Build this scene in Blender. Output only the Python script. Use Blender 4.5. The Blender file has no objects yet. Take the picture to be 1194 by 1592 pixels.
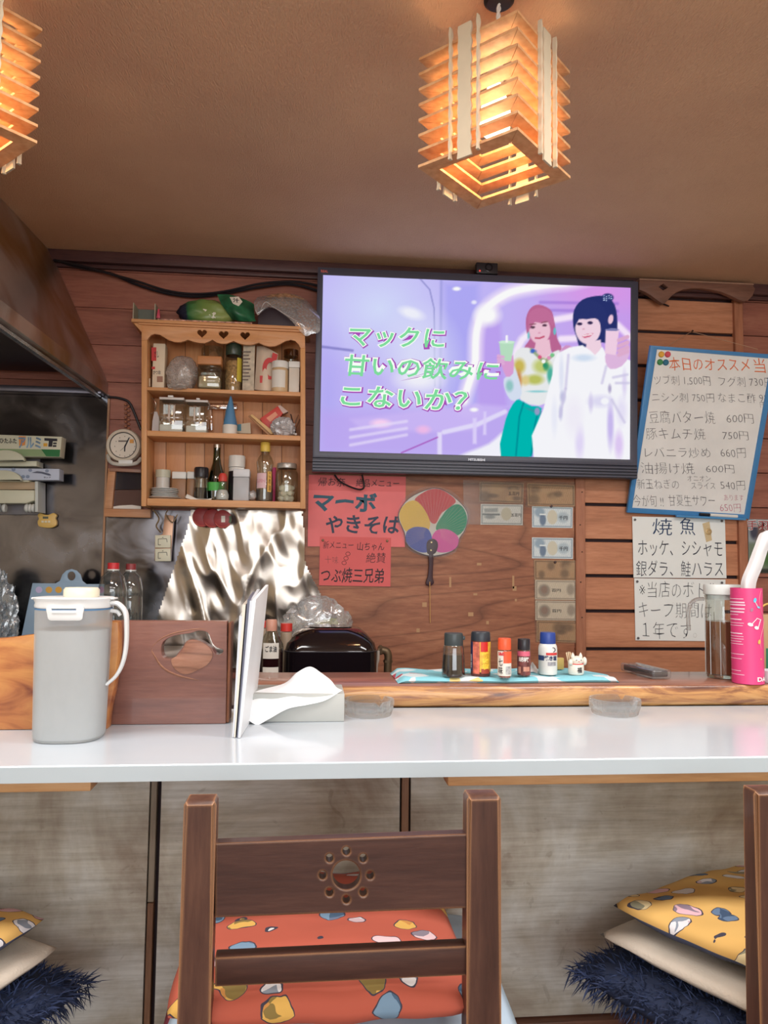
import bpy, bmesh, math, random
import numpy as np
from mathutils import Vector, Matrix, noise as mnoise

C = bpy.context.scene.collection
random.seed(7)

# ------------------------------------------------------------------ camera
W_, H_, F_ = 1194.0, 1592.0, 1196.0
CAM = Vector((0, 0, 1.06))
def _rot(y, p, r):
    cy, sy, cp, sp = math.cos(y), math.sin(y), math.cos(p), math.sin(p)
    f = Vector((sy*cp, cy*cp, sp)); rt = Vector((cy, -sy, 0)); up = rt.cross(f)
    c, s = math.cos(r), math.sin(r)
    return c*rt + s*up, -s*rt + c*up, f
RT, UP, FW = _rot(math.radians(5.61), math.radians(4.06), math.radians(0.67))
cam = bpy.data.cameras.new('camera'); camo = bpy.data.objects.new('camera', cam); C.objects.link(camo)
cam.sensor_fit = 'VERTICAL'; cam.sensor_height = 36.0; cam.lens = 36.0*F_/H_; cam.clip_start = 0.02
camo.matrix_world = Matrix(((RT.x, UP.x, -FW.x, CAM.x), (RT.y, UP.y, -FW.y, CAM.y), (RT.z, UP.z, -FW.z, CAM.z), (0, 0, 0, 1)))
S = bpy.context.scene
S.camera = camo

# ------------------------------------------------------------------ world, lights, exposure
S.view_settings.view_transform = 'Standard'; S.view_settings.look = 'None'
S.view_settings.exposure = 0.0; S.view_settings.gamma = 1.0; S.view_settings.use_curve_mapping = False
wd = bpy.data.worlds.new('world'); S.world = wd; wd.use_nodes = True
wd.node_tree.nodes['Background'].inputs[0].default_value = (0.9, 0.93, 1.0, 1)
wd.node_tree.nodes['Background'].inputs[1].default_value = 1.0
def area(name, loc, size, sizey, power, col, rot=(0, 0, 0)):
    l = bpy.data.lights.new(name, 'AREA'); l.shape = 'RECTANGLE'; l.size = size; l.size_y = sizey; l.energy = power; l.color = col
    o = bpy.data.objects.new(name, l); o.location = loc; o.rotation_euler = rot; C.objects.link(o); return o
LIGHTS = [('ceiling_light_lamp', (-0.75, 0.85, 2.13), 1.2, 0.3, 23, (1.0, 0.97, 0.95)),
          ('ceiling_light_lamp', (1.15, 0.85, 2.13), 1.2, 0.3, 23, (1.0, 0.97, 0.95)),
          ('ceiling_light_lamp', (-0.75, -1.1, 2.13), 1.2, 0.3, 13, (1.0, 0.97, 0.95)),
          ('ceiling_light_lamp', (1.15, -1.1, 2.13), 1.2, 0.3, 23, (1.0, 0.97, 0.95))]
for n_, lo_, sx_, sy_, p_, c_ in LIGHTS:
    area(n_, lo_, sx_, sy_, p_, c_)
area('unseen_window_light', (0.3, -2.47, 1.35), 3.1, 1.15, 60, (0.93, 0.97, 1.0), (math.radians(90), 0, 0))  # unseen window behind the camera, added to light wall and ceiling frontally

# ------------------------------------------------------------------ projection helpers
def ray(px, py): return RT*((px - W_/2)/F_) + UP*(-(py - H_/2)/F_) + FW
def atY(px, py, Y): d = ray(px, py); return CAM + d*(Y/d.y)
def atZ(px, py, Z): d = ray(px, py); return CAM + d*((Z - CAM.z)/d.z)
class Pl:
    def __init__(s, o, n):
        s.o = Vector(o); s.n = Vector(n).normalized()
        s.U = Vector((1, 0, 0)); s.U = (s.U - s.n*s.U.dot(s.n)).normalized(); s.V = s.n.cross(s.U)
    def hit(s, px, py): d = ray(px, py); return CAM + d*((s.o - CAM).dot(s.n)/d.dot(s.n))
    def uv(s, px, py): q = s.hit(px, py) - s.o; return (q.dot(s.U), q.dot(s.V))
    def pt(s, u, v, w=0): return s.o + s.U*u + s.V*v + s.n*w
    def off(s, w): p = Pl(s.o + s.n*w, s.n); return p
def PY(Y): return Pl((0, Y, 0), (0, -1, 0))
def PZ(Z): return Pl((0, 0, Z), (0, 0, 1))
def quad(q, sl=0.0):
    if len(q) == 4 and not hasattr(q[0], '__len__'):
        x0, y0, x1, y1 = q; d = sl*(x1 - x0)
        return [(x0, y0), (x1, y0 + d), (x1, y1 + d), (x0, y1)]
    return list(q)
def bil(q, u, v):  # v down
    a, b, c, d = q
    return (a[0]*(1-u)*(1-v) + b[0]*u*(1-v) + c[0]*u*v + d[0]*(1-u)*v, a[1]*(1-u)*(1-v) + b[1]*u*(1-v) + c[1]*u*v + d[1]*(1-u)*v)

# ------------------------------------------------------------------ materials
def lin(c):
    c = c/255.0
    return c/12.92 if c <= 0.04045 else ((c + 0.055)/1.055)**2.4
def rgb(c, k=1.0): return (min(1, lin(c[0])*k), min(1, lin(c[1])*k), min(1, lin(c[2])*k), 1)
MATS = {}
class NT:
    def __init__(s, name):
        s.m = bpy.data.materials.new(name); s.m.use_nodes = True; s.t = s.m.node_tree; s.t.nodes.clear()
        s.out = s.n('ShaderNodeOutputMaterial')
    def n(s, typ, **kw):
        nd = s.t.nodes.new(typ)
        for k, v in kw.items():
            if k.startswith('_'): setattr(nd, k[1:], v)
            else:
                k2 = int(k[1:]) if k[0] == 'i' and k[1:].isdigit() else k.replace('__', ' ')
                nd.inputs[k2].default_value = v
        return nd
    def l(s, a, ao, b, bi): s.t.links.new(a.outputs[ao], b.inputs[bi])
    def ramp(s, stops):
        r = s.t.nodes.new('ShaderNodeValToRGB'); el = r.color_ramp.elements
        while len(el) < len(stops): el.new(0.5)
        for e, (p, c) in zip(el, stops): e.position = p; e.color = c
        return r
def M(name, base, rough=0.5, metal=0.0, spec=0.5, trans=0.0, ior=1.45, vary=0.06, vscale=9.0, bump=0.0, bscale=150.0, coat=0.0, emit=0.0, sss=0.0):
    if name in MATS: return MATS[name]
    t = NT(name); p = t.n('ShaderNodeBsdfPrincipled')
    p.inputs['Roughness'].default_value = rough; p.inputs['Metallic'].default_value = metal
    p.inputs['Specular IOR Level'].default_value = spec; p.inputs['Transmission Weight'].default_value = trans
    p.inputs['IOR'].default_value = ior; p.inputs['Coat Weight'].default_value = coat
    tc = t.n('ShaderNodeTexCoord'); nz = t.n('ShaderNodeTexNoise', Scale=vscale, Detail=4.0)
    t.l(tc, 'Object', nz, 'Vector')
    r = t.ramp([(0.3, rgb(base, 1 - vary)), (0.7, rgb(base, 1 + vary))])
    t.l(nz, 0, r, 0); t.l(r, 0, p, 'Base Color')
    if emit: t.l(r, 0, p, 'Emission Color'); p.inputs['Emission Strength'].default_value = emit
    if bump:
        n2 = t.n('ShaderNodeTexNoise', Scale=bscale, Detail=3.0); t.l(tc, 'Object', n2, 'Vector')
        b = t.n('ShaderNodeBump', Strength=bump, Distance=0.002); t.l(n2, 0, b, 'Height'); t.l(b, 0, p, 'Normal')
    t.l(p, 0, t.out, 0); MATS[name] = t.m; return t.m
def WOOD(name, cols, axis='X', scale=5.0, stretch=9.0, rough=0.45, lines=0.35, lscale=14.0, dist=3.0, coat=0.0, spec=0.4, bump=0.15, wear=None):
    """grain runs along axis; cols = dark, mid, light"""
    if name in MATS: return MATS[name]
    t = NT(name); p = t.n('ShaderNodeBsdfPrincipled', Roughness=rough); p.inputs['Coat Weight'].default_value = coat
    p.inputs['Specular IOR Level'].default_value = spec
    tc = t.n('ShaderNodeTexCoord'); oi = t.n('ShaderNodeObjectInfo')
    mu = t.n('ShaderNodeMath', _operation='MULTIPLY', i1=37.0); t.l(oi, 'Random', mu, 0)
    ad = t.n('ShaderNodeVectorMath', _operation='ADD'); t.l(tc, 'Object', ad, 0); t.l(mu, 0, ad, 1)
    mp = t.n('ShaderNodeMapping'); sc = [stretch]*3; sc['XYZ'.index(axis)] = 1.0
    mp.inputs['Scale'].default_value = sc; t.l(ad, 0, mp, 'Vector')
    n1 = t.n('ShaderNodeTexNoise', Scale=scale*0.35, Detail=5.0, Roughness=0.6, Distortion=0.5); t.l(mp, 0, n1, 'Vector')
    n2 = t.n('ShaderNodeTexNoise', Scale=scale*3.0, Detail=6.0, Roughness=0.65); t.l(mp, 0, n2, 'Vector')
    wv = t.n('ShaderNodeTexNoise', Scale=lscale*0.02, Detail=1.5, Roughness=0.4); t.l(mp, 0, wv, 'Vector')
    w2 = t.n('ShaderNodeMath', _operation='MULTIPLY', i1=dist*12.0); t.l(wv, 0, w2, 0)
    w3 = t.n('ShaderNodeMath', _operation='SINE'); t.l(w2, 0, w3, 0)
    w4 = t.n('ShaderNodeMath', _operation='ABSOLUTE'); t.l(w3, 0, w4, 0)
    w5 = t.n('ShaderNodeMath', _operation='POWER', i1=0.45); t.l(w4, 0, w5, 0)
    a1 = t.n('ShaderNodeMix', _data_type='FLOAT'); a1.inputs[0].default_value = 0.45; t.l(n1, 0, a1, 2); t.l(n2, 0, a1, 3)
    r = t.ramp([(0.32, rgb(cols[0])), (0.5, rgb(cols[1])), (0.68, rgb(cols[2]))]); t.l(a1, 0, r, 0)
    mx = t.n('ShaderNodeMix', _data_type='RGBA', _blend_type='MULTIPLY'); t.l(r, 0, mx, 6)
    g = t.ramp([(0.0, (1 - lines, 1 - lines*1.1, 1 - lines*1.15, 1)), (0.75, (1, 1, 1, 1))]); t.l(w5, 0, g, 0)
    mx.inputs[0].default_value = 1.0; t.l(g, 0, mx, 7); last = (mx, 2)
    if wear:
        bv = t.n('ShaderNodeBevel', Radius=0.0045); bv.samples = 4; ge = t.n('ShaderNodeNewGeometry'); dt = t.n('ShaderNodeVectorMath', _operation='DOT_PRODUCT'); t.l(bv, 0, dt, 0); t.l(ge, 'Normal', dt, 1)
        n4 = t.n('ShaderNodeTexNoise', Scale=30.0, Detail=4.0); t.l(tc, 'Object', n4, 'Vector'); s4 = t.n('ShaderNodeMath', _operation='MULTIPLY_ADD', i1=.10, i2=-.05); t.l(n4, 0, s4, 0)
        s5 = t.n('ShaderNodeMath', _operation='ADD'); t.l(dt, 'Value', s5, 0); t.l(s4, 0, s5, 1); wr = t.ramp([(0.86, (.85, .85, .85, 1)), (0.965, (0, 0, 0, 1))]); t.l(s5, 0, wr, 0)
        m2 = t.n('ShaderNodeMix', _data_type='RGBA'); t.l(wr, 0, m2, 0); t.l(mx, 2, m2, 6); m2.inputs[7].default_value = rgb(wear); last = (m2, 2)
    t.l(last[0], last[1], p, 'Base Color')
    b = t.n('ShaderNodeBump', Strength=bump, Distance=0.002); t.l(n2, 0, b, 'Height'); t.l(b, 0, p, 'Normal')
    t.l(p, 0, t.out, 0); MATS[name] = t.m; return t.m
def THIN(name, tint=(255, 255, 255), alpha=0.12, haze=0.0, rough=0.05, edge=0.55):
    """thin clear glass or film: see-through with a glossy skin"""
    if name in MATS: return MATS[name]
    t = NT(name); tr = t.n('ShaderNodeBsdfTransparent', Color=rgb(tint)); gl = t.n('ShaderNodeBsdfGlossy', Roughness=rough)
    lw = t.n('ShaderNodeLayerWeight', Blend=0.25); mm = t.n('ShaderNodeMath', _operation='MULTIPLY_ADD', i1=edge, i2=alpha); t.l(lw, 'Facing', mm, 0)
    mx = t.n('ShaderNodeMixShader'); t.l(mm, 0, mx, 0); t.l(tr, 0, mx, 1); t.l(gl, 0, mx, 2); o = mx
    if haze:
        df = t.n('ShaderNodeBsdfPrincipled', Roughness=0.4); nz = t.n('ShaderNodeTexNoise', Scale=30.0, Detail=3.0)
        df.inputs['Base Color'].default_value = rgb(tint)
        mr = t.n('ShaderNodeMath', _operation='MULTIPLY', i1=haze*2); t.l(nz, 0, mr, 0)
        m2 = t.n('ShaderNodeMixShader'); t.l(mr, 0, m2, 0); t.l(mx, 0, m2, 1); t.l(df, 0, m2, 2); o = m2
    t.l(o, 0, t.out, 0); MATS[name] = t.m; return t.m
def EMIT(name, col, st):
    if name in MATS: return MATS[name]
    t = NT(name); e = t.n('ShaderNodeEmission', Color=rgb(col), Strength=st); t.l(e, 0, t.out, 0); MATS[name] = t.m; return t.m
def VCOL(name, emit=0.0, rough=0.5, k=1.0):
    if name in MATS: return MATS[name]
    t = NT(name); a = t.n('ShaderNodeAttribute', _attribute_name='Col')
    if emit: e = t.n('ShaderNodeEmission', Strength=emit); t.l(a, 0, e, 0)
    else: e = t.n('ShaderNodeBsdfPrincipled', Roughness=rough); t.l(a, 0, e, 0)
    t.l(e, 0, t.out, 0); MATS[name] = t.m; return t.m

# ------------------------------------------------------------------ object helpers
BASE = {}; SHEET = {}
def tag(o, label=None, cat=None, group=None, kind=None):
    if label: o['label'] = label
    if cat: o['category'] = cat
    if group: o['group'] = group
    if kind: o['kind'] = kind
    return o
def thing(name, label, cat, loc=(0, 0, 0), group=None, kind=None):
    o = bpy.data.objects.new(name, None); C.objects.link(o); o.location = loc; o.empty_display_size = 0.05
    BASE[o] = Vector(loc); return tag(o, label, cat, group, kind)
def part(name, bm, mat, parent=None, smooth=35, label=None, kind=None):
    me = bpy.data.meshes.new(name)
    if isinstance(bm, bmesh.types.BMesh):
        bmesh.ops.recalc_face_normals(bm, faces=bm.faces[:]); bm.to_mesh(me); bm.free()
    else: me = bm; me.name = name
    mats = mat if isinstance(mat, (list, tuple)) else [mat]
    for m in mats: me.materials.append(m)
    if name in ('lettering', 'slot_outline', 'hour_mark', 'drawing') and parent in SHEET: parent = SHEET[parent]
    if parent is not None: b = BASE[parent]
    else:
        co = np.empty(len(me.vertices)*3, 'f'); me.vertices.foreach_get('co', co); co = co.reshape(-1, 3)
        lo, hi = co.min(0), co.max(0); b = Vector(((lo[0]+hi[0])/2, (lo[1]+hi[1])/2, lo[2]))
    me.transform(Matrix.Translation(-b))
    if smooth and len(me.polygons):
        me.polygons.foreach_set('use_smooth', [True]*len(me.polygons)); me.set_sharp_from_angle(angle=math.radians(smooth))
    o = bpy.data.objects.new(name, me); C.objects.link(o)
    if parent is not None:
        o.parent = parent
        if name in ('sheet', 'board', 'screen', 'dial', 'switch_plate', 'carton', 'label') and parent not in SHEET and BASE[parent] == b: SHEET[parent] = o
        elif name in ('switch_plate', 'label'): SHEET[parent] = o
    else: o.location = b
    BASE[o] = b
    return tag(o, label, None, None, kind)
def single(name, bm, mat, label, cat, group=None, **kw):
    return tag(part(name, bm, mat, None, **kw), label, cat, group)
def struct(name, bm, mat, **kw): return tag(part(name, bm, mat, None, **kw), None, None, None, 'structure')
def dup(root, delta, label):
    r = root.copy(); C.objects.link(r); r.location = root.location + Vector(delta); r['label'] = label; BASE[r] = BASE[root] + Vector(delta)
    def rec(src, dst):
        for ch in list(src.children):
            c = ch.copy(); C.objects.link(c); c.parent = dst; rec(ch, c)
    rec(root, r); return r

# ------------------------------------------------------------------ mesh helpers
def box(x0, x1, y0, y1, z0, z1, bev=0.0, seg=2, bm=None):
    b = bmesh.new(); bmesh.ops.create_cube(b, size=1)
    for v in b.verts: v.co = Vector((x0 + (v.co.x+.5)*(x1-x0), y0 + (v.co.y+.5)*(y1-y0), z0 + (v.co.z+.5)*(z1-z0)))
    if bev: bmesh.ops.bevel(b, geom=b.edges[:], offset=bev, segments=seg, affect='EDGES', profile=0.5)
    return join(bm, b)
def join(bm, b):
    if bm is None: return b
    me = bpy.data.meshes.new('t'); b.to_mesh(me); b.free(); bm.from_mesh(me); bpy.data.meshes.remove(me); return bm
def tf(bm, m): bmesh.ops.transform(bm, matrix=m, verts=bm.verts[:]); return bm
def smooth_loop(pts, n=6):
    out = []; N = len(pts)
    for i in range(N):
        p0, p1, p2, p3 = [np.array(pts[(i+k-1) % N], float) for k in range(4)]
        for j in range(n):
            t = j/n
            out.append(tuple(.5*((2*p1) + (-p0+p2)*t + (2*p0-5*p1+4*p2-p3)*t*t + (-p0+3*p1-3*p2+p3)*t**3)))
    return out
def smooth_path(pts, n=6):
    P = [Vector(p) for p in pts]; P = [P[0]*2 - P[1]] + P + [P[-1]*2 - P[-2]]; out = []
    for i in range(1, len(P)-2):
        p0, p1, p2, p3 = P[i-1:i+3]
        for j in range(n):
            t = j/n; out.append(.5*((2*p1) + (-p0+p2)*t + (2*p0-5*p1+4*p2-p3)*t*t + (-p0+3*p1-3*p2+p3)*t**3))
    out.append(P[-2]); return out
def circ(cx, cy, rx, ry=None, n=24, a0=0.0):
    ry = ry or rx
    return [(cx + rx*math.cos(a0 + 2*math.pi*i/n), cy + ry*math.sin(a0 + 2*math.pi*i/n)) for i in range(n)]
def loops2d(loops, thick, bev=0.0):
    """flat outline (first loop) with holes (the others), extruded; top at w=0"""
    cu = bpy.data.curves.new('c', 'CURVE'); cu.dimensions = '2D'; cu.fill_mode = 'BOTH'
    cu.extrude = max(thick/2 - bev, 1e-5); cu.bevel_depth = bev; cu.bevel_resolution = 1; cu.offset = -bev
    for lp in loops:
        s = cu.splines.new('POLY'); s.points.add(len(lp)-1); s.use_cyclic_u = True
        for p, q in zip(s.points, lp): p.co = (q[0], q[1], 0, 1)
    o = bpy.data.objects.new('c', cu); C.objects.link(o); bpy.context.view_layer.update()
    me = bpy.data.meshes.new_from_object(o.evaluated_get(bpy.context.evaluated_depsgraph_get()))
    bpy.data.objects.remove(o); bpy.data.curves.remove(cu)
    b = bmesh.new(); b.from_mesh(me); bpy.data.meshes.remove(me)
    bmesh.ops.remove_doubles(b, verts=b.verts[:], dist=1e-6)
    for v in b.verts: v.co.z -= thick/2
    return b
def onplane(b, pl):
    for v in b.verts: v.co = pl.pt(v.co.x, v.co.y, v.co.z)
    return b
def slab(pl, loops, thick, bev=0.0, bm=None):
    """pixel outline(s) on a plane, given real thickness behind the plane"""
    if not hasattr(loops[0][0], '__len__'): loops = [loops]
    L = [[pl.uv(*p) for p in lp] for lp in loops]
    if len(L) == 1 and not bev:
        b = bmesh.new(); vs = [b.verts.new(pl.pt(u, v)) for u, v in L[0]]; f = b.faces.new(vs)
        r = bmesh.ops.extrude_face_region(b, geom=[f])
        for g in r['geom']:
            if isinstance(g, bmesh.types.BMVert): g.co -= pl.n*thick
    else: b = onplane(loops2d(L, thick, bev), pl)
    return join(bm, b)
def slabpx(x0, y0, x1, y1, Y, thick, bev=0.0, sl=0.0, bm=None): return slab(PY(Y), quad((x0, y0, x1, y1), sl), thick, bev, bm)
def lathe(prof, c=(0, 0, 0), seg=32, bm=None, fn=None, cap=True):
    b = bmesh.new(); rings = []
    for r, z in prof:
        ring = []
        for i in range(seg):
            a = 2*math.pi*i/seg; rr = r*(fn(a, z) if fn else 1)
            ring.append(b.verts.new((c[0] + rr*math.cos(a), c[1] + rr*math.sin(a), c[2] + z)))
        rings.append(ring)
    for A, B in zip(rings, rings[1:]):
        for i in range(seg): b.faces.new((A[i], A[(i+1) % seg], B[(i+1) % seg], B[i]))
    if cap:
        for rg, p in ((rings[0], prof[0]), (rings[-1], prof[-1])):
            if p[0] > 1e-6: b.faces.new(rg)
    bmesh.ops.remove_doubles(b, verts=b.verts[:], dist=1e-7)
    return join(bm, b)
def tube(path, r, seg=8, closed=False, bm=None):
    P = [Vector(p) for p in path]; n = len(P); b = bmesh.new(); rings = []; prev = None
    for i in range(n):
        t = (P[(i+1) % n] - P[i-1]) if closed else (P[min(i+1, n-1)] - P[max(i-1, 0)])
        t.normalize()
        if prev is None: a = t.orthogonal().normalized()
        else: a = (prev - t*prev.dot(t)).normalized()
        prev = a; c2 = t.cross(a); rr = r[i] if hasattr(r, '__len__') else r
        rings.append([b.verts.new(P[i] + (a*math.cos(2*math.pi*k/seg) + c2*math.sin(2*math.pi*k/seg))*rr) for k in range(seg)])
    for i in range(n if closed else n-1):
        A, B = rings[i], rings[(i+1) % n]
        for k in range(seg): b.faces.new((A[k], A[(k+1) % seg], B[(k+1) % seg], B[k]))
    if not closed: b.faces.new(rings[0]); b.faces.new(rings[-1])
    return join(bm, b)
def patch(ctrl, res=6, thick=0.0):
    """smooth sheet through a grid of control points"""
    rows = [smooth_path(r, res) for r in ctrl]; cols = [smooth_path(c, res) for c in zip(*rows)]
    b = bmesh.new(); g = [[b.verts.new(p) for p in c] for c in cols]
    for i in range(len(g)-1):
        for j in range(len(g[0])-1): b.faces.new((g[i][j], g[i+1][j], g[i+1][j+1], g[i][j+1]))
    if thick: bmesh.ops.recalc_face_normals(b, faces=b.faces[:]); bmesh.ops.solidify(b, geom=b.faces[:], thickness=thick)
    return b
def blob(c, r, amp=0.15, fr=3.0, seed=0, sub=4, flat=None, ridge=False):
    b = bmesh.new(); bmesh.ops.create_icosphere(b, subdivisions=sub, radius=1); o = Vector((seed*3.1, seed*1.7, seed*.9))
    for v in b.verts:
        d = v.co.normalized(); n = mnoise.noise(d*fr + o) + .5*mnoise.noise(d*fr*2.3 + o)
        if ridge: n = 0.5 - abs(n)*1.6 + 0.35*mnoise.noise(d*fr*4.5 + o)
        k = 1 + amp*n; v.co = Vector((c[0] + d.x*r[0]*k, c[1] + d.y*r[1]*k, c[2] + d.z*r[2]*k))
        if flat is not None and v.co.z < flat: v.co.z = flat
    return b
def pillow(c, sx, sy, th, rz=0, tx=0, ty=0, n=26, seed=0, wr=0.006, pinch=0.03):
    b = bmesh.new(); top = {}; bot = {}
    for i in range(n+1):
        for j in range(n+1):
            u, v = -1 + 2*i/n, -1 + 2*j/n
            x = u*(1 - pinch*(1 - v*v)*.5 - .05*abs(v)**6)*sx; y = v*(1 - pinch*(1 - u*u)*.5 - .05*abs(u)**6)*sy
            h = max(0, (1 - abs(u)**3)*(1 - abs(v)**3))**.42*th/2
            w = wr*mnoise.noise(Vector((u*3 + seed, v*3, seed*1.3))) * (1 if h > 0 else .3)
            edge = i in (0, n) or j in (0, n)
            top[i, j] = b.verts.new((x, y, h + w)); bot[i, j] = top[i, j] if edge else b.verts.new((x, y, -h + w))
    for i in range(n):
        for j in range(n):
            f = b.faces.new((top[i, j], top[i+1, j], top[i+1, j+1], top[i, j+1])); f.material_index = 0
            q = (bot[i, j], bot[i, j+1], bot[i+1, j+1], bot[i+1, j])
            f = b.faces.new(q) if len(set(q)) == 4 else None
            if f: f.material_index = 1
    m = Matrix.Translation(c) @ Matrix.Rotation(math.radians(rz), 4, 'Z') @ Matrix.Rotation(math.radians(tx), 4, 'X') @ Matrix.Rotation(math.radians(ty), 4, 'Y')
    return tf(b, m)
GL = {}
def glyph(body, weight=0.0, spacing=1.0):
    k = (body, weight, spacing)
    if k in GL: return GL[k]
    cu = bpy.data.curves.new('t', 'FONT'); cu.body = body; cu.offset = weight; cu.space_character = spacing; cu.resolution_u = 2
    o = bpy.data.objects.new('t', cu); C.objects.link(o); bpy.context.view_layer.update()
    me = bpy.data.meshes.new_from_object(o.evaluated_get(bpy.context.evaluated_depsgraph_get()))
    co = np.array([v.co[:2] for v in me.vertices]); fc = [tuple(p.vertices) for p in me.polygons]
    bpy.data.objects.remove(o); bpy.data.curves.remove(cu); bpy.data.meshes.remove(me)
    GL[k] = (co, fc); return GL[k]
def letters(body, pl, q, sl=0.0, off=0.0006, weight=0.0, slant=0.0, hand=0.0, seed=0, bm=None, rot=0):
    """lettering fitted to a pixel box on a plane (flat print)"""
    co, fc = glyph(body, weight); co = co.copy()
    if hand:
        h = co[:, 1].max() - co[:, 1].min(); x, y = co[:, 0], co[:, 1]
        co = np.stack([x + hand*h*(np.sin(y*5/h + x*1.7 + seed)*.6 + np.sin(x*2.3 + seed*2)*.6), y + hand*h*(np.sin(x*3.1 + seed)*.9 + np.sin(x*6.7 + y*4 + seed*3)*.5)], 1)
    lo, hi = co.min(0), co.max(0); uv = (co - lo)/(hi - lo); Q = quad(q, sl)
    if slant:
        hh = Q[3][1] - Q[0][1]; Q = [(Q[0][0] + slant*hh, Q[0][1]), (Q[1][0] + slant*hh, Q[1][1]), Q[2], Q[3]]
    b = bmesh.new() if bm is None else bm
    vs = [b.verts.new(pl.hit(*bil(Q, u, 1 - v)) + pl.n*off) for u, v in uv]
    for f in fc:
        try: b.faces.new([vs[i] for i in f])
        except ValueError: pass
    return b
def seen(c): return -math.degrees(math.atan2(c[0], c[1]))   # the printed side was turned to the seats
def letters_cyl(body, c, r, z0, z1, a0, a1, weight=0.0, eps=0.0008, bm=None, vert=False):
    """lettering wrapped round a bottle; angles in degrees from the side that faces -Y, + to the right"""
    co, fc = glyph('\n'.join(body) if vert else body, weight); lo, hi = co.min(0), co.max(0); uv = (co - lo)/(hi - lo)
    b = bmesh.new() if bm is None else bm; vs = []; k = seen(c); a0 += k; a1 += k
    for u, v in uv:
        a = math.radians(a0 + (a1 - a0)*u); vs.append(b.verts.new((c[0] + (r+eps)*math.sin(a), c[1] - (r+eps)*math.cos(a), z0 + (z1 - z0)*v)))
    for f in fc:
        try: b.faces.new([vs[i] for i in f])
        except ValueError: pass
    return b
def cylpatch(c, r, z0, z1, a0, a1, eps=0.0004, n=12, bm=None):
    k = seen(c); a0 += k; a1 += k; b = bmesh.new(); A = [math.radians(a0 + (a1-a0)*i/n) for i in range(n+1)]
    lo = [b.verts.new((c[0] + (r+eps)*math.sin(a), c[1] - (r+eps)*math.cos(a), z0)) for a in A]
    hi = [b.verts.new((c[0] + (r+eps)*math.sin(a), c[1] - (r+eps)*math.cos(a), z1)) for a in A]
    for i in range(n): b.faces.new((lo[i], lo[i+1], hi[i+1], hi[i]))
    return join(bm, b)
# ---- painted flat pictures (posters, notes, the screen): a fine grid with a colour per vertex
def grid_pts(q, nx, ny):
    U, V = np.meshgrid(np.linspace(0, 1, nx), np.linspace(0, 1, ny)); a, b, c, d = [np.array(p, float) for p in q]
    X = a[0]*(1-U)*(1-V) + b[0]*U*(1-V) + c[0]*U*V + d[0]*(1-U)*V; Y = a[1]*(1-U)*(1-V) + b[1]*U*(1-V) + c[1]*U*V + d[1]*(1-U)*V
    return X, Y, U, V
def picture(pl, X, Y, col, off=0.0006):
    ny, nx = X.shape; me = bpy.data.meshes.new('picture')
    P = []
    for x, y in zip(X.ravel(), Y.ravel()): P.append(pl.hit(x, y) + pl.n*off)
    I = np.arange(nx*ny).reshape(ny, nx)
    F = np.stack([I[1:, :-1], I[1:, 1:], I[:-1, 1:], I[:-1, :-1]], -1).reshape(-1, 4)
    me.from_pydata([tuple(p) for p in P], [], F.tolist())
    ca = me.color_attributes.new('Col', 'FLOAT_COLOR', 'POINT'); c = np.clip(col, 0, 255)/255.0
    c = np.where(c <= 0.04045, c/12.92, ((c + 0.055)/1.055)**2.4); c4 = np.ones((nx*ny, 4), 'f'); c4[:, :3] = c.reshape(-1, 3)
    ca.data.foreach_set('color', c4.ravel()); return me
class Paint:
    def __init__(s, X, Y, base): s.X, s.Y = X, Y; s.c = np.empty(X.shape + (3,)); s.c[:] = base
    def mix(s, col, a): s.c = s.c*(1 - a[..., None]) + np.array(col, float)*a[..., None]
    def poly(s, pts, col, soft=1.2, op=1.0, smooth=0):
        if smooth: pts = smooth_loop(pts, smooth)
        P = np.array(pts, float); inside = np.zeros(s.X.shape, bool); d2 = np.full(s.X.shape, 1e9)
        for (x0, y0), (x1, y1) in zip(P, np.roll(P, -1, 0)):
            dx, dy = x1-x0, y1-y0; L = dx*dx + dy*dy + 1e-9
            t = np.clip(((s.X-x0)*dx + (s.Y-y0)*dy)/L, 0, 1); d2 = np.minimum(d2, (s.X-x0-t*dx)**2 + (s.Y-y0-t*dy)**2)
            if abs(dy) > 1e-9: inside ^= ((y0 > s.Y) != (y1 > s.Y)) & (s.X < (x1-x0)*(s.Y-y0)/(dy) + x0)
        sd = np.sqrt(d2)*np.where(inside, 1, -1); s.mix(col, np.clip(.5 + sd/soft, 0, 1)*op)
    def ell(s, cx, cy, rx, ry, col, soft=0.15, op=1.0, rot=0.0):
        c, n = math.cos(rot), math.sin(rot); x, y = s.X-cx, s.Y-cy
        d = np.sqrt(((c*x + n*y)/rx)**2 + ((-n*x + c*y)/ry)**2); s.mix(col, np.clip((1 + soft/2 - d)/soft, 0, 1)*op)
    def line(s, pts, w, col, soft=1.5, op=1.0):
        d2 = np.full(s.X.shape, 1e9)
        for (x0, y0), (x1, y1) in zip(pts, pts[1:]):
            dx, dy = x1-x0, y1-y0; L = dx*dx + dy*dy + 1e-9; t = np.clip(((s.X-x0)*dx + (s.Y-y0)*dy)/L, 0, 1)
            d2 = np.minimum(d2, (s.X-x0-t*dx)**2 + (s.Y-y0-t*dy)**2)
        s.mix(col, np.clip((w + soft - np.sqrt(d2))/soft, 0, 1)*op)

# ================================================================== the setting
DW = 2.85; ZCEIL = 2.195; ZT = 0.78; ZB = 0.823; XL, XR, YB = -1.9, 2.4, -2.5
cream = M('cream_wallpaper', (214, 200, 172), 0.8, vary=0.05, bump=0.2)
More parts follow.
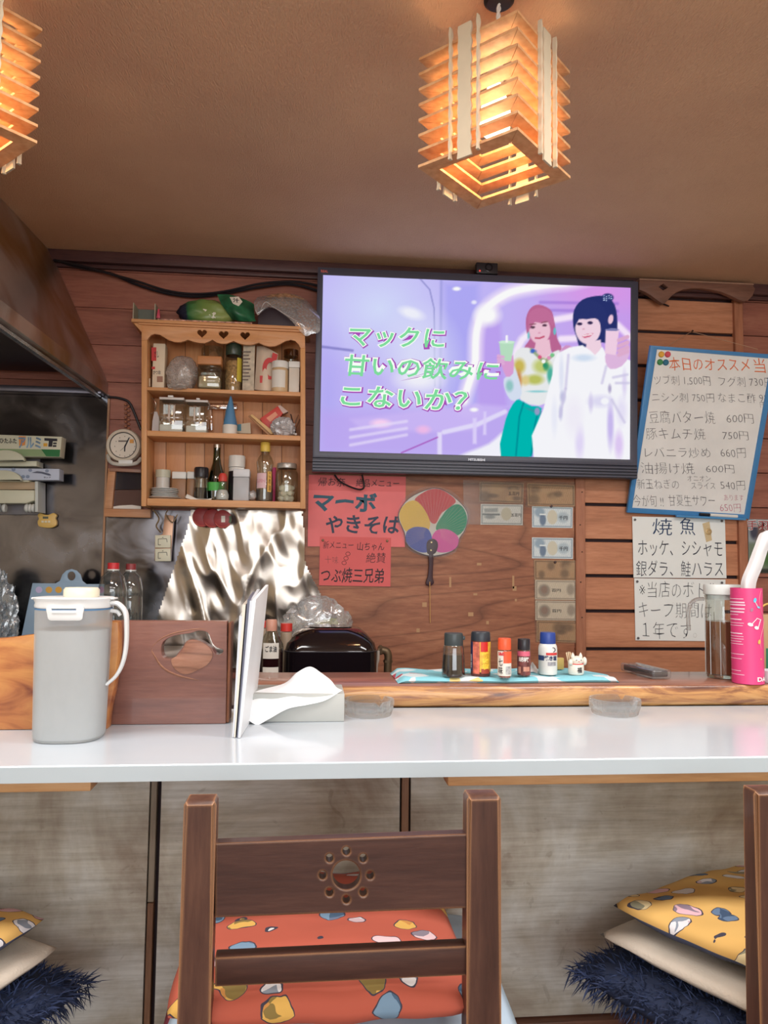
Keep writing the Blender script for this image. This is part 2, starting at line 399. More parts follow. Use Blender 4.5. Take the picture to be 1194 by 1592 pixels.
# ceiling: woven tan wallpaper
t = NT('ceiling_paper'); p = t.n('ShaderNodeBsdfPrincipled', Roughness=0.75); tc = t.n('ShaderNodeTexCoord')
n1 = t.n('ShaderNodeTexNoise', Scale=1.1, Detail=4.0, Roughness=0.6); t.l(tc, 'Object', n1, 'Vector')
r = t.ramp([(0.3, rgb((202, 160, 130))), (0.7, rgb((224, 184, 148)))]); t.l(n1, 0, r, 0); t.l(r, 0, p, 'Base Color')
mp = t.n('ShaderNodeMapping'); mp.inputs['Scale'].default_value = (330, 90, 1); t.l(tc, 'Object', mp, 'Vector')
n2 = t.n('ShaderNodeTexNoise', Scale=1.0, Detail=2.0); t.l(mp, 0, n2, 'Vector')
b = t.n('ShaderNodeBump', Strength=0.9, Distance=0.004); t.l(n2, 0, b, 'Height'); t.l(b, 0, p, 'Normal'); t.l(p, 0, t.out, 0)
struct('ceiling', box(XL, XR, YB, DW + .05, ZCEIL, ZCEIL + .05), t.m)
struct('floor', box(XL, XR, YB, DW + .05, -.05, 0), WOOD('floor_wood', ((70, 48, 38), (92, 64, 50), (112, 80, 62)), 'Y'))
struct('wall_left', box(XL - .05, XL, YB, DW + .05, 0, ZCEIL), cream)
struct('wall_right', box(XR, XR + .05, YB, DW + .05, 0, ZCEIL), cream)
WX0, WX1, WZ0, WZ1 = -1.3, 1.9, 0.75, 1.95
wf = struct('wall_front', box(XL, XR, YB - .05, YB, 0, WZ0, bm=box(XL, XR, YB - .05, YB, WZ1, ZCEIL, bm=box(XL, WX0, YB - .05, YB, WZ0, WZ1, bm=box(WX1, XR, YB - .05, YB, WZ0, WZ1)))), cream)
wm = M('unseen_window_white', (225, 225, 222), .4); win = struct('unseen_window_1', box(WX0, WX1, YB - .045, YB - .005, WZ0, WZ0 + .05, .003, bm=box(WX0, WX1, YB - .045, YB - .005, WZ1 - .05, WZ1, .003)), wm)  # unseen window frame built around the added light
for x_ in (WX0, WX0 + 1.05, WX0 + 2.1, WX1 - .05): part('frame', box(x_, x_ + .05, YB - .045, YB - .005, WZ0 + .05, WZ1 - .05, .003), wm, win)
for n_, lo_, sx_, sy_, p_, c_ in LIGHTS:
    h = thing('ceiling_light', 'white fluorescent fitting on the ceiling, %s' % ('front left', 'front right', 'rear left', 'rear right')[LIGHTS.index((n_, lo_, sx_, sy_, p_, c_))], 'ceiling light', (lo_[0], lo_[1], 2.14), 'ceiling lights behind the seats')
    part('housing', box(lo_[0]-sx_/2-.03, lo_[0]+sx_/2+.03, lo_[1]-sy_/2-.03, lo_[1]+sy_/2+.03, 2.14, ZCEIL), M('white_enamel', (235, 235, 232), 0.4), h)

# back wall: dark backing with boards in front of it
wood_red = WOOD('red_board', ((130, 80, 68), (154, 97, 81), (172, 116, 96)), 'X', lines=0.28, rough=0.5)
wood_tan = WOOD('tan_board', ((140, 82, 54), (164, 103, 70), (184, 122, 86)), 'X', lines=0.25, rough=0.5)
groove = M('dark_groove', (46, 30, 34), 0.8)
wall = struct('wall_back', box(XL, XR, DW + .016, DW + .06, 0, ZCEIL), groove)
zs0 = [atY(911, y, DW).z for y in (784, 840, 895, 950, 1009)]; pitch = (zs0[0] - zs0[4])/4
zsl = [zs0[0] + pitch*k for k in range(6, -1, -1)] + zs0[1:] + [zs0[4] - pitch*k for k in range(1, 4)]
zsl = [z for z in zsl if z < ZCEIL]
XA = atY(484, 700, DW).x; XB1 = atY(893, 850, DW).x; XB2 = atY(908, 850, DW).x; XC1 = atY(1139, 500, DW).x; XC2 = atY(1152, 500, DW).x
def planks(x0, x1, gap, mat):
    zz = [ZCEIL] + zsl + [0.35]
    for za, zb in zip(zz, zz[1:]):
        part('plank', box(x0, x1, DW, DW + .015, zb + gap/2, za - gap/2, min(gap*.4, .002), 1), mat, wall)
planks(XL, XA + .02, 0.0018, wood_red)
planks(XA + .022, XB1 + .004, 0.004, wood_red)
planks(XB2 - .004, XC1 + .002, 0.0125, WOOD('right_board', ((168, 110, 80), (194, 132, 98), (212, 152, 118)), 'X', lines=0.22, rough=0.5))
planks(XC2 - .002, XR, 0.003, wood_red)
bat = WOOD('batten_wood', ((148, 92, 68), (170, 112, 84), (188, 130, 100)), 'Z', lines=0.2)
for xa, xb in ((XB1, XB2), (XC1, XC2)):
    part('batten', box(xa, xb, DW - .016, DW + .01, 0.35, ZCEIL - .05, .002, 1), bat, wall)
pan = WOOD('veneer_panel_wood', ((120, 72, 49), (156, 100, 72), (184, 128, 94)), 'X', scale=5, stretch=7, lines=0.5, lscale=20, dist=6.5, rough=0.5)
part('veneer_panel', slabpx(430, 730, 893, 1170, DW - .006, .006, sl=.012), pan, wall)
nb = bmesh.new()
for px, py in ((905, 765), (902, 816), (905, 858), (903, 905), (905, 960)):
    lathe([(0, -.002), (.0025, -.001), (.0025, .001)], (0, 0, 0), 8, nb)
    q = atY(px, py, DW - .017)
    for v in nb.verts[-17:]: v.co = Vector((q.x + v.co.x, q.y + v.co.z, q.z + v.co.y))
part('nail', nb, M('nail_steel', (70, 50, 44), .5, .6), wall)
# scraps of old tape left on the veneer
sc = bmesh.new()
for px, py, w, h in ((700, 905, 3, 16), (798, 905, 3, 20), (800, 915, 6, 7), (732, 955, 8, 6), (739, 924, 6, 3), (745, 877, 7, 4), (650, 980, 5, 6), (802, 933, 3, 4), (660, 940, 7, 7), (758, 968, 4, 5)):
    slabpx(px - w/2, py - h/2, px + w/2, py + h/2, DW - .0066, .0006, bm=sc)
part('tape_scrap', sc, M('old_tape', (186, 146, 106), .6), wall)
# cornice strips at the ceiling, carved valance on the right
dk = WOOD('cornice_wood', ((66, 44, 46), (84, 56, 56), (98, 68, 64)), 'X', lines=.2)
zc0 = atY(300, 425, DW).z
part('cornice', box(XL, XR, DW - .035, DW + .01, zc0 + .012, ZCEIL - .001, .003), dk, wall)
part('cornice', box(XL, XR, DW - .018, DW + .01, zc0 - .004, zc0 + .011, .003), dk, wall)
vy = DW - .06
vo = smooth_loop([(990, 436), (1080, 440), (1168, 443)], 1)
vl = [(994, 434.5), (1170, 443), (1174, 449), (1170, 460), (1163, 467), (1156, 468.5), (1147, 465), (1135, 459), (1120, 453), (1105, 450), (1090, 448), (1075, 448), (1062, 450), (1052, 454), (1044, 460), (1036, 469), (1031, 472.5), (1024, 468), (1012, 459), (1002, 453), (994, 450)]
dia = [(1031, 441), (1039, 446.5), (1031, 451.5), (1024, 446)]
va = thing('carved_valance', 'brown carved wooden valance with scalloped lower edge and diamond cut-out below the ceiling', 'valance', atY(1080, 455, vy))
part('board', slab(PY(vy), [vl, dia], .022, .001), WOOD('valance_wood', ((104, 72, 62), (124, 88, 74), (140, 100, 84)), 'X', lines=.2), va)
part('top_strip', slabpx(994, 432.8, 1172, 434.8, vy - .004, .064, sl=.045), M('strip_light', (160, 124, 104), .5), va)
for x_ in (1005, 1160):
    q = atY(x_, 445, vy); part('bracket', box(q.x - .012, q.x + .012, vy + .021, DW - .002, q.z - .02, q.z + .012), dk, va)

# ------------------------------------------------------------------ counter
white = M('white_laminate', (194, 204, 213), 0.16, vary=0.01, coat=0.12)
YF = 1.125; YBK = 1.545
ct = thing('bar_counter', 'long white laminate bar counter with grey worn plywood front', 'counter', (0, YF + .2, 0))
part('counter_top', box(XL + .01, 2.2, YF, YBK, ZT - .0235, ZT, .0015, 1), white, ct)
part('edge_band', box(XL + .01, 2.2, YF - .0016, YF - .0002, ZT - .0228, ZT - .0018), M('edge_grey', (190, 203, 210), .3, vary=.02), ct, label='pale grey front edge band')
t = NT('worn_plywood'); p = t.n('ShaderNodeBsdfPrincipled', Roughness=0.55); tc = t.n('ShaderNodeTexCoord'); oi = t.n('ShaderNodeObjectInfo')
ad = t.n('ShaderNodeVectorMath', _operation='ADD'); mu = t.n('ShaderNodeMath', _operation='MULTIPLY', i1=11.0); t.l(oi, 'Random', mu, 0); t.l(tc, 'Object', ad, 0); t.l(mu, 0, ad, 1)
n1 = t.n('ShaderNodeTexNoise', Scale=3.6, Detail=6.0, Roughness=0.62, Distortion=0.4); t.l(ad, 0, n1, 'Vector')
r1 = t.ramp([(0.36, rgb((150, 134, 118))), (0.5, rgb((184, 176, 162))), (0.62, rgb((208, 206, 200)))]); t.l(n1, 0, r1, 0)
mp = t.n('ShaderNodeMapping'); mp.inputs['Scale'].default_value = (3, 60, 60); t.l(ad, 0, mp, 'Vector')
n2 = t.n('ShaderNodeTexNoise', Scale=2.0, Detail=6.0, Roughness=.7); t.l(mp, 0, n2, 'Vector')
r2 = t.ramp([(0.3, (.72, .70, .68, 1)), (0.6, (1, 1, 1, 1))]); t.l(n2, 0, r2, 0)
n3 = t.n('ShaderNodeTexNoise', Scale=15.0, Detail=4.0, Distortion=3.0); t.l(ad, 0, n3, 'Vector'); r3 = t.ramp([(0.30, (.55, .5, .46, 1)), (0.345, (1, 1, 1, 1))]); t.l(n3, 0, r3, 0)
m1 = t.n('ShaderNodeMix', _data_type='RGBA', _blend_type='MULTIPLY', i0=1.0); t.l(r1, 0, m1, 6); t.l(r2, 0, m1, 7)
m2 = t.n('ShaderNodeMix', _data_type='RGBA', _blend_type='MULTIPLY', i0=.35); t.l(m1, 2, m2, 6); t.l(r3, 0, m2, 7); t.l(m2, 2, p, 'Base Color'); t.l(p, 0, t.out, 0)
ply = t.m; YP = 1.42
xs = [XL + .02, atY(233, 1300, YP).x, atY(247, 1300, YP).x, atY(624, 1250, YP).x, atY(637, 1250, YP).x, 2.2]
zk = atY(900, 1577, YP).z
part('panel', box(xs[0], xs[1] - .003, YP, YP + .012, zk, ZT - .023), ply, ct)
part('panel', box(xs[2] + .002, xs[3] - .003, YP, YP + .012, zk, ZT - .023), ply, ct)
part('panel', box(xs[4] + .002, xs[5], YP, YP + .012, zk, ZT - .023), ply, ct)
part('backing', box(xs[0], xs[5], YP + .02, YP + .05, zk, ZT - .023), groove, ct)
stp = WOOD('strip_wood', ((96, 64, 48), (128, 92, 70), (150, 112, 86)), 'Z', lines=.2)
part('joint_strip', box(xs[1] - .001, xs[2] - .006, YP + .002, YP + .02, .47, ZT - .024, .001, 1), WOOD('strip_grey', ((112, 98, 84), (136, 122, 106), (150, 138, 124)), 'Z', lines=.2), ct)
part('joint_strip', box(xs[1] - .001, xs[2] - .006, YP + .002, YP + .02, zk, .468, .001, 1), stp, ct)
part('joint_strip', box(xs[3] + .001, xs[4] - .001, YP + .004, YP + .02, zk, ZT - .024, .001, 1), stp, ct)
part('kick_board', box(xs[0], xs[5], YP - .015, YP + .05, 0, zk - .003, .003), WOOD('kick_wood', ((92, 58, 44), (118, 78, 60), (134, 94, 74)), 'X'), ct)
pale = WOOD('pale_cleat', ((186, 138, 92), (206, 160, 112), (220, 178, 132)), 'X', lines=.12)
a_ = atY(141, 1225, 1.17).x; b_ = atY(696, 1212, 1.17).x
zc1, zc2 = atY(70, 1231.5, 1.17).z, atY(900, 1219.5, 1.17).z
part('cleat', box(XL + .05, a_, 1.17, 1.21, zc1, ZT - .0236, .002), pale, ct)
part('cleat', box(b_, 2.2, 1.17, 1.21, zc2, ZT - .0236, .003), pale, ct)

# live-edge raised board along the back of the counter
t = NT('live_edge_wood'); p = t.n('ShaderNodeBsdfPrincipled', Roughness=0.32); p.inputs['Coat Weight'].default_value = .25
tc = t.n('ShaderNodeTexCoord'); mp = t.n('ShaderNodeMapping'); mp.inputs['Scale'].default_value = (1.6, 4, 14); t.l(tc, 'Object', mp, 'Vector')
n1 = t.n('ShaderNodeTexNoise', Scale=2.2, Detail=7.0, Roughness=.62, Distortion=1.6); t.l(mp, 0, n1, 'Vector')
r1 = t.ramp([(0.30, rgb((86, 52, 42))), (0.42, rgb((146, 98, 66))), (0.5, rgb((186, 136, 84))), (0.72, rgb((214, 168, 108)))]); t.l(n1, 0, r1, 0)
mp2 = t.n('ShaderNodeMapping'); mp2.inputs['Scale'].default_value = (3, 20, 20); t.l(tc, 'Object', mp2, 'Vector')
n2 = t.n('ShaderNodeTexNoise', Scale=2.0, Detail=4.0); t.l(mp2, 0, n2, 'Vector')
r2 = t.ramp([(0.3, rgb((120, 80, 66))), (0.7, rgb((160, 112, 92)))]); t.l(n2, 0, r2, 0)
ge = t.n('ShaderNodeNewGeometry'); sx = t.n('ShaderNodeSeparateXYZ'); t.l(ge, 'Normal', sx, 0); gt = t.n('ShaderNodeMath', _operation='GREATER_THAN', i1=.85); t.l(sx, 2, gt, 0)
mx = t.n('ShaderNodeMix', _data_type='RGBA'); t.l(gt, 0, mx, 0); t.l(r1, 0, mx, 6); t.l(r2, 0, mx, 7); t.l(mx, 2, p, 'Base Color')
bp = t.n('ShaderNodeBump', Strength=.4, Distance=.004); t.l(n1, 0, bp, 'Height'); t.l(bp, 0, p, 'Normal'); t.l(p, 0, t.out, 0)
live = t.m
xlb = atY(378, 1068, 1.541).x; b = bmesh.new(); rows = []; N = 90
for i in range(N+1):
    x = xlb + (2.15 - xlb)*i/N; q = Vector((x*4, 0, 0)); f = .004*mnoise.noise(q) + .003*mnoise.noise(q*4); g = .006*mnoise.noise(q*2 + Vector((9, 0, 0)))
    e = max(0, 1 - (x - xlb)/.03); yb = 1.745
    prof = [(1.548 + f*.4, ZT + .0005), (1.541 + f + g, ZT + .007 + .003*mnoise.noise(q*5)), (1.537 + f + .004*mnoise.noise(q*7), ZT + .018), (1.538 + f*.6, ZT + .03), (1.541 + f*.2, ZB - .003), (1.545 + f*.2, ZB), (yb - .003, ZB), (yb, ZB - .003), (yb, ZT + .0005)]
    rows.append([b.verts.new((x, y + e*.02, z)) for y, z in prof])
for A, B in zip(rows, rows[1:]):
    for k in range(len(A)): b.faces.new((A[k], A[(k+1) % len(A)], B[(k+1) % len(A)], B[k]))
b.faces.new(rows[0]); b.faces.new(rows[-1])
single('raised_board', b, live, 'long live-edge wooden board raised along the back of the white counter', 'board', smooth=50)
# board carried by posts behind the counter panel
part('support', box(XL + .02, 2.2, YP + .051, 1.73, 0, ZT - .026), groove, ct)

# kitchen side: low steel worktop with a raised ledge on the left
wt = thing('kitchen_worktop', 'low steel kitchen worktop hidden behind the counter', 'worktop', (0, 2.5, 0))
steel = M('brushed_steel', (128, 126, 130), .32, .9, vary=.1, vscale=5)
part('top', box(XL + .02, XR - .02, 2.25, DW - .055, .63, .66, .004), steel, wt)
part('body', box(XL + .02, XR - .02, 2.3, DW - .06, 0, .63), M('steel_dark', (96, 96, 100), .5, .7), wt)
single('kitchen_ledge', box(XL + .02, -.32, 2.4, DW - .07, .6605, .775, .004), steel, 'raised steel ledge on the kitchen worktop under the hood', 'ledge')

# wall sheets: flat stainless on the left, crumpled shiny sheet under the shelf
t = NT('stainless_sheet'); p = t.n('ShaderNodeBsdfPrincipled', Metallic=1.0, Roughness=.2); tc = t.n('ShaderNodeTexCoord')
n1 = t.n('ShaderNodeTexNoise', Scale=6.0, Detail=5.0, Distortion=1.0); t.l(tc, 'Object', n1, 'Vector'); r1 = t.ramp([(.35, rgb((86, 84, 90))), (.65, rgb((122, 120, 124)))]); t.l(n1, 0, r1, 0); t.l(r1, 0, p, 'Base Color')
r2 = t.ramp([(.4, (.12, .12, .12, 1)), (.7, (.32, .32, .32, 1))]); t.l(n1, 0, r2, 0); t.l(r2, 0, p, 'Roughness')
n2 = t.n('ShaderNodeTexNoise', Scale=5.0, Detail=1.0); t.l(tc, 'Object', n2, 'Vector'); bp = t.n('ShaderNodeBump', Strength=.25, Distance=.02); t.l(n2, 0, bp, 'Height'); t.l(bp, 0, p, 'Normal'); t.l(p, 0, t.out, 0)
stain = t.m
xr = atY(165, 750, DW).x
ws = thing('steel_wall_sheet', 'flat dark stainless steel sheet on the wall under the cooker hood', 'wall sheet', (xr - .4, DW - .003, .66))
part('sheet', box(XL + .005, xr, DW - .005, DW - .0005, .665, atY(120, 612, DW).z), stain, ws)
part('sheet', box(xr + .006, atY(300, 850, DW).x, DW - .005, DW - .0005, .665, atY(230, 793, DW).z), stain, ws)
part('edge_trim', box(xr - .004, xr + .005, DW - .008, DW - .0005, .665, atY(168, 620, DW).z, .001, 1), M('trim_copper', (150, 116, 92), .3, .6), ws)
YFO = DW - .02; q4 = [(163, 792), (508, 788), (508, 1048), (161, 1048)]
edge = [(296, 792), (474, 791), (471, 800), (475, 830), (474, 865), (478, 880), (488, 900), (499, 921), (503, 940), (503, 985), (500, 1040), (236, 1040), (240, 985), (246, 950), (258, 915), (268, 885), (280, 850), (290, 822)]
def inpoly(x, y, P):
    c = False
    for (x0, y0), (x1, y1) in zip(P, P[1:] + P[:1]):
        if (y0 > y) != (y1 > y) and x < (x1-x0)*(y-y0)/(y1-y0) + x0: c = not c
    return c
b = bmesh.new(); NX, NY = 150, 130; g = {}
for i in range(NX+1):
    for j in range(NY+1):
        px, py = bil(q4, i/NX, j/NY)
        if not inpoly(px, py, edge): continue
        q = atY(px, py, YFO); k = min(1, max(.25, (px - 240)/60))
        s1 = Vector((q.x*9, q.z*3.6 + q.x*2.2, 1.0)); s2 = Vector((q.x*19 + q.z*4, q.z*9, 4.0))
        w = (.5 - abs(mnoise.noise(s1))*1.5)*.010 + mnoise.noise(s2)*.0045 + (.5 - abs(mnoise.noise(s2*1.1 + Vector((3, 8, 2)))))*.004
        w = k*w + (1 - k)*.006*mnoise.noise(Vector((q.x*7, q.z*3, 7)))
        g[i, j] = b.verts.new((q.x, YFO - w, q.z))
for i in range(NX):
    for j in range(NY):
        ks = [(i, j), (i+1, j), (i+1, j+1), (i, j+1)]
        if all(k in g for k in ks): b.faces.new([g[k] for k in ks])
foil = M('shiny_foil', (158, 148, 138), .2, 1.0, vary=.05)
single('foil_sheet', b, foil, 'crumpled mirror-like metal foil sheet on the wall below the shelf unit', 'foil sheet', smooth=180)

# ------------------------------------------------------------------ cooker hood (upper left)
xt, xb = -.955, -.735; zl = 1.715; zb_ = atY(168, 614, DW).z; y0 = 1.3
def fx(x, y): return x - (DW - y)*.048
hd = thing('cooker_hood', 'big mottled stainless cooker hood with sloping side at the upper left', 'cooker hood', (-1.3, 2.1, zb_))
t = NT('hood_steel'); p = t.n('ShaderNodeBsdfPrincipled', Metallic=.7, Roughness=.3); tc = t.n('ShaderNodeTexCoord')
n1 = t.n('ShaderNodeTexNoise', Scale=3.5, Detail=5.0, Distortion=.8); t.l(tc, 'Object', n1, 'Vector'); r1 = t.ramp([(.38, rgb((150, 112, 60))), (.5, rgb((166, 142, 130))), (.62, rgb((186, 176, 172)))]); t.l(n1, 0, r1, 0); t.l(r1, 0, p, 'Base Color')  # steel colour mottled from yellow-olive to pale grey
n2 = t.n('ShaderNodeTexNoise', Scale=4.0, Detail=2.0); t.l(tc, 'Object', n2, 'Vector'); bp = t.n('ShaderNodeBump', Strength=.3, Distance=.03); t.l(n2, 0, bp, 'Height'); t.l(bp, 0, p, 'Normal'); t.l(p, 0, t.out, 0)
hs = t.m
b = bmesh.new(); cols = []
for i in range(21):
    y = y0 + (DW - .006 - y0)*i/20
    cols.append([b.verts.new((fx(x, y), y, z)) for x, z in ((xt, ZCEIL - .002), (xt + .073, ZCEIL - .16), (xb - .073, ZCEIL - .32), (xb, zl), (xb, zb_), (xb - .035, zb_), (xb - .035, zb_ + .014), (xb - .02, zl), (xt - .02, ZCEIL - .002))])
for A, B in zip(cols, cols[1:]):
    for k in range(9): b.faces.new((A[k], A[(k+1) % 9], B[(k+1) % 9], B[k]))
b.faces.new(cols[0]); b.faces.new(cols[-1]); part('side_sheet', b, hs, hd, smooth=20)
part('gutter', tube([(fx(xb - .03, y), y, zb_ - .004) for y in np.linspace(y0, DW - .012, 14)], .011, 8), M('gutter_steel', (170, 176, 176), .25, .9, vary=.2, vscale=20), hd, label='dented bright gutter along the lower lip')
part('rear_gutter', box(XL + .01, xb - .012, DW - .05, DW - .006, zb_ - .008, zb_ + .014, .003), M('gutter_dark', (104, 100, 108), .35, .8), hd)
part('front_sheet', box(XL + .01, fx(xb, y0), y0 - .006, y0, zb_, ZCEIL - .002), hs, hd)
part('shade_panel', box(XL + .01, fx(xb, 1.9) - .04, y0, DW - .06, zl + .02, zl + .03), M('hood_shade_dark', (40, 26, 36), .4, .5), hd)  # dark sheet standing in for the unlit inside of the hood

# ================================================================== pendant lamps
wood_lamp = M('lamp_slat_wood', (222, 172, 120), .5, vary=.05, vscale=14)
t = NT('lamp_slat_glow'); p = t.n('ShaderNodeBsdfPrincipled', Roughness=.5); tr = t.n('ShaderNodeBsdfTranslucent', Color=rgb((240, 170, 120)))
tc = t.n('ShaderNodeTexCoord'); n1 = t.n('ShaderNodeTexNoise', Scale=60.0, Detail=4.0); t.l(tc, 'Object', n1, 'Vector'); r1 = t.ramp([(.35, rgb((206, 150, 100))), (.65, rgb((226, 178, 128)))]); t.l(n1, 0, r1, 0); t.l(r1, 0, p, 'Base Color')
mx = t.n('ShaderNodeMixShader', i0=.12); t.l(p, 0, mx, 1); t.l(tr, 0, mx, 2); t.l(mx, 0, t.out, 0); slat_m = t.m
strip_m = M('lamp_strip_wood', (208, 194, 168), .5, vary=.05, vscale=20)
def make_lamp(cx, cy, label, energy):
    zb = 1.85; hs_ = .111; w = .031; th = .0055; dz = .0318; ang = math.radians(46)
    root = thing('pendant_lamp', label, 'pendant lamp', (cx, cy, zb), 'slatted wooden pendant lamps')
    R = Matrix.Translation((cx, cy, 0)) @ Matrix.Rotation(ang, 4, 'Z')
    for k in range(8):
        z = zb + k*dz
        for a in range(4):
            bm = bmesh.new(); o, i_ = hs_, hs_ - w; g_ = .0006
            P = [(-o + g_, -o), (o - g_, -o), (i_ - g_, -i_), (-i_ + g_, -i_)]
            lo = [bm.verts.new((x, y, z)) for x, y in P]; hi = [bm.verts.new((x, y, z + th)) for x, y in P]
            bm.faces.new(lo[::-1]); bm.faces.new(hi)
            for n in range(4): bm.faces.new((lo[n], lo[(n+1) % 4], hi[(n+1) % 4], hi[n]))
            part('slat', tf(bm, R @ Matrix.Rotation(a*math.pi/2, 4, 'Z')), slat_m, root, smooth=0)
    z0_, z1_ = zb - .016, zb + 7*dz + .026
    for a in range(4):
        A = R @ Matrix.Rotation(a*math.pi/2, 4, 'Z')
        def strip(xc, wd, yo, th_, wave, pz0, pz1):
            n = 54; L, Rr = [], []
            for i in range(n+1):
                z = pz0 + (pz1 - pz0)*i/n; s_ = wave*(.5 + .5*math.cos(2*math.pi*(z - zb)/dz)); en = .0
                L.append((xc - wd/2 + s_*.5, z)); Rr.append((xc + wd/2 - s_, z))
            b = loops2d([L + Rr[::-1]], th_); 
            for v in b.verts: v.co = Vector((v.co.x, -yo + v.co.z, v.co.y))
            return tf(b, A)
        part('strip', strip(0, .032, hs_ + .0008, .004, .003, z0_, z1_), strip_m, root)
        part('strip', strip(-.031, .006, hs_ + .0008, .008, .0026, z0_ + .004, z1_ + .004), strip_m, root)
        part('strip', strip(.031, .006, hs_ + .0008, .008, .0026, z0_ + .004, z1_ + .004), strip_m, root)
    zt_ = zb + 7*dz
    bm = box(-hs_ + w*.5, hs_ - w*.5, -.008, .008, zt_ + th, zt_ + th + .006); bm = box(-.008, .008, -hs_ + w*.5, hs_ - w*.5, zt_ + th, zt_ + th + .006, bm=bm)
    part('top_bar', tf(bm, R), strip_m, root)
    part('socket', lathe([(.0, 0), (.016, 0), (.017, -.035), (.015, -.05), (0, -.05)], (cx, cy, zt_ + th), 20), M('socket_white', (230, 228, 220), .4), root)
    part('bulb', lathe([(0, -.062), (.018, -.06), (.028, -.05), (.032, -.03), (.030, -.005), (.02, .025), (.014, .05)], (cx, cy, zt_ - .085), 24), EMIT('bulb_glow', (255, 226, 180), 14.0), root, label='glowing bulb')
    hl = []
    for ph in (0, math.pi):
        bmh = [(cx + .0022*math.cos(i*.9 + ph), cy - .03*i/30 + .0022*math.sin(i*.9 + ph), zt_ + th + (ZCEIL - .011 - zt_ - th)*i/30) for i in range(31)]
        hl.append(bmh)
    part('cord', tube(hl[1], .0028, 6, bm=tube(hl[0], .0028, 6)), M('cord_white', (214, 210, 204), .5), root)
    part('ceiling_cup', lathe([(.008, -.011), (.024, -.010), (.030, -.005), (.031, 0)], (cx, cy - .03, ZCEIL - .0005), 28), M('cup_black', (40, 34, 36), .4), root)
    l = bpy.data.lights.new('pendant_light', 'POINT'); l.energy = energy; l.color = (1.0, .55, .26); l.shadow_soft_size = .03
    o = bpy.data.objects.new('pendant_light', l); C.objects.link(o); o.location = (cx, cy, zt_ - .19)
    return root
make_lamp(.360, 1.464, 'wooden slatted cube pendant lamp glowing orange, hanging whole above the television', 1.9)
q = atZ(49, 218, 1.85)
make_lamp(q.x - .150, q.y + .008, 'wooden slatted pendant lamp cut off by the left edge of the photo', 1.9)

# ================================================================== television
tvY = DW - .105
tv = thing('television', 'large dark-framed wall television showing a purple drink advert', 'television', atY(740, 745, tvY))
tvq = [(494, 415), (992.5, 437.5), (991, 744), (485, 733)]
scr = [(502.5, 427), (981, 447), (980, 714.5), (497, 701.5)]
bez = M('bezel_grey', (72, 74, 90), .35, vary=.02); dkp = M('black_plastic', (34, 34, 40), .4)
body = [(494, 415), (992.5, 437.5), (991, 724), (486, 711)]
part('frame', slab(PY(tvY), [body, scr], .035, .002), bez, tv)
part('rear_housing', slabpx(500, 424, 985, 728, tvY + .036, .064, sl=.024), dkp, tv)
q_ = [(486, 711.5), (991, 724.5), (991, 744), (485, 733)]
part('speaker_box', slab(PY(tvY + .006), q_, .05, .001), M('grille_dark', (52, 54, 68), .4), tv)
for k in range(4):
    y = 714.5 + k*4.6; part('slat', slab(PY(tvY - .002), [(486, y), (991, y + 12.2), (991, y + 14.4), (486, y + 2.2)], .009, 0), bez, tv)
X, Y, U, V = grid_pts(scr, 340, 190)
P = Paint(X, Y, (196, 184, 250))
P.mix((214, 222, 255), np.clip(1 - np.hypot((X - 590)/130, (Y - 480)/110), 0, 1)); P.mix((170, 164, 246), np.clip(1 - np.hypot((X - 510)/34, (Y - 620)/160), 0, 1)*.5)
P.mix((205, 150, 236), np.clip((X - 760)/220, 0, 1)*.75); P.mix((228, 150, 232), np.clip(1 - np.hypot((X - 930)/110, (Y - 455)/40), 0, 1)*.8)
P.poly([(690, 440), (745, 440), (738, 640), (692, 640)], (172, 168, 248), 14, .8)
P.line([(650, 430), (668, 450), (675, 480), (676, 600)], .5, (120, 120, 190), 1.2, .6); P.line([(686, 436), (684, 620)], .5, (150, 150, 220), 3, .6)
P.ell(640, 487, 18, 8, (250, 250, 255), .9, .9, .3); P.ell(655, 560, 45, 60, (230, 236, 255), 1.2, .7); P.ell(652, 590, 30, 14, (255, 255, 255), 1.2, .7)
P.line([(500, 539), (548, 545)], 1, (120, 116, 190), 2, .7)
P.poly([(740, 500), (775, 470), (790, 640), (742, 640)], (188, 150, 240), 10, .6)
arch = smooth_loop([(739, 642), (739, 560), (742, 510), (756, 480), (790, 456), (832, 446), (880, 440), (1000, 432)], 8)[:56]
P.line(arch, 4, (252, 240, 255), 12, .9); P.line(arch, 3.5, (255, 255, 255), 3)
P.ell(758, 490, 18, 15, (255, 255, 255), .9); P.ell(710, 449, 6, 3, (255, 255, 255), .8); P.ell(737, 470, 4, 3, (235, 235, 255), .8)
a2 = [(800, 560), (803, 545), (812, 528), (826, 516), (842, 508)]; P.line(a2, 2.5, (255, 245, 255), 7, .9)
for a_, b_ in (((862, 497), (892, 492)), ((872, 527), (895, 526)), ((960, 505), (981, 525)), ((874, 545), (892, 545))): P.line([a_, b_], 2.5, (255, 240, 255), 5, .9)
for y in (470, 482, 560): P.line([(840, y), (960, y + 2)], .8, (150, 110, 215), 3, .5)
P.poly([(497, 640), (740, 640), (985, 660), (985, 716), (497, 704)], (192, 168, 244), 22, .7)
P.poly([(545, 652), (735, 628), (790, 632), (740, 668), (690, 672), (560, 668)], (206, 186, 250), 8, .9); P.line([(690, 672), (742, 660), (785, 640)], 2, (232, 226, 255), 3, .9)
P.poly([(680, 672), (687, 672), (687, 712), (680, 712)], (232, 224, 255), 3, .95); P.poly([(735, 650), (741, 650), (741, 690), (735, 690)], (226, 214, 255), 3, .9); P.poly([(752, 640), (756, 640), (756, 676), (751, 676)], (226, 214, 255), 3, .9)
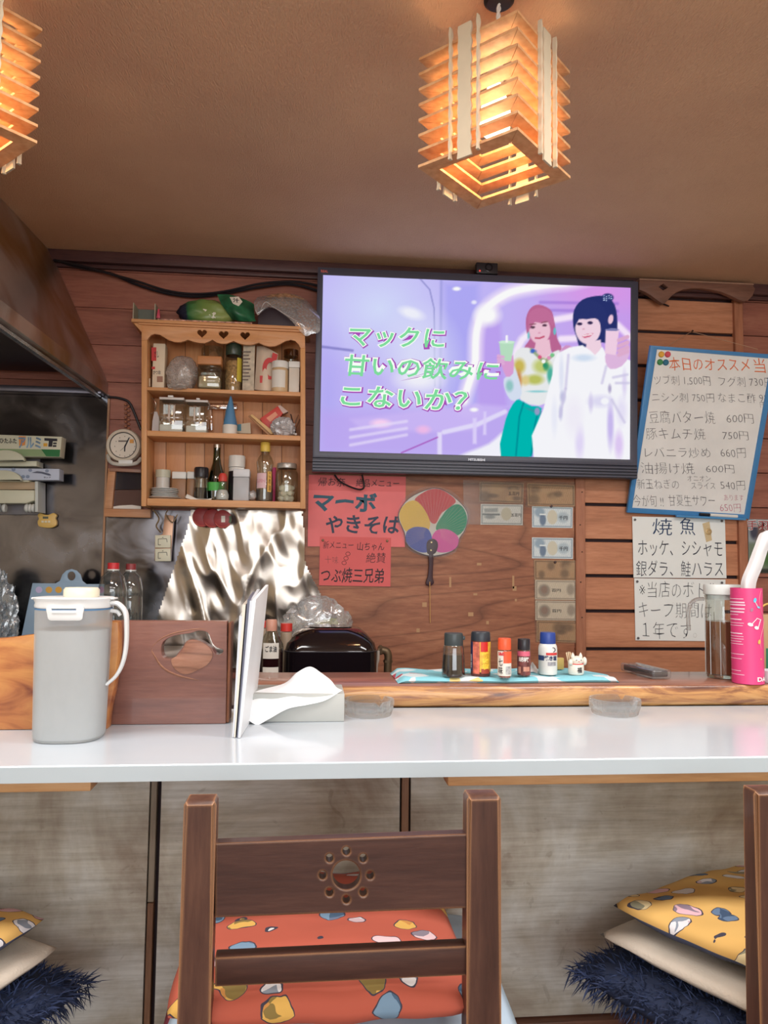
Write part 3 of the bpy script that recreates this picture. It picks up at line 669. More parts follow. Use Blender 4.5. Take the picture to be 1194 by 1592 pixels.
P.ell(592, 658, 14, 6, (255, 214, 246), 1.0, .95); P.ell(658, 668, 10, 6, (246, 190, 236), 1.0, .9); P.ell(737, 637, 6, 3, (255, 255, 255), .9)
for y0_, y1_ in ((668, 655), (680, 666), (692, 676)): P.line([(545, y0_), (632, y1_)], .8, (236, 226, 255), 3, .7)
P.line([(624, 704), (680, 680)], .6, (170, 90, 190), 1.2, .8)
P.poly([(720, 706), (760, 690), (785, 670), (800, 680), (800, 716), (720, 712)], (246, 246, 255), 6, 1, 3)
def cc(pts): return [(740 + x*.21776, 430 + y*.21776) for x, y in pts]
def pe(cx, cy, rx, ry, col, soft=.2, op=1, rot=0): P.ell(740 + cx*.21776, 430 + cy*.21776, rx*.21776, ry*.21776, col, soft, op, rot)
# the two presenters, printed flat in the advert picture
skin1, skin2 = (240, 196, 214), (244, 214, 230)
P.poly(cc([(450, 200), (390, 225), (357, 300), (362, 400), (385, 445), (345, 510), (420, 512), (460, 480), (520, 500), (560, 560), (612, 515), (580, 440), (556, 300), (530, 235)]), (190, 104, 150), 1.4, 1, 3)
P.poly(cc([(430, 455), (525, 450), (540, 560), (460, 600), (415, 530)]), skin1, 1.5)
P.poly(cc([(300, 520), (400, 515), (470, 590), (540, 545), (600, 530), (560, 650), (510, 900), (320, 880), (265, 640)]), (236, 238, 240), 2, 1, 3)
for a_ in ((310, 640, 40, 50, (206, 186, 90)), (420, 735, 60, 35, (190, 196, 100)), (470, 640, 60, 50, (196, 206, 120)), (350, 740, 30, 35, (226, 206, 140)), (530, 700, 22, 60, (80, 180, 160)), (500, 640, 20, 30, (70, 160, 110)), (410, 535, 22, 14, (80, 110, 190)), (300, 740, 26, 70, (206, 140, 80)), (440, 820, 70, 8, (150, 210, 216))): pe(*a_, soft=.8)
P.line(cc([(395, 520), (430, 555), (465, 590), (500, 600), (550, 560)]), 1.3, (150, 170, 130), 2, .9)
for x_, y_, c_ in ((405, 530, (70, 110, 200)), (455, 575, (220, 90, 130)), (482, 605, (250, 250, 250)), (520, 580, (230, 150, 190)), (545, 560, (120, 200, 140)), (492, 635, (50, 150, 110))): pe(x_, y_, 14, 14, c_, .4)
P.poly(cc([(200, 730), (265, 690), (275, 640), (325, 800), (310, 870), (255, 885), (210, 820)]), (216, 226, 244), 2, 1, 3); pe(240, 780, 26, 40, (120, 190, 180), .8, .7)
P.poly(cc([(290, 880), (235, 960), (195, 1090), (178, 1285), (395, 1285), (430, 1090), (470, 940), (400, 925), (330, 890)]), (0, 186, 180), 1.5, 1, 2)
P.line(cc([(340, 900), (310, 1000), (285, 1280)]), .7, (0, 140, 150), 1.4, .8); P.line(cc([(445, 960), (420, 1060), (395, 1280)]), .7, (0, 140, 150), 1.4, .8); P.poly(cc([(330, 930), (470, 960), (465, 990), (420, 975)]), (60, 150, 160), 2, .7); P.ell(*cc([(437, 962)])[0], 4, 6, (150, 160, 200), .5)
pe(455, 385, 76, 96, skin1, .12)
P.poly(cc([(375, 330), (380, 260), (440, 225), (510, 235), (550, 290), (552, 360), (520, 320), (470, 335), (420, 325), (385, 375)]), (196, 112, 156), 1.5, 1, 2)
for ex in (405, 490): pe(ex, 362 - (ex - 405)*.16, 17, 9, (90, 60, 80), .5)
P.line(cc([(425, 438), (455, 440), (485, 428)]), .7, (200, 90, 120), 1.3); pe(452, 402, 10, 5, (222, 160, 186), .8); P.line(cc([(385, 342), (425, 338)]), .5, (150, 90, 110), 1); P.line(cc([(470, 328), (510, 322)]), .5, (150, 90, 110), 1)
pe(562, 390, 10, 26, (110, 190, 200), .5); pe(375, 420, 9, 26, (130, 200, 210), .5)
P.poly(cc([(165, 560), (205, 600), (265, 560), (265, 690), (215, 715), (185, 640), (148, 585)]), (222, 160, 214), 1.6, 1, 2)
P.poly(cc([(166, 470), (274, 470), (250, 605), (180, 600)]), (186, 226, 196), 1.4); pe(220, 468, 58, 12, (206, 240, 214), .3); P.line(cc([(220, 465), (220, 425)]), 1.2, (250, 250, 255), 1)
for y_ in (565, 590, 612): P.line(cc([(158, y_), (196, y_ + 10)]), 1.5, (226, 176, 220), 1.2)
P.poly(cc([(600, 540), (640, 490), (690, 505), (700, 545), (640, 560)]), (212, 150, 200), 1.4, 1, 2)
P.poly(cc([(860, 138), (760, 165), (700, 240), (694, 350), (720, 440), (742, 505), (800, 500), (900, 470), (990, 480), (1010, 330), (990, 200), (930, 145)]), (40, 50, 110), 1.5, 1, 3)
pe(940, 150, 42, 30, (46, 56, 116), .3); [pe(915 + 17*(k % 4), 138 + 15*(k//4) + 3*(k % 2), 5, 4, (190, 210, 250), .6) for k in range(10)]
P.poly(cc([(790, 470), (890, 450), (900, 540), (850, 570), (780, 540)]), skin2, 1.6)
P.poly(cc([(760, 490), (580, 550), (545, 700), (480, 950), (412, 1290), (1106, 1305), (1106, 600), (1000, 640), (930, 560), (900, 500), (850, 560)]), (250, 250, 255), 1.8, 1, 2)
for a_ in ((770, 580, 70, 24, (206, 222, 244)), (610, 700, 16, 130, (226, 230, 248)), (620, 860, 20, 40, (190, 190, 226)), (605, 970, 14, 50, (196, 196, 230)), (960, 1060, 22, 150, (196, 178, 240)), (740, 1180, 30, 110, (226, 214, 250)), (890, 890, 80, 40, (222, 218, 246)), (820, 900, 16, 60, (214, 206, 240)), (1020, 1200, 30, 90, (222, 196, 246)), (1040, 960, 34, 90, (232, 226, 250)), (955, 800, 12, 30, (170, 160, 200)), (700, 1000, 60, 130, (244, 240, 252)), (1060, 760, 16, 90, (224, 214, 246)), (560, 1000, 20, 120, (236, 238, 252))): pe(*a_, soft=1.0, op=.85)
for a_, b_ in (((660, 560), (640, 800)), ((640, 800), (600, 1000)), ((930, 640), (900, 760)), ((980, 720), (1080, 700)), ((970, 880), (1060, 1040)), ((1000, 760), (1090, 760))): P.line(cc([a_, b_]), .8, (206, 200, 232), 2.5, .7)
pe(920, 890, 28, 24, (250, 250, 255), .5)
pe(800, 365, 92, 118, skin2, .1); P.poly(cc([(700, 320), (720, 215), (800, 170), (880, 190), (930, 260), (935, 420), (905, 440), (885, 330), (850, 298), (790, 305), (735, 305), (706, 360)]), (42, 52, 112), 1.5, 1, 2)
pe(962, 305, 18, 34, (240, 200, 220), .3, 1, .2)
for ex, ey in ((740, 338), (815, 330)): pe(ex, ey, 19, 11, (50, 40, 80), .5)
P.poly(cc([(755, 425), (790, 410), (838, 405), (815, 430), (775, 440)]), (214, 110, 140), 1.2); P.line(cc([(765, 424), (825, 412)]), .5, (255, 240, 245), .8); pe(768, 375, 9, 6, (224, 176, 196), .8)
P.poly(cc([(930, 540), (1000, 560), (1085, 480), (1095, 560), (1040, 640), (960, 660), (925, 610)]), (226, 186, 226), 1.6, 1, 2)
P.poly(cc([(926, 378), (1022, 378), (1000, 562), (920, 548)]), (244, 210, 232), 1.4); pe(972, 380, 48, 10, (130, 130, 180), .3)
for y_ in (440, 480, 515, 545): P.line(cc([(1020, y_ + 15), (1082, y_ - 10)]), 2.2, (226, 176, 210), 1.6)
screen = part('screen', picture(PY(tvY + .004), X, Y, P.c, 0), VCOL('screen_picture', .94), tv, smooth=0)
sp = PY(tvY + .004)
lines_ = [('マックに', [(542, 506), (691, 510), (690, 543), (543, 539)], .10), ('甘いの飲みに', [(535, 550), (776, 562), (772, 595), (533, 586)], .10), ('こないか？', [(530, 598), (727, 607), (722, 640), (528, 631)], .10)]
for i, (tx, qd, sl_) in enumerate(lines_):
    def ex(d, dx=0, dy=0): a, b, c, e = qd; return [(a[0]-d+dx, a[1]-d+dy), (b[0]+d+dx, b[1]-d+dy), (c[0]+d+dx, c[1]+d+dy), (e[0]-d+dx, e[1]+d+dy)]
    part('lettering', letters(tx, sp, ex(2.2, .8, 1.0), weight=.085, slant=.06, off=.0004), EMIT('letter_purple', (176, 84, 190), .9), tv, smooth=0)
    part('lettering', letters(tx, sp, ex(1.2), weight=.055, slant=.06, off=.0007), EMIT('letter_white', (250, 255, 250), .97), tv, smooth=0)
    part('lettering', letters(tx, sp, ex(-.4), weight=.014, slant=.06, off=.0010), EMIT('letter_green', (130, 224, 160), .95), tv, smooth=0)
fr = PY(tvY)
part('logo', letters('MITSUBISHI', fr, (728, 712.5, 754, 716.3), .026, weight=.02), M('logo_silver', (200, 204, 214), .3, .3), tv, smooth=0)
part('logo', letters('REAL', fr, (499, 419.5, 510, 423.5), .04, weight=.03), M('logo_red', (226, 120, 110), .4), tv, smooth=0)
part('wall_bracket', slabpx(640, 500, 840, 660, DW - .0045, .004), dkp, tv)
# camera on top of the set
wc = thing('webcam', 'small black camera with red light perched on the top edge of the television', 'camera', atY(758, 426, tvY))
part('body', slabpx(741, 407, 774, 424.5, tvY + .002, .03, .003, .04), M('webcam_black', (44, 40, 46), .35), wc)
q = atY(760, 415.5, tvY + .002); part('lens', tf(lathe([(0, -.001), (.009, 0), (.013, .001), (.016, .0), (.016, -.006)], (0, 0, 0), 24), Matrix.Translation(q) @ Matrix.Rotation(math.pi/2, 4, 'X')), M('lens_black', (22, 22, 30), .08), wc)
q = atY(746, 421, tvY + .001); part('indicator', blob(q, (.003, .002, .003), 0, sub=2), EMIT('led_red', (255, 70, 60), 1.6), wc)
# cables along the wall
blk = M('cable_black', (30, 26, 32), .45)
def cable(pts, r, Y, name, label):
    return single(name, tube(smooth_path([atY(px, py, Y) for px, py in pts], 8), r, 7), blk, label, 'cable')
cable([(83, 402), (120, 415), (170, 425), (212, 442), (255, 455), (300, 461), (345, 457), (400, 447), (450, 442), (490, 451), (505, 460)], .0055, DW - .022, 'black_cable', 'thick black cable sagging along the wall, the lower of the two leaving the television')
cable([(84, 404), (125, 413), (175, 427), (215, 438), (260, 452), (305, 457), (350, 453), (405, 441), (455, 438), (490, 443), (505, 450)], .0045, DW - .034, 'black_cable', 'thin black cable above the thicker one, running left from the television')
cable([(520, 738), (528, 748), (545, 757), (560, 761), (566, 756), (563, 738)], .0035, DW - .03, 'black_cable', 'short loop of black cable drooping below the television in front of the red poster')
cable([(985, 452), (1000, 459), (1015, 466), (1030, 472), (1040, 476)], .003, DW - .012, 'black_cable', 'short black cable coming out right of the television under the carved valance')
cable([(168, 617), (185, 619), (200, 625), (208, 640), (214, 655), (219, 668)], .0045, DW - .012, 'black_cable', 'black cable looping behind the round wall clock')

# ================================================================== shelf unit on the wall
SY = DW - .145; bk = DW - .004
pine = WOOD('pine', ((188, 128, 82), (208, 150, 100), (222, 168, 118)), 'X', lines=.12, scale=4)
pine_z = WOOD('pine_upright', ((190, 132, 84), (210, 154, 102), (224, 172, 120)), 'Z', lines=.12, scale=4)
pine_b = WOOD('pine_back', ((186, 124, 80), (200, 140, 94), (212, 156, 108)), 'Z', lines=.12, scale=4)
su = thing('shelf_unit', 'pine wall shelf unit with scalloped heart cut-out top rail and three shelves', 'shelf', atY(348, 788, DW - .07))
D_ = bk - SY
part('side_panel', slab(PY(SY), [(220, 528), (229, 528), (227.5, 787), (219.5, 787)], D_, .0015), pine_z, su)
part('side_panel', slab(PY(SY), [(467, 541), (474.5, 541), (475, 791), (467, 791)], D_, .0015), pine_z, su)
def sh(y0l, y0r, y1l, y1r): part('shelf_board', slab(PY(SY + .001), [(228.5, y0l), (467, y0r), (467, y1r), (228.5, y1l)], D_ - .008, .0012), pine, su)
SHELF = {1: (601.5, 609.5), 2: (669, 677.5), 3: (774.5, 780.5)}
sh(601.5, 609.5, 606.5, 616); sh(669, 677.5, 677.5, 685); sh(774.5, 780.5, 786, 790.5)
hearts = []
for cx, cy in ((314, 518.5), (347.5, 520.5), (381, 522)):
    hp = [(cx + 7.6*(math.sin(a)**3), cy - .5 - 6.6*(13*math.cos(a) - 5*math.cos(2*a) - 2*math.cos(3*a) - math.cos(4*a))/15) for a in np.linspace(0, 2*math.pi, 29)[:-1]]
    hearts.append(hp)
lowr = [(474.5, 541), (467, 541), (464, 535), (459, 530), (452, 528), (444, 530), (436, 534.5), (428, 538), (419, 538.5), (410, 536.5), (405, 534), (402, 532.5), (398, 534), (390, 536), (382, 536), (374, 534.5), (367, 532), (363, 530), (359, 531.5), (352, 534.3), (344, 534.3), (337, 532.3), (333, 530), (330, 528), (326, 530.5), (318, 533.5), (309, 533), (300, 531), (295, 529), (292, 528), (287, 530), (280, 532), (271, 531.5), (262, 528.5), (254, 523.5), (248, 520), (240, 519), (234, 521), (229, 528), (220, 529)]
part('top_rail', slab(PY(SY - .003), [[(220, 500), (474, 512)] + lowr] + hearts, .012, .0008), pine, su)
part('top_board', slab(PY(SY - .022), [(204, 495), (482, 508), (482, 512.5), (204, 500)], D_ + .02, .002), pine, su)
part('top_moulding', slab(PY(SY - .012), [(212, 500), (478, 512.5), (476, 516.5), (216, 504)], .014, .002), pine, su)
for px, pw in ((207, 1), ): 
    part('cornice_bracket', slab(PY(SY - .006), [(206, 500.5), (220, 501), (220, 516)], .02), pine_z, su)
bx = np.linspace(228, 468, 9)
for a_, b_ in zip(bx, bx[1:]):
    part('back_board', slab(PY(bk - .006), [(a_ + .35, 512), (b_ - .35, 513), (b_ - .35, 786), (a_ + .35, 784)], .006, .0008), pine_b, su)
part('back_strip', slab(PY(bk - .0045), [(226, 512), (472, 512), (472, 786), (226, 784)], .004), groove, su)

# ---- item builders: pixels give the place on the shelf and the real size follows
def shz(i, px):
    l, r = SHELF[i]; return atY(px, l + (r - l)*(px - 228.5)/238.5, SY + .001).z + .0012
def span(x0, x1, Y): a, b = atY(x0, 700, Y), atY(x1, 700, Y); m = (a.x + b.x)/2; return m, (b.x - a.x)/2*math.cos(math.atan2(m, Y))
def zat(px, py, Y): return atY(px, py, Y).z
glass = THIN('clear_glass', (236, 240, 236), .10); film = THIN('clear_film', (240, 242, 244), .16, .22, .12); haze = THIN('hazy_plastic', (236, 232, 228), .10, .28, .2)
wht = M('white_plastic', (226, 226, 222), .35); blkp = M('black_cap', (38, 36, 42), .3); metal = M('lid_metal', (200, 190, 180), .25, .9)
paperw = M('paper_white', (226, 222, 214), .7); redp = M('print_red', (198, 56, 56), .5)
def bottle(name, label, cat, px0, px1, pyt, zb, Y, prof, parts=(), group=None):
    """prof: (fraction of half width, fraction of height) for the body; parts: (name, material, profile or 'text')"""
    cx, r = span(px0, px1, Y); pm = (px0 + px1)/2; h = zat(pm, pyt, Y) - zb
    o = thing(name, label, cat, (cx, Y, zb), group)
    for nm, mt, pr in [('body',) + prof] + list(parts):
        part(nm, lathe([(a*r, b_*h) for a, b_ in pr], (cx, Y, zb), 28), mt, o, smooth=50)
    return o, cx, r, h
def cbox(name, label, cat, px0, px1, pyt, zb, Y, depth, mat, rot=0, bev=.0008, group=None):
    cx, r = span(px0, px1, Y); h = zat((px0+px1)/2, pyt, Y) - zb; o = thing(name, label, cat, (cx, Y, zb), group)
    b = box(-r, r, -depth/2, depth/2, 0, h, bev); part('carton', tf(b, Matrix.Translation((cx, Y, zb)) @ Matrix.Rotation(rot, 4, 'Z')), mat, o); return o, cx, r, h
def fprint(o, Y, items):
    """flat print on the front of a thing: (pixel quad or text, quad, material)"""
    for it in items:
        if isinstance(it[0], str): part('lettering', letters(it[0], PY(Y), it[1], off=.0012, weight=.01), it[2], o, smooth=0)
        else: part('print', slab(PY(Y - .0008), quad(it[0]), .0006), it[1], o, smooth=0)
ink = M('ink_black', (36, 32, 40), .6)
# --- top shelf
Y1 = DW - .075
o, cx, r, h = cbox('food_carton', 'narrow white and red food carton at the left end of the top shelf', 'carton', 235, 254, 537, shz(1, 244), Y1, .05, M('carton_cream', (222, 206, 180), .6))
fprint(o, Y1 - .025, [((235.5, 540, 243, 561), redp), ((236, 570, 241, 574), redp), ('だし', (240, 546, 247, 556), ink), ('かつお', (238, 576, 250, 582), ink), ((244, 585, 253, 594), M('print_brown', (160, 120, 100), .6))])
o = thing('small_packet', 'tiny cream packet leaning in the left corner of the top shelf', 'packet', atY(231, 602, Y1 - .03)); part('sachet', slabpx(229.5, 588, 233.5, 601, Y1 - .035, .006, .0008), M('packet_cream', (210, 188, 160), .6), o)
zs = shz(1, 282); cx, r = span(255, 305, Y1); o = thing('plastic_bag', 'puffed clear plastic bag standing on the top shelf', 'bag', (cx, Y1 - .012, zs))
part('film', blob((cx, Y1 - .01, zs + .062), (r, .045, .067), .14, 2.4, 3, flat=zs + .001), haze, o)
part('gathered_end', blob((cx - r*.05, SY - .008, zs + .003), (r*.62, .022, .011), .35, 3.0, 5, sub=3), haze, o)
o, *_ = bottle('glass_jar', 'empty clear jar lying behind the brown-lidded jar on the top shelf', 'jar', 308, 344, 541, shz(1, 326), DW - .047, (glass, [(0, 0), (.9, 0), (1, .08), (1, .92), (.9, 1), (0, 1)]))
zs = shz(1, 324); cx, r = span(305.5, 343, Y1 - .03); h = zat(324, 558.5, Y1 - .03) - zs; yj = Y1 - .035
o = thing('glass_jar', 'square clear jar with a flat orange-brown lid on the top shelf', 'jar', (cx, yj, zs))
part('body', box(cx - r, cx + r, yj - r, yj + r, zs, zs + h*.72, .008, 3), glass, o)
part('contents', box(cx - r*.86, cx + r*.86, yj - r*.86, yj + r*.86, zs + .003, zs + h*.40, .006, 2), M('jar_powder', (196, 180, 150), .7), o)
part('lid', box(cx - r*1.02, cx + r*1.02, yj - r*1.02, yj + r*1.02, zs + h*.73, zs + h, .004, 3), M('lid_tan', (190, 130, 82), .45), o)
o, cx, r, h = bottle('spice_jar', 'tall jar of dried flakes with a dark green cap on the top shelf', 'jar', 346, 373, 536, shz(1, 360), Y1 - .02, (glass, [(0, 0), (.96, 0), (1, .03), (1, .68), (.9, .74), (.86, .76), (0, .76)]), [
    ('contents', M('dried_flakes', (186, 146, 98), .8, vary=.5, vscale=120, bump=1.0, bscale=160), [(0, .02), (.9, .02), (.9, .6), (.8, .64), (0, .66)]), ('cap', M('cap_green', (52, 66, 54), .3), [(0, .76), (.9, .76), (.95, .78), (.95, .98), (.9, 1), (0, 1)])])
part('label', cylpatch((cx, Y1 - .02), r, zat(368, 597, Y1) - .0, zat(368, 561, Y1), 25, 75), M('label_yellow', (206, 188, 70), .5), o)
o, cx, r, h = cbox('box_of_stock', 'tall grey-cream printed box turned sideways beside the dried-flake jar', 'box', 374, 392, 537, shz(1, 383), Y1 - .01, .06, M('carton_grey', (190, 178, 158), .6, vary=.2, vscale=60), rot=.12)
for k in range(9): part('print', slabpx(377, 546 + k*5.4, 390 - (k*3) % 5, 548 + k*5.4, Y1 - .0445, .0006), M('print_grey', (110, 98, 92), .6), o, smooth=0)
zs = shz(1, 414); o = thing('seasoning_pouch', 'crinkled white pouch with a big red ring print leaning on the top shelf', 'pouch', atY(414, 607, Y1 - .02))
part('pouch', patch([[atY(400, 538, Y1), atY(412, 540, Y1 - .012), atY(432, 551, Y1 - .004)], [atY(399, 570, Y1 - .01), atY(412, 573, Y1 - .032), atY(430, 575, Y1 - .012)], [atY(396, 606, Y1 - .012), atY(411, 607.5, Y1 - .036), atY(428, 608, Y1 - .016)]], 8, .004), M('pouch_white', (216, 196, 176), .4, bump=.4, bscale=60), o)
yp = Y1 - .036; part('print', slab(PY(yp), [circ(419, 573, 11, 17, 28), circ(421, 574, 6.5, 11, 28)], .0006), redp, o, smooth=0)
part('print', slabpx(404, 584, 412, 595, yp - .001, .0006), redp, o, smooth=0); part('print', slab(PY(yp + .006), [(424, 548), (432, 551), (429, 563), (422, 558)], .0006), redp, o, smooth=0)
o, *_ = bottle('glass_jar', 'tall clear jar at the back right corner of the top shelf', 'jar', 435, 464, 545, shz(1, 448), DW - .042, (glass, [(0, 0), (.95, 0), (1, .05), (1, .7), (.8, .8), (.75, .86), (0, .86)]), [('lid', THIN('lid_clear', (200, 180, 150), .2), [(0, .86), (.8, .86), (.8, 1), (0, 1)])])
o, cx, r, h = bottle('spread_jar', 'small jar with a white lid and cream label on the top shelf', 'jar', 419.5, 446, 563, shz(1, 432), SY + .035, (M('jar_cream', (206, 178, 140), .3), [(0, 0), (.92, 0), (1, .04), (1, .72), (.9, .78), (0, .78)]), [('lid', wht, [(0, .78), (.98, .78), (1, .8), (1, .97), (.95, 1), (0, 1)])])
part('label', cylpatch((cx, SY + .035), r, zat(432, 601, SY), zat(432, 574, SY), -70, 38), paperw, o, label='off-white paper label')
cx, r = span(446.5, 464, SY + .045); zs = shz(1, 456); h = zat(456, 564, SY + .04) - zs; o = thing('plastic_tub', 'small square white plastic tub at the right end of the top shelf', 'tub', (cx, SY + .045, zs))
part('body', box(cx - r*.94, cx + r*.94, SY + .02, SY + .07, zs, zs + h*.8, .003), M('tub_white', (214, 206, 194), .45), o); part('lid', box(cx - r, cx + r, SY + .017, SY + .073, zs + h*.8, zs + h, .002), wht, o)
# --- middle shelf
Y2 = DW - .085
o = thing('wire_clip_stand', 'small coil of wire and tag in the left corner of the middle shelf', 'wire tag', atY(237, 669, Y2))
part('coil', tube([atY(234.5 + 8*math.cos(a), 631 + 12*math.sin(a), Y2 + .002*math.sin(3*a)) for a in np.linspace(0, 6.28, 30)[:-1]], .0016, 6, True), metal, o)
part('tag', slab(PY(Y2 - .01), [(240, 640), (244, 640), (249, 655), (248, 670), (236, 670), (237, 655)], .006), M('tag_grey', (190, 184, 184), .5), o)
part('stem', tube([atY(241, 640, Y2 - .006), atY(240, 632, Y2 - .002), atY(238, 626, Y2)], .0012, 6), metal, o)
def canister(px0, px1, pyt, lab, lidx, lw):
    zs = shz(2, (px0+px1)/2); cx, r = span(px0, px1, Y2); h = zat((px0+px1)/2, pyt, Y2) - zs; d = .034
    o = thing('sugar_canister', lab, 'canister', (cx, Y2, zs), 'clear canisters on the middle shelf')
    part('body', box(cx - r, cx + r, Y2 - d, Y2 + d, zs, zs + h*.9, .003), glass, o)
    part('lid', box(cx - r*1.03, cx + r*1.03, Y2 - d*1.03, Y2 + d*1.03, zs + h*.9, zs + h*.97, .002), M('lid_hazy', (206, 200, 196), .3), o)
    part('flip_tab', box(cx + lidx*r - lw, cx + lidx*r + lw, Y2 - d*1.05, Y2, zs + h*.97, zs + h*1.02, .001), wht, o)
    part('handle', tube([(cx - .005, Y2 - d - .001, zs + h*.75), (cx - .005, Y2 - d - .012, zs + h*.72), (cx - .005, Y2 - d - .012, zs + h*.34), (cx - .005, Y2 - d - .001, zs + h*.3)], .004, 8, bm=tube([(cx + .012, Y2 - d - .001, zs + h*.75), (cx + .012, Y2 - d - .01, zs + h*.72), (cx + .012, Y2 - d - .01, zs + h*.34), (cx + .012, Y2 - d - .001, zs + h*.3)], .003, 8)), M('handle_clear', (214, 206, 198), .15, .3), o)
    part('contents', box(cx - r*.94, cx + r*.94, Y2 - d*.93, Y2 + d*.93, zs + .002, zs + h*.22, .004), M('sugar_white', (226, 224, 222), .8), o)
canister(248, 286, 619, 'clear canister of white sugar with a white tab lid, nearer the left side panel', -.1, .009)
canister(289, 323, 623, 'clear canister of white powder beside the blue cone packet', .1, .006)
o = thing('plastic_rack', 'empty clear plastic holder behind the blue cone packet on the middle shelf', 'holder', atY(345, 668, DW - .05))
part('tube', slabpx(326, 627, 368, 636, DW - .045, .02, .003), THIN('tube_clear', (226, 200, 180), .2), o); part('leg', slabpx(326, 636, 330, 669, DW - .045, .01, .001), THIN('tube_clear2', (226, 206, 190), .15), o); part('leg', slabpx(362, 636, 366, 673, DW - .045, .01, .001), MATS['tube_clear2'], o)
cx, r = span(345, 368, SY + .035); zs = shz(2, 357); h = zat(357, 614.5, SY + .03) - zs; yk = SY + .035
o = thing('cone_packet', 'blue and white cone-shaped packet standing in the middle of the middle shelf', 'packet', (cx, yk, zs))
part('base', lathe([(0, 0), (r, 0), (r, h*.2), (r*.97, h*.235), (0, h*.235)], (cx, yk, zs), 20), M('packet_white', (220, 216, 208), .5), o)
part('cone', lathe([(0, h*.236), (r*.96, h*.237), (r*.62, h*.6), (r*.3, h*.85), (r*.12, h*.97), (0, h)], (cx, yk, zs), 20, fn=lambda a, z: 1 + .08*math.sin(a*3 + z*60)), M('packet_blue', (86, 136, 178), .4, vary=.1), o)
tw = WOOD('wood_pick', ((170, 120, 80), (196, 146, 100), (210, 164, 120)), 'X')
for k, (x0, y0_, x1, y1_, c_) in enumerate([(386, 648, 421, 675, 'brown'), (389, 647, 426, 674, 'pale')]):
    o = thing('paper_packet', '%s thin packet of the pair fanned out on the middle shelf' % c_, 'packet', atY(405, 675, Y2 - .01*k)); m_ = M('packet_%s' % c_, ((176, 128, 86), (214, 176, 120))[k], .5)
    part('sleeve', slab(PY(Y2 - .01*k), [(x0, y0_ - 1), (x0 + 3, y0_ - 3), (x1 + 3, y1_), (x1 - 5, y1_ + 1)], .008, .0006), m_, o)
o = thing('card_packet', 'flat white and blue card packet lying at the back of the middle shelf', 'packet', atY(378, 674, DW - .05)); part('card', slab(PY(DW - .05), [(366, 660), (389, 657), (390, 674), (364, 673)], .012), M('card_white', (206, 192, 168), .6), o); part('print', slab(PY(DW - .051), [(366, 660), (375, 659), (375, 670), (366, 670)], .0006), M('print_teal', (70, 130, 150), .5), o)
o = thing('snack_box', 'small red and white box tipped on its corner on the middle shelf', 'box', atY(424, 676, Y2 + .02)); part('carton', slab(PY(Y2 + .01), [(404, 651), (432, 631), (440, 642), (424, 665), (415, 668)], .03, .0008), M('box_red', (200, 66, 56), .45), o); part('end_flap', slab(PY(Y2 + .009), [(432, 631), (436, 630), (448, 640), (440, 643)], .028), M('box_end', (196, 170, 160), .5), o); part('print', slab(PY(Y2 + .009), [(414, 650), (428, 640), (432, 645), (420, 656)], .0006), M('print_peach', (226, 150, 120), .5), o)
zs = shz(2, 440); q = atY(440, 660, SY + .045); o = thing('plastic_bag', 'crumpled silver-grey bag at the right end of the middle shelf', 'bag', (q.x, q.y, zs)); part('film', blob((q.x, q.y, zs + .034), (.041, .03, .035), .3, 2.2, 11, flat=zs, ridge=True), M('bag_silver', (186, 184, 186), .3, .2), o)
for k, (x0, y0_, x1, y1_) in enumerate([(453, 672, 464, 645), (457, 674, 466, 652), (460, 675, 452, 644)]):
    o = thing('utensil', ('thin steel skewer leaning in the right corner of the middle shelf, front one', 'short steel skewer leaning in the right corner of the middle shelf, middle one', 'dark thin stick leaning in the right corner of the middle shelf')[k], 'utensil', atY(x0, y0_, Y2 - .01*k)); part('rod', tube([atY(x0, y0_, Y2 - .01*k), atY(x1, y1_, Y2 + .02)], .0022, 7), (metal, metal, blkp)[k], o); part('tip', blob(atY(x0, y0_, Y2 - .01*k), (.0045,)*3, 0, sub=2), wht, o)
# --- bottom shelf
Y3 = DW - .09
zs = shz(3, 262); cx, r = span(228, 293, SY + .075); yk = SY + .07; r = min(r, .056)
sau = M('plate_white', (214, 216, 214), .25)
for k in range(6):
    rk = r*(1.0 if k == 0 else .86 - .02*(k % 3)); z_ = zs + .0005 + k*.0062
    single('saucer', lathe([(0, 0), (rk*.6, 0), (rk, .007), (rk, .0085), (rk*.6, .0022), (0, .0022)], (cx - .004 + .002*math.sin(k*2), yk, z_), 36), sau, ('wide white saucer at the bottom of the plate stack on the bottom shelf', 'second white saucer up in the stack on the bottom shelf', 'third white saucer up in the stack on the bottom shelf', 'fourth white saucer up in the stack on the bottom shelf', 'fifth white saucer up in the stack on the bottom shelf', 'topmost white saucer of the stack on the bottom shelf')[k], 'saucer', 'stacked white saucers', smooth=40)
o = thing('spice_tub', 'round white-filled tub with a pale lid behind the stack of saucers', 'tub', atY(255, 778, DW - .045)); cx, r = span(243, 267, DW - .045); zs = shz(3, 255); h = zat(255, 731, DW - .045) - zs
part('body', lathe([(0, 0), (r*.9, 0), (r*.9, h*.75), (0, h*.75)], (cx, DW - .045, zs), 24), M('tub_clear', (206, 204, 198), .3), o); part('lid', lathe([(0, h*.75), (r, h*.75), (r, h), (0, h)], (cx, DW - .045, zs), 24), M('lid_pale', (196, 196, 176), .35), o)
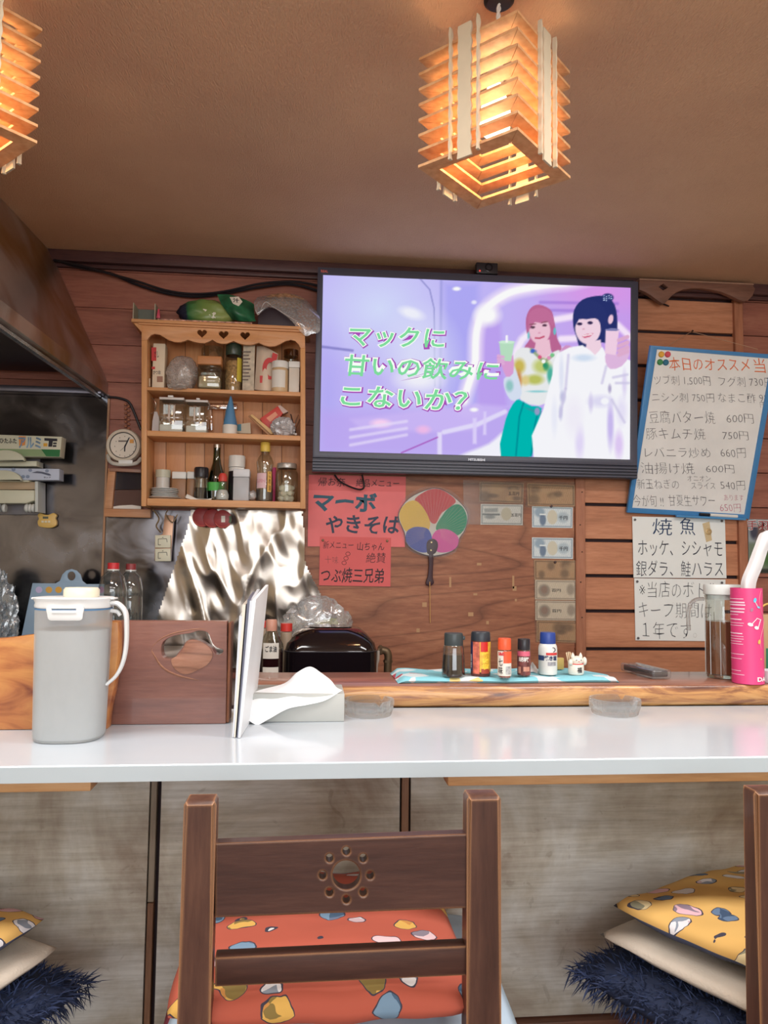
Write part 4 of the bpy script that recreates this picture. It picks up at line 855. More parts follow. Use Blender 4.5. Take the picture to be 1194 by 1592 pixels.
for k, (a_, b_, lb) in enumerate(((270, 292, 'square brown spice tub with a white lid behind the stack of saucers'), (293, 305, 'second brown spice tub with a white lid, half hidden by the soy bottle'))):
    cx, r = span(a_, b_, DW - .05); zs = shz(3, a_); h = zat(a_, 734, DW - .05) - zs; o = thing('spice_tub', lb, 'tub', (cx, DW - .05, zs))
    part('body', box(cx - r, cx + r, DW - .07, DW - .03, zs, zs + h*.75, .003), M('spice_brown', (150, 110, 76), .4), o); part('lid', box(cx - r, cx + r, DW - .071, DW - .029, zs + h*.75, zs + h, .003), wht, o)
zs = shz(3, 308); o = thing('paper_scrap', 'folded white paper scrap at the front of the bottom shelf', 'paper', (atY(310, 776, SY + .02).x, SY + .02, zs)); part('sheet', patch([[atY(287, 772, SY + .03), atY(310, 775, SY + .03), atY(334, 775, SY + .03)], [atY(291, 768, SY + .012), atY(312, 777, SY + .01), atY(330, 774, SY + .012)], [atY(288, 774, SY + .006), atY(305, 778, SY + .006), atY(328, 778, SY + .006)]], 5, .001), paperw, o)
soyl = M('soy_dark', (30, 16, 16), .15); 
o, *_ = bottle('soy_bottle', 'small soy sauce bottle with a black cap on the bottom shelf', 'bottle', 302, 326, 727, shz(3, 314), SY + .06, (glass, [(0, 0), (1, 0), (1, .05), (.85, .68), (.85, .7), (0, .7)]), [('liquid', soyl, [(0, .01), (.94, .012), (.9, .38), (0, .38)]), ('cap', blkp, [(0, .7), (.92, .7), (.95, .74), (.95, .95), (.85, 1), (0, 1)])])
green = THIN('green_glass', (70, 130, 50), .14)
o, cx, r, h = bottle('green_bottle', 'slim green glass bottle with a silver cap on the bottom shelf', 'bottle', 324, 351, 691, shz(3, 338), DW - .055, (green, [(0, 0), (.95, 0), (1, .03), (1, .36), (.85, .5), (.5, .66), (.42, .78), (.42, .94), (0, .94)]), [('cap', metal, [(0, .94), (.46, .935), (.46, .995), (0, 1)])])
part('label', cylpatch((cx, DW - .055), r, zat(338, 764, DW - .05), zat(338, 751, DW - .05), -80, 80), M('label_green', (90, 190, 90), .5), o); part('contents', lathe([(0, .002), (r*.93, .003), (r*.93, h*.34), (0, h*.34)], (cx, DW - .055, shz(3, 338)), 20), M('green_dark', (40, 84, 34), .3), o)
o, *_ = bottle('salt_shaker', 'little glass salt shaker with a red cap at the front of the bottom shelf', 'shaker', 337, 358, 735, shz(3, 347), SY + .02, (glass, [(0, 0), (.9, 0), (1, .08), (1, .2), (.6, .45), (.55, .7), (0, .7)]), [('salt', M('salt_white', (226, 226, 228), .8), [(0, .01), (.85, .015), (.95, .09), (.95, .2), (.7, .36), (0, .4)]), ('cap', M('cap_red', (206, 70, 62), .4), [(0, .68), (.64, .68), (.66, .85), (.45, .97), (0, 1)])])
o, *_ = bottle('dark_bottle', 'tall dark bottle with a big white cap on the bottom shelf', 'bottle', 356, 382, 709, shz(3, 369), DW - .045, (M('dark_glass', (40, 36, 40), .15), [(0, 0), (1, 0), (1, .64), (.95, .66), (0, .66)]), [('collar', wht, [(0, .66), (.96, .66), (.96, .74), (0, .74)]), ('cap', wht, [(0, .75), (1, .75), (1, .98), (.94, 1), (0, 1)])])
cx, r = span(364, 390, SY + .045); zs = shz(3, 376); h = zat(376, 730, SY + .045) - zs; yk = SY + .05
o = thing('water_flask', 'frosted clear square container with a white lid in front of the white-capped bottle', 'container', (cx, yk, zs)); part('body', box(cx - r*.96, cx + r*.96, yk - r, yk + r, zs, zs + h*.74, .004), M('frosted_grey', (176, 178, 182), .35), o); part('lid', box(cx - r, cx + r, yk - r, yk + r, zs + h*.74, zs + h, .004), M('lid_white2', (216, 218, 222), .35), o); part('spout', box(cx - r*.5, cx + r*.3, yk - r*1.02, yk, zs + h*.98, zs + h*1.04, .001), wht, o)
o = thing('folded_film', 'small folded clear plastic wrap beside the square container', 'wrap', (atY(393, 776, SY + .03).x, SY + .03, shz(3, 393))); q = atY(392, 770, SY + .03); part('film', blob((q.x, q.y, q.z), (.014, .014, .017), .3, 2, 4, sub=3, flat=shz(3, 393)), film, o)
o, cx, r, h = bottle('oil_bottle', 'clear cooking oil bottle with a yellow cap on the bottom shelf', 'bottle', 399, 426, 688, shz(3, 412), SY + .055, (glass, [(0, 0), (.95, 0), (1, .04), (1, .3), (.86, .5), (1, .66), (.8, .74), (.5, .8), (.5, .84), (0, .84)]), [('oil', M('oil_dark', (86, 70, 66), .2), [(0, .01), (.9, .015), (.93, .2), (0, .2)]), ('cap', M('cap_yellow', (222, 190, 84), .4), [(0, .84), (.55, .84), (.58, .87), (.55, .99), (.5, 1), (0, 1)])])
zc = shz(3, 412); cc_ = (cx, SY + .055)
part('label', cylpatch(cc_, r*1.0, zc + h*.22, zc + h*.47, -60, 10), M('label_pinkwhite', (226, 190, 196), .5), o); part('label', cylpatch(cc_, r*1.02, zc + h*.16, zc + h*.5, 18, 48), M('label_amber', (226, 178, 90), .5), o)
part('lettering', letters_cyl('こめ油', cc_, r*1.02, zc + h*.18, zc + h*.48, 24, 42, vert=True), ink, o, smooth=0); part('lettering', letters_cyl('コレステロール', cc_, r, zc + h*.31, zc + h*.37, -56, 4), M('ink_pink', (206, 60, 90), .5), o, smooth=0)
o, *_ = bottle('glass_jar', 'clear jar full of pale wrapped sweets at the right end of the bottom shelf', 'jar', 429, 464, 721, shz(3, 446), SY + .062, (glass, [(0, 0), (.9, 0), (1, .06), (1, .74), (.82, .87), (0, .87)]), [('lid', M('lid_grey', (180, 176, 170), .3, .5), [(0, .87), (.86, .87), (.88, .9), (.88, .98), (.84, 1), (0, 1)])])
for k in range(15):
    rr = .017; a = k*2.4; lv = k//5; q = Vector((BASE[o].x + .0165*math.cos(a), BASE[o].y - .006 + .0145*math.sin(a), BASE[o].z + .014 + lv*.0185)); part('sweet', blob(q, (.013, .011, .012), .25, 2, k, sub=2), M('sweet_pale', (214, 208, 190), .5), o)
o, *_ = bottle('pink_packet', 'narrow bright pink packet behind the oil bottle', 'packet', 423, 430, 727, shz(3, 427), DW - .05, (M('packet_pink', (206, 70, 120), .5), [(0, 0), (1, 0), (1, 1), (0, 1)]))
# --- on top of the unit
ztop = lambda px: atY(px, 495 + (508-495)*(px-204)/278, SY - .022).z + .0022
YT = SY + .03
o = thing('grey_box', 'small open grey-green cardboard box at the left end on top of the shelf unit', 'box', (atY(227, 497, YT).x, YT, ztop(227)))
q0, q1 = atY(208, 472, YT), atY(242, 494, YT); zt = ztop(227); hh = q0.z - zt
part('side', box(q0.x, q1.x, YT + .06, YT + .063, zt, q0.z), M('card_greygreen', (112, 118, 108), .7), o); part('side', box(q0.x, q0.x + .003, YT - .01, YT + .06, zt, q0.z), M('card_pale', (170, 166, 146), .7), o); part('side', box(q1.x - .003, q1.x, YT - .01, YT + .06, zt, q0.z), MATS['card_pale'], o); part('base', box(q0.x, q1.x, YT - .01, YT + .063, zt, zt + .003), MATS['card_pale'], o)
o = thing('pink_clip', 'small pink plastic clip beside the grey box on top of the shelf unit', 'clip', (atY(246, 494, YT).x, YT, ztop(246))); part('jaw', slab(PY(YT), [(243, 494), (249, 494.5), (247.5, 480), (245.5, 480)], .01, .0008), M('clip_pink', (206, 76, 100), .4), o)
zt = ztop(330); x0, x1 = atY(246, 495, SY - .01).x, atY(392, 500, SY - .01).x
o = thing('magazine', 'red and white printed leaflet lying flat on top of the shelf unit', 'leaflet', ((x0+x1)/2, YT, zt)); part('sheet', box(x0, x1, SY - .016, SY + .09, zt, zt + .004), M('leaflet_mix', (200, 150, 130), .5, vary=.7, vscale=70), o)
zt2 = zt + .0045
def bag(name, label, px0, px1, pyt, px_c, mat, seed, amp, dep=.04, y=YT + .01, zz=None, ridge=False, film_name='film'):
    cx, r = span(px0, px1, y); z_ = zz if zz is not None else zt2; top = zat((px0+px1)/2, pyt, y); hh = top - z_
    o = thing(name, label, 'bag', (cx, y, z_)); part(film_name, blob((cx, y, z_ + hh*.42), (r, dep, hh*.58), amp, 2.2, seed, flat=z_, ridge=ridge), mat, o, smooth=60); return o
t = NT('green_bag'); p = t.n('ShaderNodeBsdfPrincipled', Roughness=.35); tc = t.n('ShaderNodeTexCoord'); sx = t.n('ShaderNodeSeparateXYZ'); t.l(tc, 'Object', sx, 0); n1 = t.n('ShaderNodeTexNoise', Scale=14.0, Detail=3.0); t.l(tc, 'Object', n1, 'Vector')
ad = t.n('ShaderNodeMath', _operation='MULTIPLY_ADD', i1=.05); t.l(n1, 0, ad, 0); t.l(sx, 0, ad, 2); mr = t.n('ShaderNodeMapRange'); mr.inputs['From Min'].default_value = -.07; mr.inputs['From Max'].default_value = .1; t.l(ad, 0, mr, 0)
r1 = t.ramp([(0.0, rgb((30, 32, 50))), (.14, rgb((34, 40, 60))), (.2, rgb((50, 110, 66))), (.5, rgb((110, 138, 70))), (1, rgb((140, 156, 90)))]); t.l(mr, 0, r1, 0); t.l(r1, 0, p, 'Base Color'); t.l(p, 0, t.out, 0)
o = bag('green_food_bag', 'plump olive green food bag lying on top of the shelf unit', 272, 358, 466, 0, t.m, 4, .16, .05)
part('lettering', letters('そば', PY(YT - .036), [(314, 478), (336, 486), (336, 496), (313, 492)], weight=.03), M('ink_white', (220, 220, 206), .6), o, smooth=0)
o = thing('green_food_bag', 'dark green striped food bag with a white label flopped on top of the shelf unit', 'bag', (atY(370, 496, YT).x, YT + .02, zt2))
yb_ = YT + .0
part('film', patch([[atY(338, 459, yb_), atY(360, 460, yb_ - .01), atY(385, 469, yb_), atY(394, 474, yb_ + .01)], [atY(343, 470, yb_ - .02), atY(362, 476, yb_ - .045), atY(382, 480, yb_ - .03), atY(394, 487, yb_)], [atY(352, 482, yb_ - .03), atY(368, 488, yb_ - .05), atY(384, 492, yb_ - .035), atY(395, 496, yb_)], [atY(362, 496, yb_ - .01), atY(374, 498, yb_ - .03), atY(386, 499, yb_ - .02), atY(397, 500, yb_)]], 7, .004), M('bag_darkgreen', (38, 98, 66), .35, vary=.6, vscale=24), o)
part('label', slab(PY(yb_ - .046), [(357, 462), (371, 461), (377, 469), (371, 476), (362, 472)], .0006), M('label_white', (214, 206, 190), .5), o); part('lettering', letters('汁', PY(yb_ - .047), [(362, 463), (372, 464), (372, 471), (362, 470)], weight=.02), ink, o, smooth=0)
q0, q1 = atY(402, 481, YT + .04), atY(462, 503, YT + .04); zt3 = ztop(430)
single('dark_box', box(q0.x, q1.x, YT + .015, YT + .085, zt3, q0.z, .002), M('box_dark', (56, 44, 52), .5), 'low dark box under the clear bag on top of the shelf unit', 'box')
o = thing('plastic_bag', 'clear plastic bag of brown dried food hanging over the right end of the shelf unit', 'bag', (atY(440, 500, YT).x, YT + .02, q0.z))
yb_ = YT - .0
part('film', patch([[atY(400, 462, yb_ + .05), atY(425, 458, yb_ + .05), atY(455, 457, yb_ + .05), atY(475, 466, yb_ + .04), atY(492, 484, yb_ + .01)], [atY(395, 470, yb_), atY(425, 464, yb_ - .01), atY(455, 466, yb_ - .01), atY(474, 474, yb_ - .02), atY(497, 494, yb_ - .03)], [atY(397, 482, yb_ - .02), atY(425, 474, yb_ - .03), atY(450, 482, yb_ - .04), atY(471, 492, yb_ - .05), atY(498, 505, yb_ - .05)], [atY(402, 489, yb_ - .02), atY(420, 477, yb_ - .03), atY(447, 491, yb_ - .045), atY(470, 502, yb_ - .055), atY(496, 516, yb_ - .05)], [atY(404, 485, yb_), atY(424, 479, yb_ - .02), atY(450, 496, yb_ - .045), atY(473, 521, yb_ - .05), atY(485, 519, yb_ - .05)]], 8, .0), film, o)
part('contents', blob(atY(442, 468, YT + .035), (.062, .03, .022), .45, 3.0, 8, ridge=True), M('dried_brown', (150, 112, 82), .7, vary=.4, vscale=50), o)
part('edge', tube(smooth_path([atY(397, 482, yb_ - .021), atY(402, 489, yb_ - .022), atY(412, 470, yb_ - .02), atY(425, 477, yb_ - .03), atY(447, 491, yb_ - .046), atY(462, 500, yb_ - .054)], 6), .0012, 6), M('film_edge', (206, 196, 190), .3), o)

# ================================================================== things on the wall, left
def xz(b, q, ry=0):  # lathe built around +Z -> facing the room (-Y)
    return tf(b, Matrix.Translation(q) @ Matrix.Rotation(math.pi/2, 4, 'X'))
px2m = lambda Y: (atY(700, 700, Y) - atY(600, 700, Y)).length/100
k_ = px2m(DW - .03); q = atY(194, 694, DW - .012)
ck = thing('wall_clock', 'round cream-white wall clock hanging left of the shelf unit', 'clock', q)
part('case', xz(lathe([(0, 0), (26*k_, 0), (26*k_, .012), (24*k_, .026), (20*k_, .03), (19.2*k_, .025), (0, .024)], (0, 0, 0), 40), q), M('clock_case', (220, 208, 190), .35), ck)
part('dial', xz(lathe([(0, .0246), (18.6*k_, .0246), (18.6*k_, .0252), (0, .0252)], (0, 0, 0), 36), q), M('clock_dial', (218, 208, 194), .5), ck)
part('rim', xz(lathe([(18.4*k_, .0255), (19.2*k_, .028), (19.4*k_, .0255)], (0, 0, 0), 40, cap=False), q), ink, ck)
pc = PY(q.y - .0262)
hb = slab(pc, [(193, 694), (195, 695), (201.5, 681), (200, 680)], .0008); part('hand', hb, ink, ck); part('hand', slab(pc, [(193, 693), (195, 693), (194.6, 702), (192.8, 702)], .0008), ink, ck); part('hand', slab(pc, [(194, 694), (194.5, 694.5), (187, 701), (186.8, 700.5)], .0006), M('hand_grey', (120, 110, 104), .5), ck)
tk = bmesh.new()
for i in range(12):
    a = i*math.pi/6; x_, y_ = 194 + 15.5*math.sin(a), 694 - 15.5*math.cos(a); slab(pc, [(x_-.6, y_-.8), (x_+.6, y_-.8), (x_+.6, y_+.8), (x_-.6, y_+.8)], .0004, bm=tk)
part('hour_mark', tk, M('mark_grey', (130, 120, 112), .5), ck); part('print', slabpx(201.5, 683, 208, 689, q.y - .0258, .0006), M('print_orange', (214, 150, 70), .5), ck, smooth=0)
part('print', slabpx(184, 684.5, 198, 687, q.y - .0257, .0005), M('print_greyb', (120, 108, 100), .5), ck, smooth=0)
hk = thing('beaded_strap', 'beaded brown strap hanging above the round wall clock', 'strap', atY(198, 665, DW - .01))
for k in range(14):
    part('bead', blob(atY(195.5 + (k % 2)*4.5, 622 + k*3.4, DW - .008), (.006, .006, .005), 0, sub=2), M('bead_wood', (160, 104, 78), .5), hk)
hg = thing('white_bracket', 'white plastic hoop bracket on the wall just under the round clock', 'bracket', atY(195, 725, DW - .02))
part('hoop', tube(smooth_path([atY(168, 708, DW - .012), atY(170, 716, DW - .03), atY(178, 721, DW - .045), atY(196, 722, DW - .05), atY(212, 720, DW - .045), atY(219, 713, DW - .03)], 6), .007, 8), M('bracket_white', (206, 200, 190), .4), hg)
part('tray', slabpx(170, 727, 219, 732.5, DW - .05, .045, .003, .05), M('bracket_brown', (150, 110, 92), .4), hg); part('latch', slabpx(184, 715, 206, 721, DW - .058, .012, .002), wht, hg)
mf = thing('wooden_wall_frame', 'pine frame with dark glossy panes on the wall under the round clock', 'frame', atY(197, 803, DW - .03))
fo = [(167, 733), (222, 735), (233, 789), (233, 804), (162, 803)]; yw = DW - .045
fw = WOOD('frame_pine', ((166, 112, 78), (188, 134, 94), (204, 152, 112)), 'X', lines=.15)
part('frame', slab(PY(yw), [(162, 790.5), (234, 792), (234, 805), (162, 803)], .04, .001), fw, mf); part('frame', slab(PY(yw), [(168, 731), (179.5, 732), (174, 790.5), (162.3, 790.5)], .04, .001), fw, mf)
part('frame', slab(PY(yw + .004), [(168, 728), (222, 730), (222, 735), (168, 733)], .035, .001), fw, mf)
part('pane', slab(PY(yw + .02), [(178, 733), (221, 735), (221, 761), (176, 761)], .003), M('pane_dark', (36, 34, 46), .08), mf); part('pane', slab(PY(yw + .02), [(176, 762), (221, 762), (221, 791), (173, 791)], .003), M('pane_brown', (92, 66, 62), .12), mf)
part('paper_scrap', slab(PY(yw + .018), [(174, 788), (185, 786), (205, 785), (219, 787), (219, 791.5), (174, 790.5)], .0012), paperw, mf)
# wrap rack with two boxes on the steel wall
ivory = M('rack_ivory', (206, 204, 180), .4); yr = DW - .10
rk = thing('wrap_rack', 'ivory plastic wrap holder rack stuck on the steel wall under the hood', 'rack', atY(20, 797, DW - .06))
part('back_plate', slabpx(-60, 700, 62, 800, DW - .016, .008, .002), M('rack_clear', (130, 126, 130), .3), rk)
part('side_rail', slabpx(54, 748, 59, 796, yr + .01, .08, .002), M('rack_grey', (196, 200, 196), .4), rk)
part('front_cover', slabpx(-60, 749, 55, 761, yr + .02, .06, .002), M('rack_tan', (176, 152, 122), .5), rk); part('front_cover', slab(PY(yr), [(-60, 761), (53, 762), (53, 778), (40, 782.5), (-60, 782.5)], .07, .003), ivory, rk)  # upper cover strip is tan, the lower one ivory
part('ledge', slabpx(-60, 716.5, 57, 725, yr + .02, .07, .003), ivory, rk); part('ledge', slabpx(-60, 746, 45, 749, yr, .09, .001), ivory, rk)
part('end_disc', slab(PY(yr - .03), [(-22, 716.5)] + [(8 + 30*math.cos(a), 716.5 - 17*math.sin(a)) for a in np.linspace(math.pi, 0, 16)] + [(38, 716.5)], .02, .002), ivory, rk)
part('end_disc', slab(PY(yr - .03), [(-22, 747)] + [(5 + 28*math.cos(a), 747 - 16*math.sin(a)) for a in np.linspace(math.pi, 0, 16)] + [(33, 747)], .02, .002), ivory, rk)
for k in range(3):
    a, b_ = atY(42 + k*5, 790, yr + .02), px2m(yr)*6.5; part('roller', tf(lathe([(0, -.005), (b_*.85, -.005), (b_, 0), (b_*.85, .005), (0, .005)], (0, 0, 0), 20), Matrix.Translation(a) @ Matrix.Rotation(math.pi/2, 4, 'Y')), M('roller_white', (210, 212, 208), .35), rk)
    if k < 2:
        a = atY(-1 + k*8, 790, yr + .02); part('roller', tf(lathe([(0, -.005), (b_*.85, -.005), (b_, 0), (b_*.85, .005), (0, .005)], (0, 0, 0), 20), Matrix.Translation(a) @ Matrix.Rotation(math.pi/2, 4, 'Y')), MATS['roller_white'], rk)
fb = thing('wrap_box', 'green and white printed foil box lying on the upper part of the wrap rack', 'box', atY(30, 710, yr - .0))
part('carton', slab(PY(yr - .005), [(-60, 674), (96, 679), (93, 710.5), (-60, 708)], .05, .0008), M('box_offwhite', (206, 202, 178), .5), fb)
yf = yr - .006; part('print', slab(PY(yf), [(-60, 697), (93.5, 699), (92.5, 710), (-60, 707.5)], .0006), M('print_palegreen', (140, 160, 116), .5), fb, smooth=0)
part('print', slab(PY(yf - .0006), [(64, 698.5), (93.5, 699), (92.5, 710), (72, 709.5)], .0006), M('print_green', (34, 110, 56), .5), fb, smooth=0)
part('lettering', letters('アルミ', PY(yf), (29, 679, 64, 697), .02, weight=.03, off=.001), M('print_multi', (120, 150, 176), .5, vary=.6, vscale=26), fb, smooth=0)
part('print', slab(PY(yf), [(29, 678), (40, 678.5), (39, 692), (30, 694)], .0007), M('print_orange2', (222, 140, 70), .5), fb, smooth=0)
part('lettering', letters('ひたふた', PY(yf), (0, 681, 26, 689), .02, weight=.02), ink, fb, smooth=0)
part('logo', slab(PY(yf), [(69, 681), (89, 682), (89, 686), (82, 686), (81, 694.5), (75, 694.5), (76, 685.5), (69, 685)], .0007), ink, fb, smooth=0); part('logo', slabpx(82.5, 688, 88, 690.5, yf, .0007, bm=slabpx(82, 692, 87.5, 694.8, yf, .0007)), ink, fb, smooth=0); part('logo', slabpx(67.5, 689, 73.5, 694, yf, .0007), M('print_amber', (214, 160, 50), .5), fb, smooth=0)
fb = thing('wrap_box', 'pale blue and white wrap box lying in the lower part of the wrap rack', 'box', atY(30, 746, yr)); part('carton', slab(PY(yr - .008), [(-60, 727), (92, 729), (92, 746.5), (-60, 745.5)], .05, .0008), M('box_paleblue', (184, 192, 210), .5), fb)
part('print', slab(PY(yr - .009), [(49, 735), (58, 732.5), (66, 733.5), (77, 736.5), (80, 739), (76, 739.5), (64, 736)], .0006), M('print_slate', (84, 90, 110), .5), fb, smooth=0); part('lettering', letters('ラップ', PY(yr - .009), (68, 741, 79, 743.5), weight=.02), ink, fb, smooth=0)
for x_, y_ in ((21, 730), (47, 731), (73, 732), (36, 741), (43, 741)): part('print', slab(PY(yr - .009), circ(x_, y_, 3, 2.6, 10), .0005), M('print_bluegrey', (130, 142, 166), .5), fb, smooth=0)
# little yellow timer
tm_y = DW - .022; tmr = thing('kitchen_timer', 'small yellow kitchen timer with two round ears stuck on the steel wall', 'timer', atY(73, 821, tm_y))
yel = M('timer_yellow', (222, 184, 104), .4)
part('case', slab(PY(tm_y), smooth_loop([(58, 801), (62, 797.5), (66, 799), (73, 800.5), (78, 799), (83, 797.5), (88, 801), (86, 806), (88, 811), (87, 817), (80, 820.5), (70, 820.5), (60, 818), (58, 811), (60, 806)], 3), .016, .003), yel, tmr)
part('screen', slabpx(66.5, 803, 75, 806.5, tm_y - .0006, .002), M('lcd_grey', (90, 96, 84), .2), tmr)
for x_ in (66, 71, 76): part('button', slabpx(x_ - 1.8, 809.5, x_ + 1.8, 812.5, tm_y - .002, .003, .0006), M('button_cream', (226, 220, 196), .4), tmr)
# electric sockets
so = thing('wall_socket', 'double cream wall switch plate on the shiny foil sheet', 'socket', atY(252, 873, DW - .05))
part('bracket', slab(PY(DW - .046), [(256, 800), (270, 802), (268, 832), (265, 872), (240, 872), (241, 835), (253, 830)], .02, .001), M('bracket_copper', (176, 140, 116), .35, .5), so)
for y_ in (832, 853):
    f_ = part('switch_plate', slabpx(241, y_, 265, y_ + 19.5, DW - .06, .014, .0015), M('plate_cream', (214, 212, 190), .4), so); yq = DW - .0606
    c = bmesh.new()
    for a, b_ in (((246, y_ + 6), (246, y_ + 15)), ((246, y_ + 15), (250, y_ + 15)), ((246, y_ + 6), (259, y_ + 5.5)), ((259, y_ + 5.5), (260, y_ + 11)), ((252, y_ + 3.5), (254, y_ + 3.5))): tube([atY(*a, yq), atY(*b_, yq)], .0009, 5, bm=c)
    part('slot_outline', c, ink, so)
part('wire', tube(smooth_path([atY(238, 792, DW - .05), atY(247, 806, DW - .06), atY(243, 818, DW - .055), atY(250, 828, DW - .05)], 6), .003, 6, bm=tube(smooth_path([atY(262, 792, DW - .055), atY(258, 800, DW - .06), atY(268, 812, DW - .055), atY(276, 800, DW - .05)], 6), .0022, 6)), M('wire_brass', (150, 130, 104), .3, .6), so)
# red round pot mats hanging under the shelf
for k, (x_, y_, r_) in enumerate(((314, 804, 15), (330, 806, 14.5), (346, 807, 14))):
    Y_ = DW - .052 - .006*(0 if k == 0 else k); o = thing('round_pot_mat', ('red round pot mat with a green edge, leftmost of three under the shelf unit', 'red round pot mat in the middle of three under the shelf unit', 'red round pot mat with a white tag, rightmost of three under the shelf unit')[k], 'pot mat', atY(x_, y_ + r_, Y_), 'red pot mats')
    part('disc', slab(PY(Y_), circ(x_, y_, r_, r_*1.02, 28), .004, .001), M('mat_red', (150, 46, 48), .4), o); part('edge_leaf', slab(PY(Y_ - .0004), [(x_ + r_*math.cos(a)*k2, y_ + r_*math.sin(a)*k2) for k2, aa in ((1.0, np.linspace(-.4, .5, 8)), (.74, np.linspace(.5, -.4, 8))) for a in aa], .0006), M('mat_green', (70, 90, 56), .5), o)
    part('rim_line', tube([atY(x_ + r_*.9*math.cos(a), y_ + r_*.9*math.sin(a), Y_ - .0004) for a in np.linspace(.6, 2.6, 14)], .0008, 5), M('mat_line', (214, 110, 90), .4), o)
    if k == 2: part('tag', slabpx(344, 802, 350, 812, Y_ - .001, .0008), paperw, o)
    part('hook', tube([atY(x_, y_ - r_ + 1, Y_ + .002), atY(x_, 791, Y_ + .004)], .001, 5), metal, o)

# ================================================================== posters and notes
def paper(name, label, cat, poly, Y, mat, th=.0012, group=None):
    o = thing(name, label, cat, atY(sum(p[0] for p in poly)/len(poly), max(p[1] for p in poly), Y), group); part('sheet', slab(PY(Y), poly, th), mat, o, smooth=0); return o
redpap = M('paper_red', (222, 112, 112), .7, vary=.04); redpap2 = M('paper_red_deep', (220, 104, 104), .7, vary=.04)
teal = M('brush_teal', (46, 92, 112), .6); inkn = M('ink_navy', (40, 44, 62), .6); inkb = M('ink_blue', (30, 60, 100), .6)
y_ = DW - .0085
o = paper('red_menu_poster', 'larger red paper poster with blue brush lettering under the television', 'poster', [(480, 738), (631, 741), (629.5, 850), (478.5, 849)], y_, redpap)
part('sheet', slab(PY(y_ - .0008), [(479.5, 762), (630.6, 765), (629.5, 850.5), (478.3, 849.5)], .0008), M('paper_red_lit', (232, 124, 126), .7), o, smooth=0, label='lower part painted lighter, clear of the television shadow')  # darker strip left above it imitates the shadow under the television
pp = PY(y_ - .0012)
for tx, qd, m_, wt_, hd_ in (('帰お奈', (494, 742, 536, 756), ink, -.004, .03), ('絶品メニュー', (553, 744, 620, 757), ink, -.004, .03), ('マーボ', (485, 765, 584, 795), teal, .035, .04), ('やきそば', (505, 800, 622, 829), M('ink_slate', (52, 66, 88), .6), .02, .04)):
    part('lettering', letters(tx, pp, qd, .015, weight=wt_, hand=hd_, seed=len(tx), slant=.1), m_, o, smooth=0)
y_ = DW - .0105
o = paper('red_menu_note', 'smaller red paper note with black brush lettering overlapping the larger red poster', 'poster', [(497.5, 834), (608, 836), (607, 912), (496, 910)], y_, redpap2)
pp = PY(y_ - .0004)
for tx, qd, wt_ in (('新メニュー', (502, 841, 549, 853), -.008), ('山ちゃん', (555, 843, 597, 856), -.002), ('絶賛', (569, 859, 599, 875), -.008), ('つぶ焼三兄弟', (498, 882, 596, 906), .006)):
    part('lettering', letters(tx, pp, qd, .01, weight=wt_, hand=.025, seed=len(tx)*2, slant=.08), ink, o, smooth=0)
part('lettering', letters('十味', pp, (505, 864, 526, 877), weight=-.02, hand=.05), M('ink_faint', (130, 84, 84), .6), o, smooth=0)
rb = bmesh.new()
for x_, yy in ((541, 861), (538, 868), (535, 875)): tube([atY(x_ + 3.4*math.cos(a), yy + 3*math.sin(a), y_ - .0006) for a in np.linspace(0, 6.28, 16)[:-1]], .0008, 5, True, bm=rb)
part('drawing', rb, ink, o, smooth=0)
for x_, yy in ((502, 840), (602, 841)): part('pin', xz(lathe([(0, .004), (.004, .003), (.005, 0)], (0, 0, 0), 12), atY(x_, yy, y_)), M('pin_olive', (110, 86, 60), .4, .4), o)
# uchiwa fan
yf = DW - .02; fn = thing('round_paper_fan', 'round paper fan with red, yellow, green, blue and pink petals pinned on the wood wall', 'fan', atY(669, 862, yf))
def fc(p): return [(600 + x*.14448, 750 + y*.14448) for x, y in p]
face = fc(smooth_loop([(520, 62), (640, 95), (760, 180), (860, 290), (880, 390), (845, 520), (790, 600), (760, 700), (660, 760), (490, 790), (330, 745), (225, 660), (200, 540), (140, 400), (150, 300), (230, 190), (360, 110)], 5))
part('face', slab(PY(yf), face, .004, .0005), M('fan_white', (214, 210, 200), .6), fn)
def petal(nm, pts, col, off): part('petal', slab(PY(yf - off), fc(smooth_loop(pts, 5)), .0008), M('fan_' + nm, col, .55, bump=.3, bscale=220), fn, label=nm + ' petal')
petal('red', [(505, 70), (620, 90), (750, 190), (700, 260), (600, 330), (545, 430), (500, 440), (450, 380), (400, 270), (310, 190), (400, 110)], (196, 62, 66), .0006)
petal('yellow', [(315, 195), (400, 270), (460, 380), (475, 460), (440, 520), (330, 500), (215, 525), (150, 400), (155, 300), (220, 220)], (222, 184, 70), .0010)
petal('green', [(760, 235), (830, 270), (872, 380), (845, 500), (770, 570), (690, 530), (560, 520), (540, 470), (590, 380), (670, 280)], (24, 140, 100), .0010)
petal('blue', [(360, 478), (450, 500), (492, 580), (490, 660), (460, 740), (380, 752), (270, 700), (215, 620), (225, 530), (290, 485)], (74, 84, 164), .0016)
petal('pink', [(610, 500), (700, 520), (778, 590), (765, 690), (680, 745), (560, 748), (510, 680), (495, 590), (540, 520)], (212, 82, 160), .0016)
rb = bmesh.new()
for i in range(46):
    a = math.radians(-205 + 230*i/45); x0_, y0_ = 500 + 90*math.cos(a), 560 + 80*math.sin(a); r_ = 1.0
    while inpoly(*fc([(500 + 900*(r_/2)*math.cos(a)*.5, 560 + 900*(r_/2)*math.sin(a)*.5)])[0], face) and r_ < 3: r_ += .05
    r_ -= .08; e = fc([(x0_, y0_), (500 + 225*r_*math.cos(a), 560 + 225*r_*math.sin(a))]); tube([atY(*e[0], yf - .0018), atY(*e[1], yf - .0018)], .00025, 4, bm=rb)
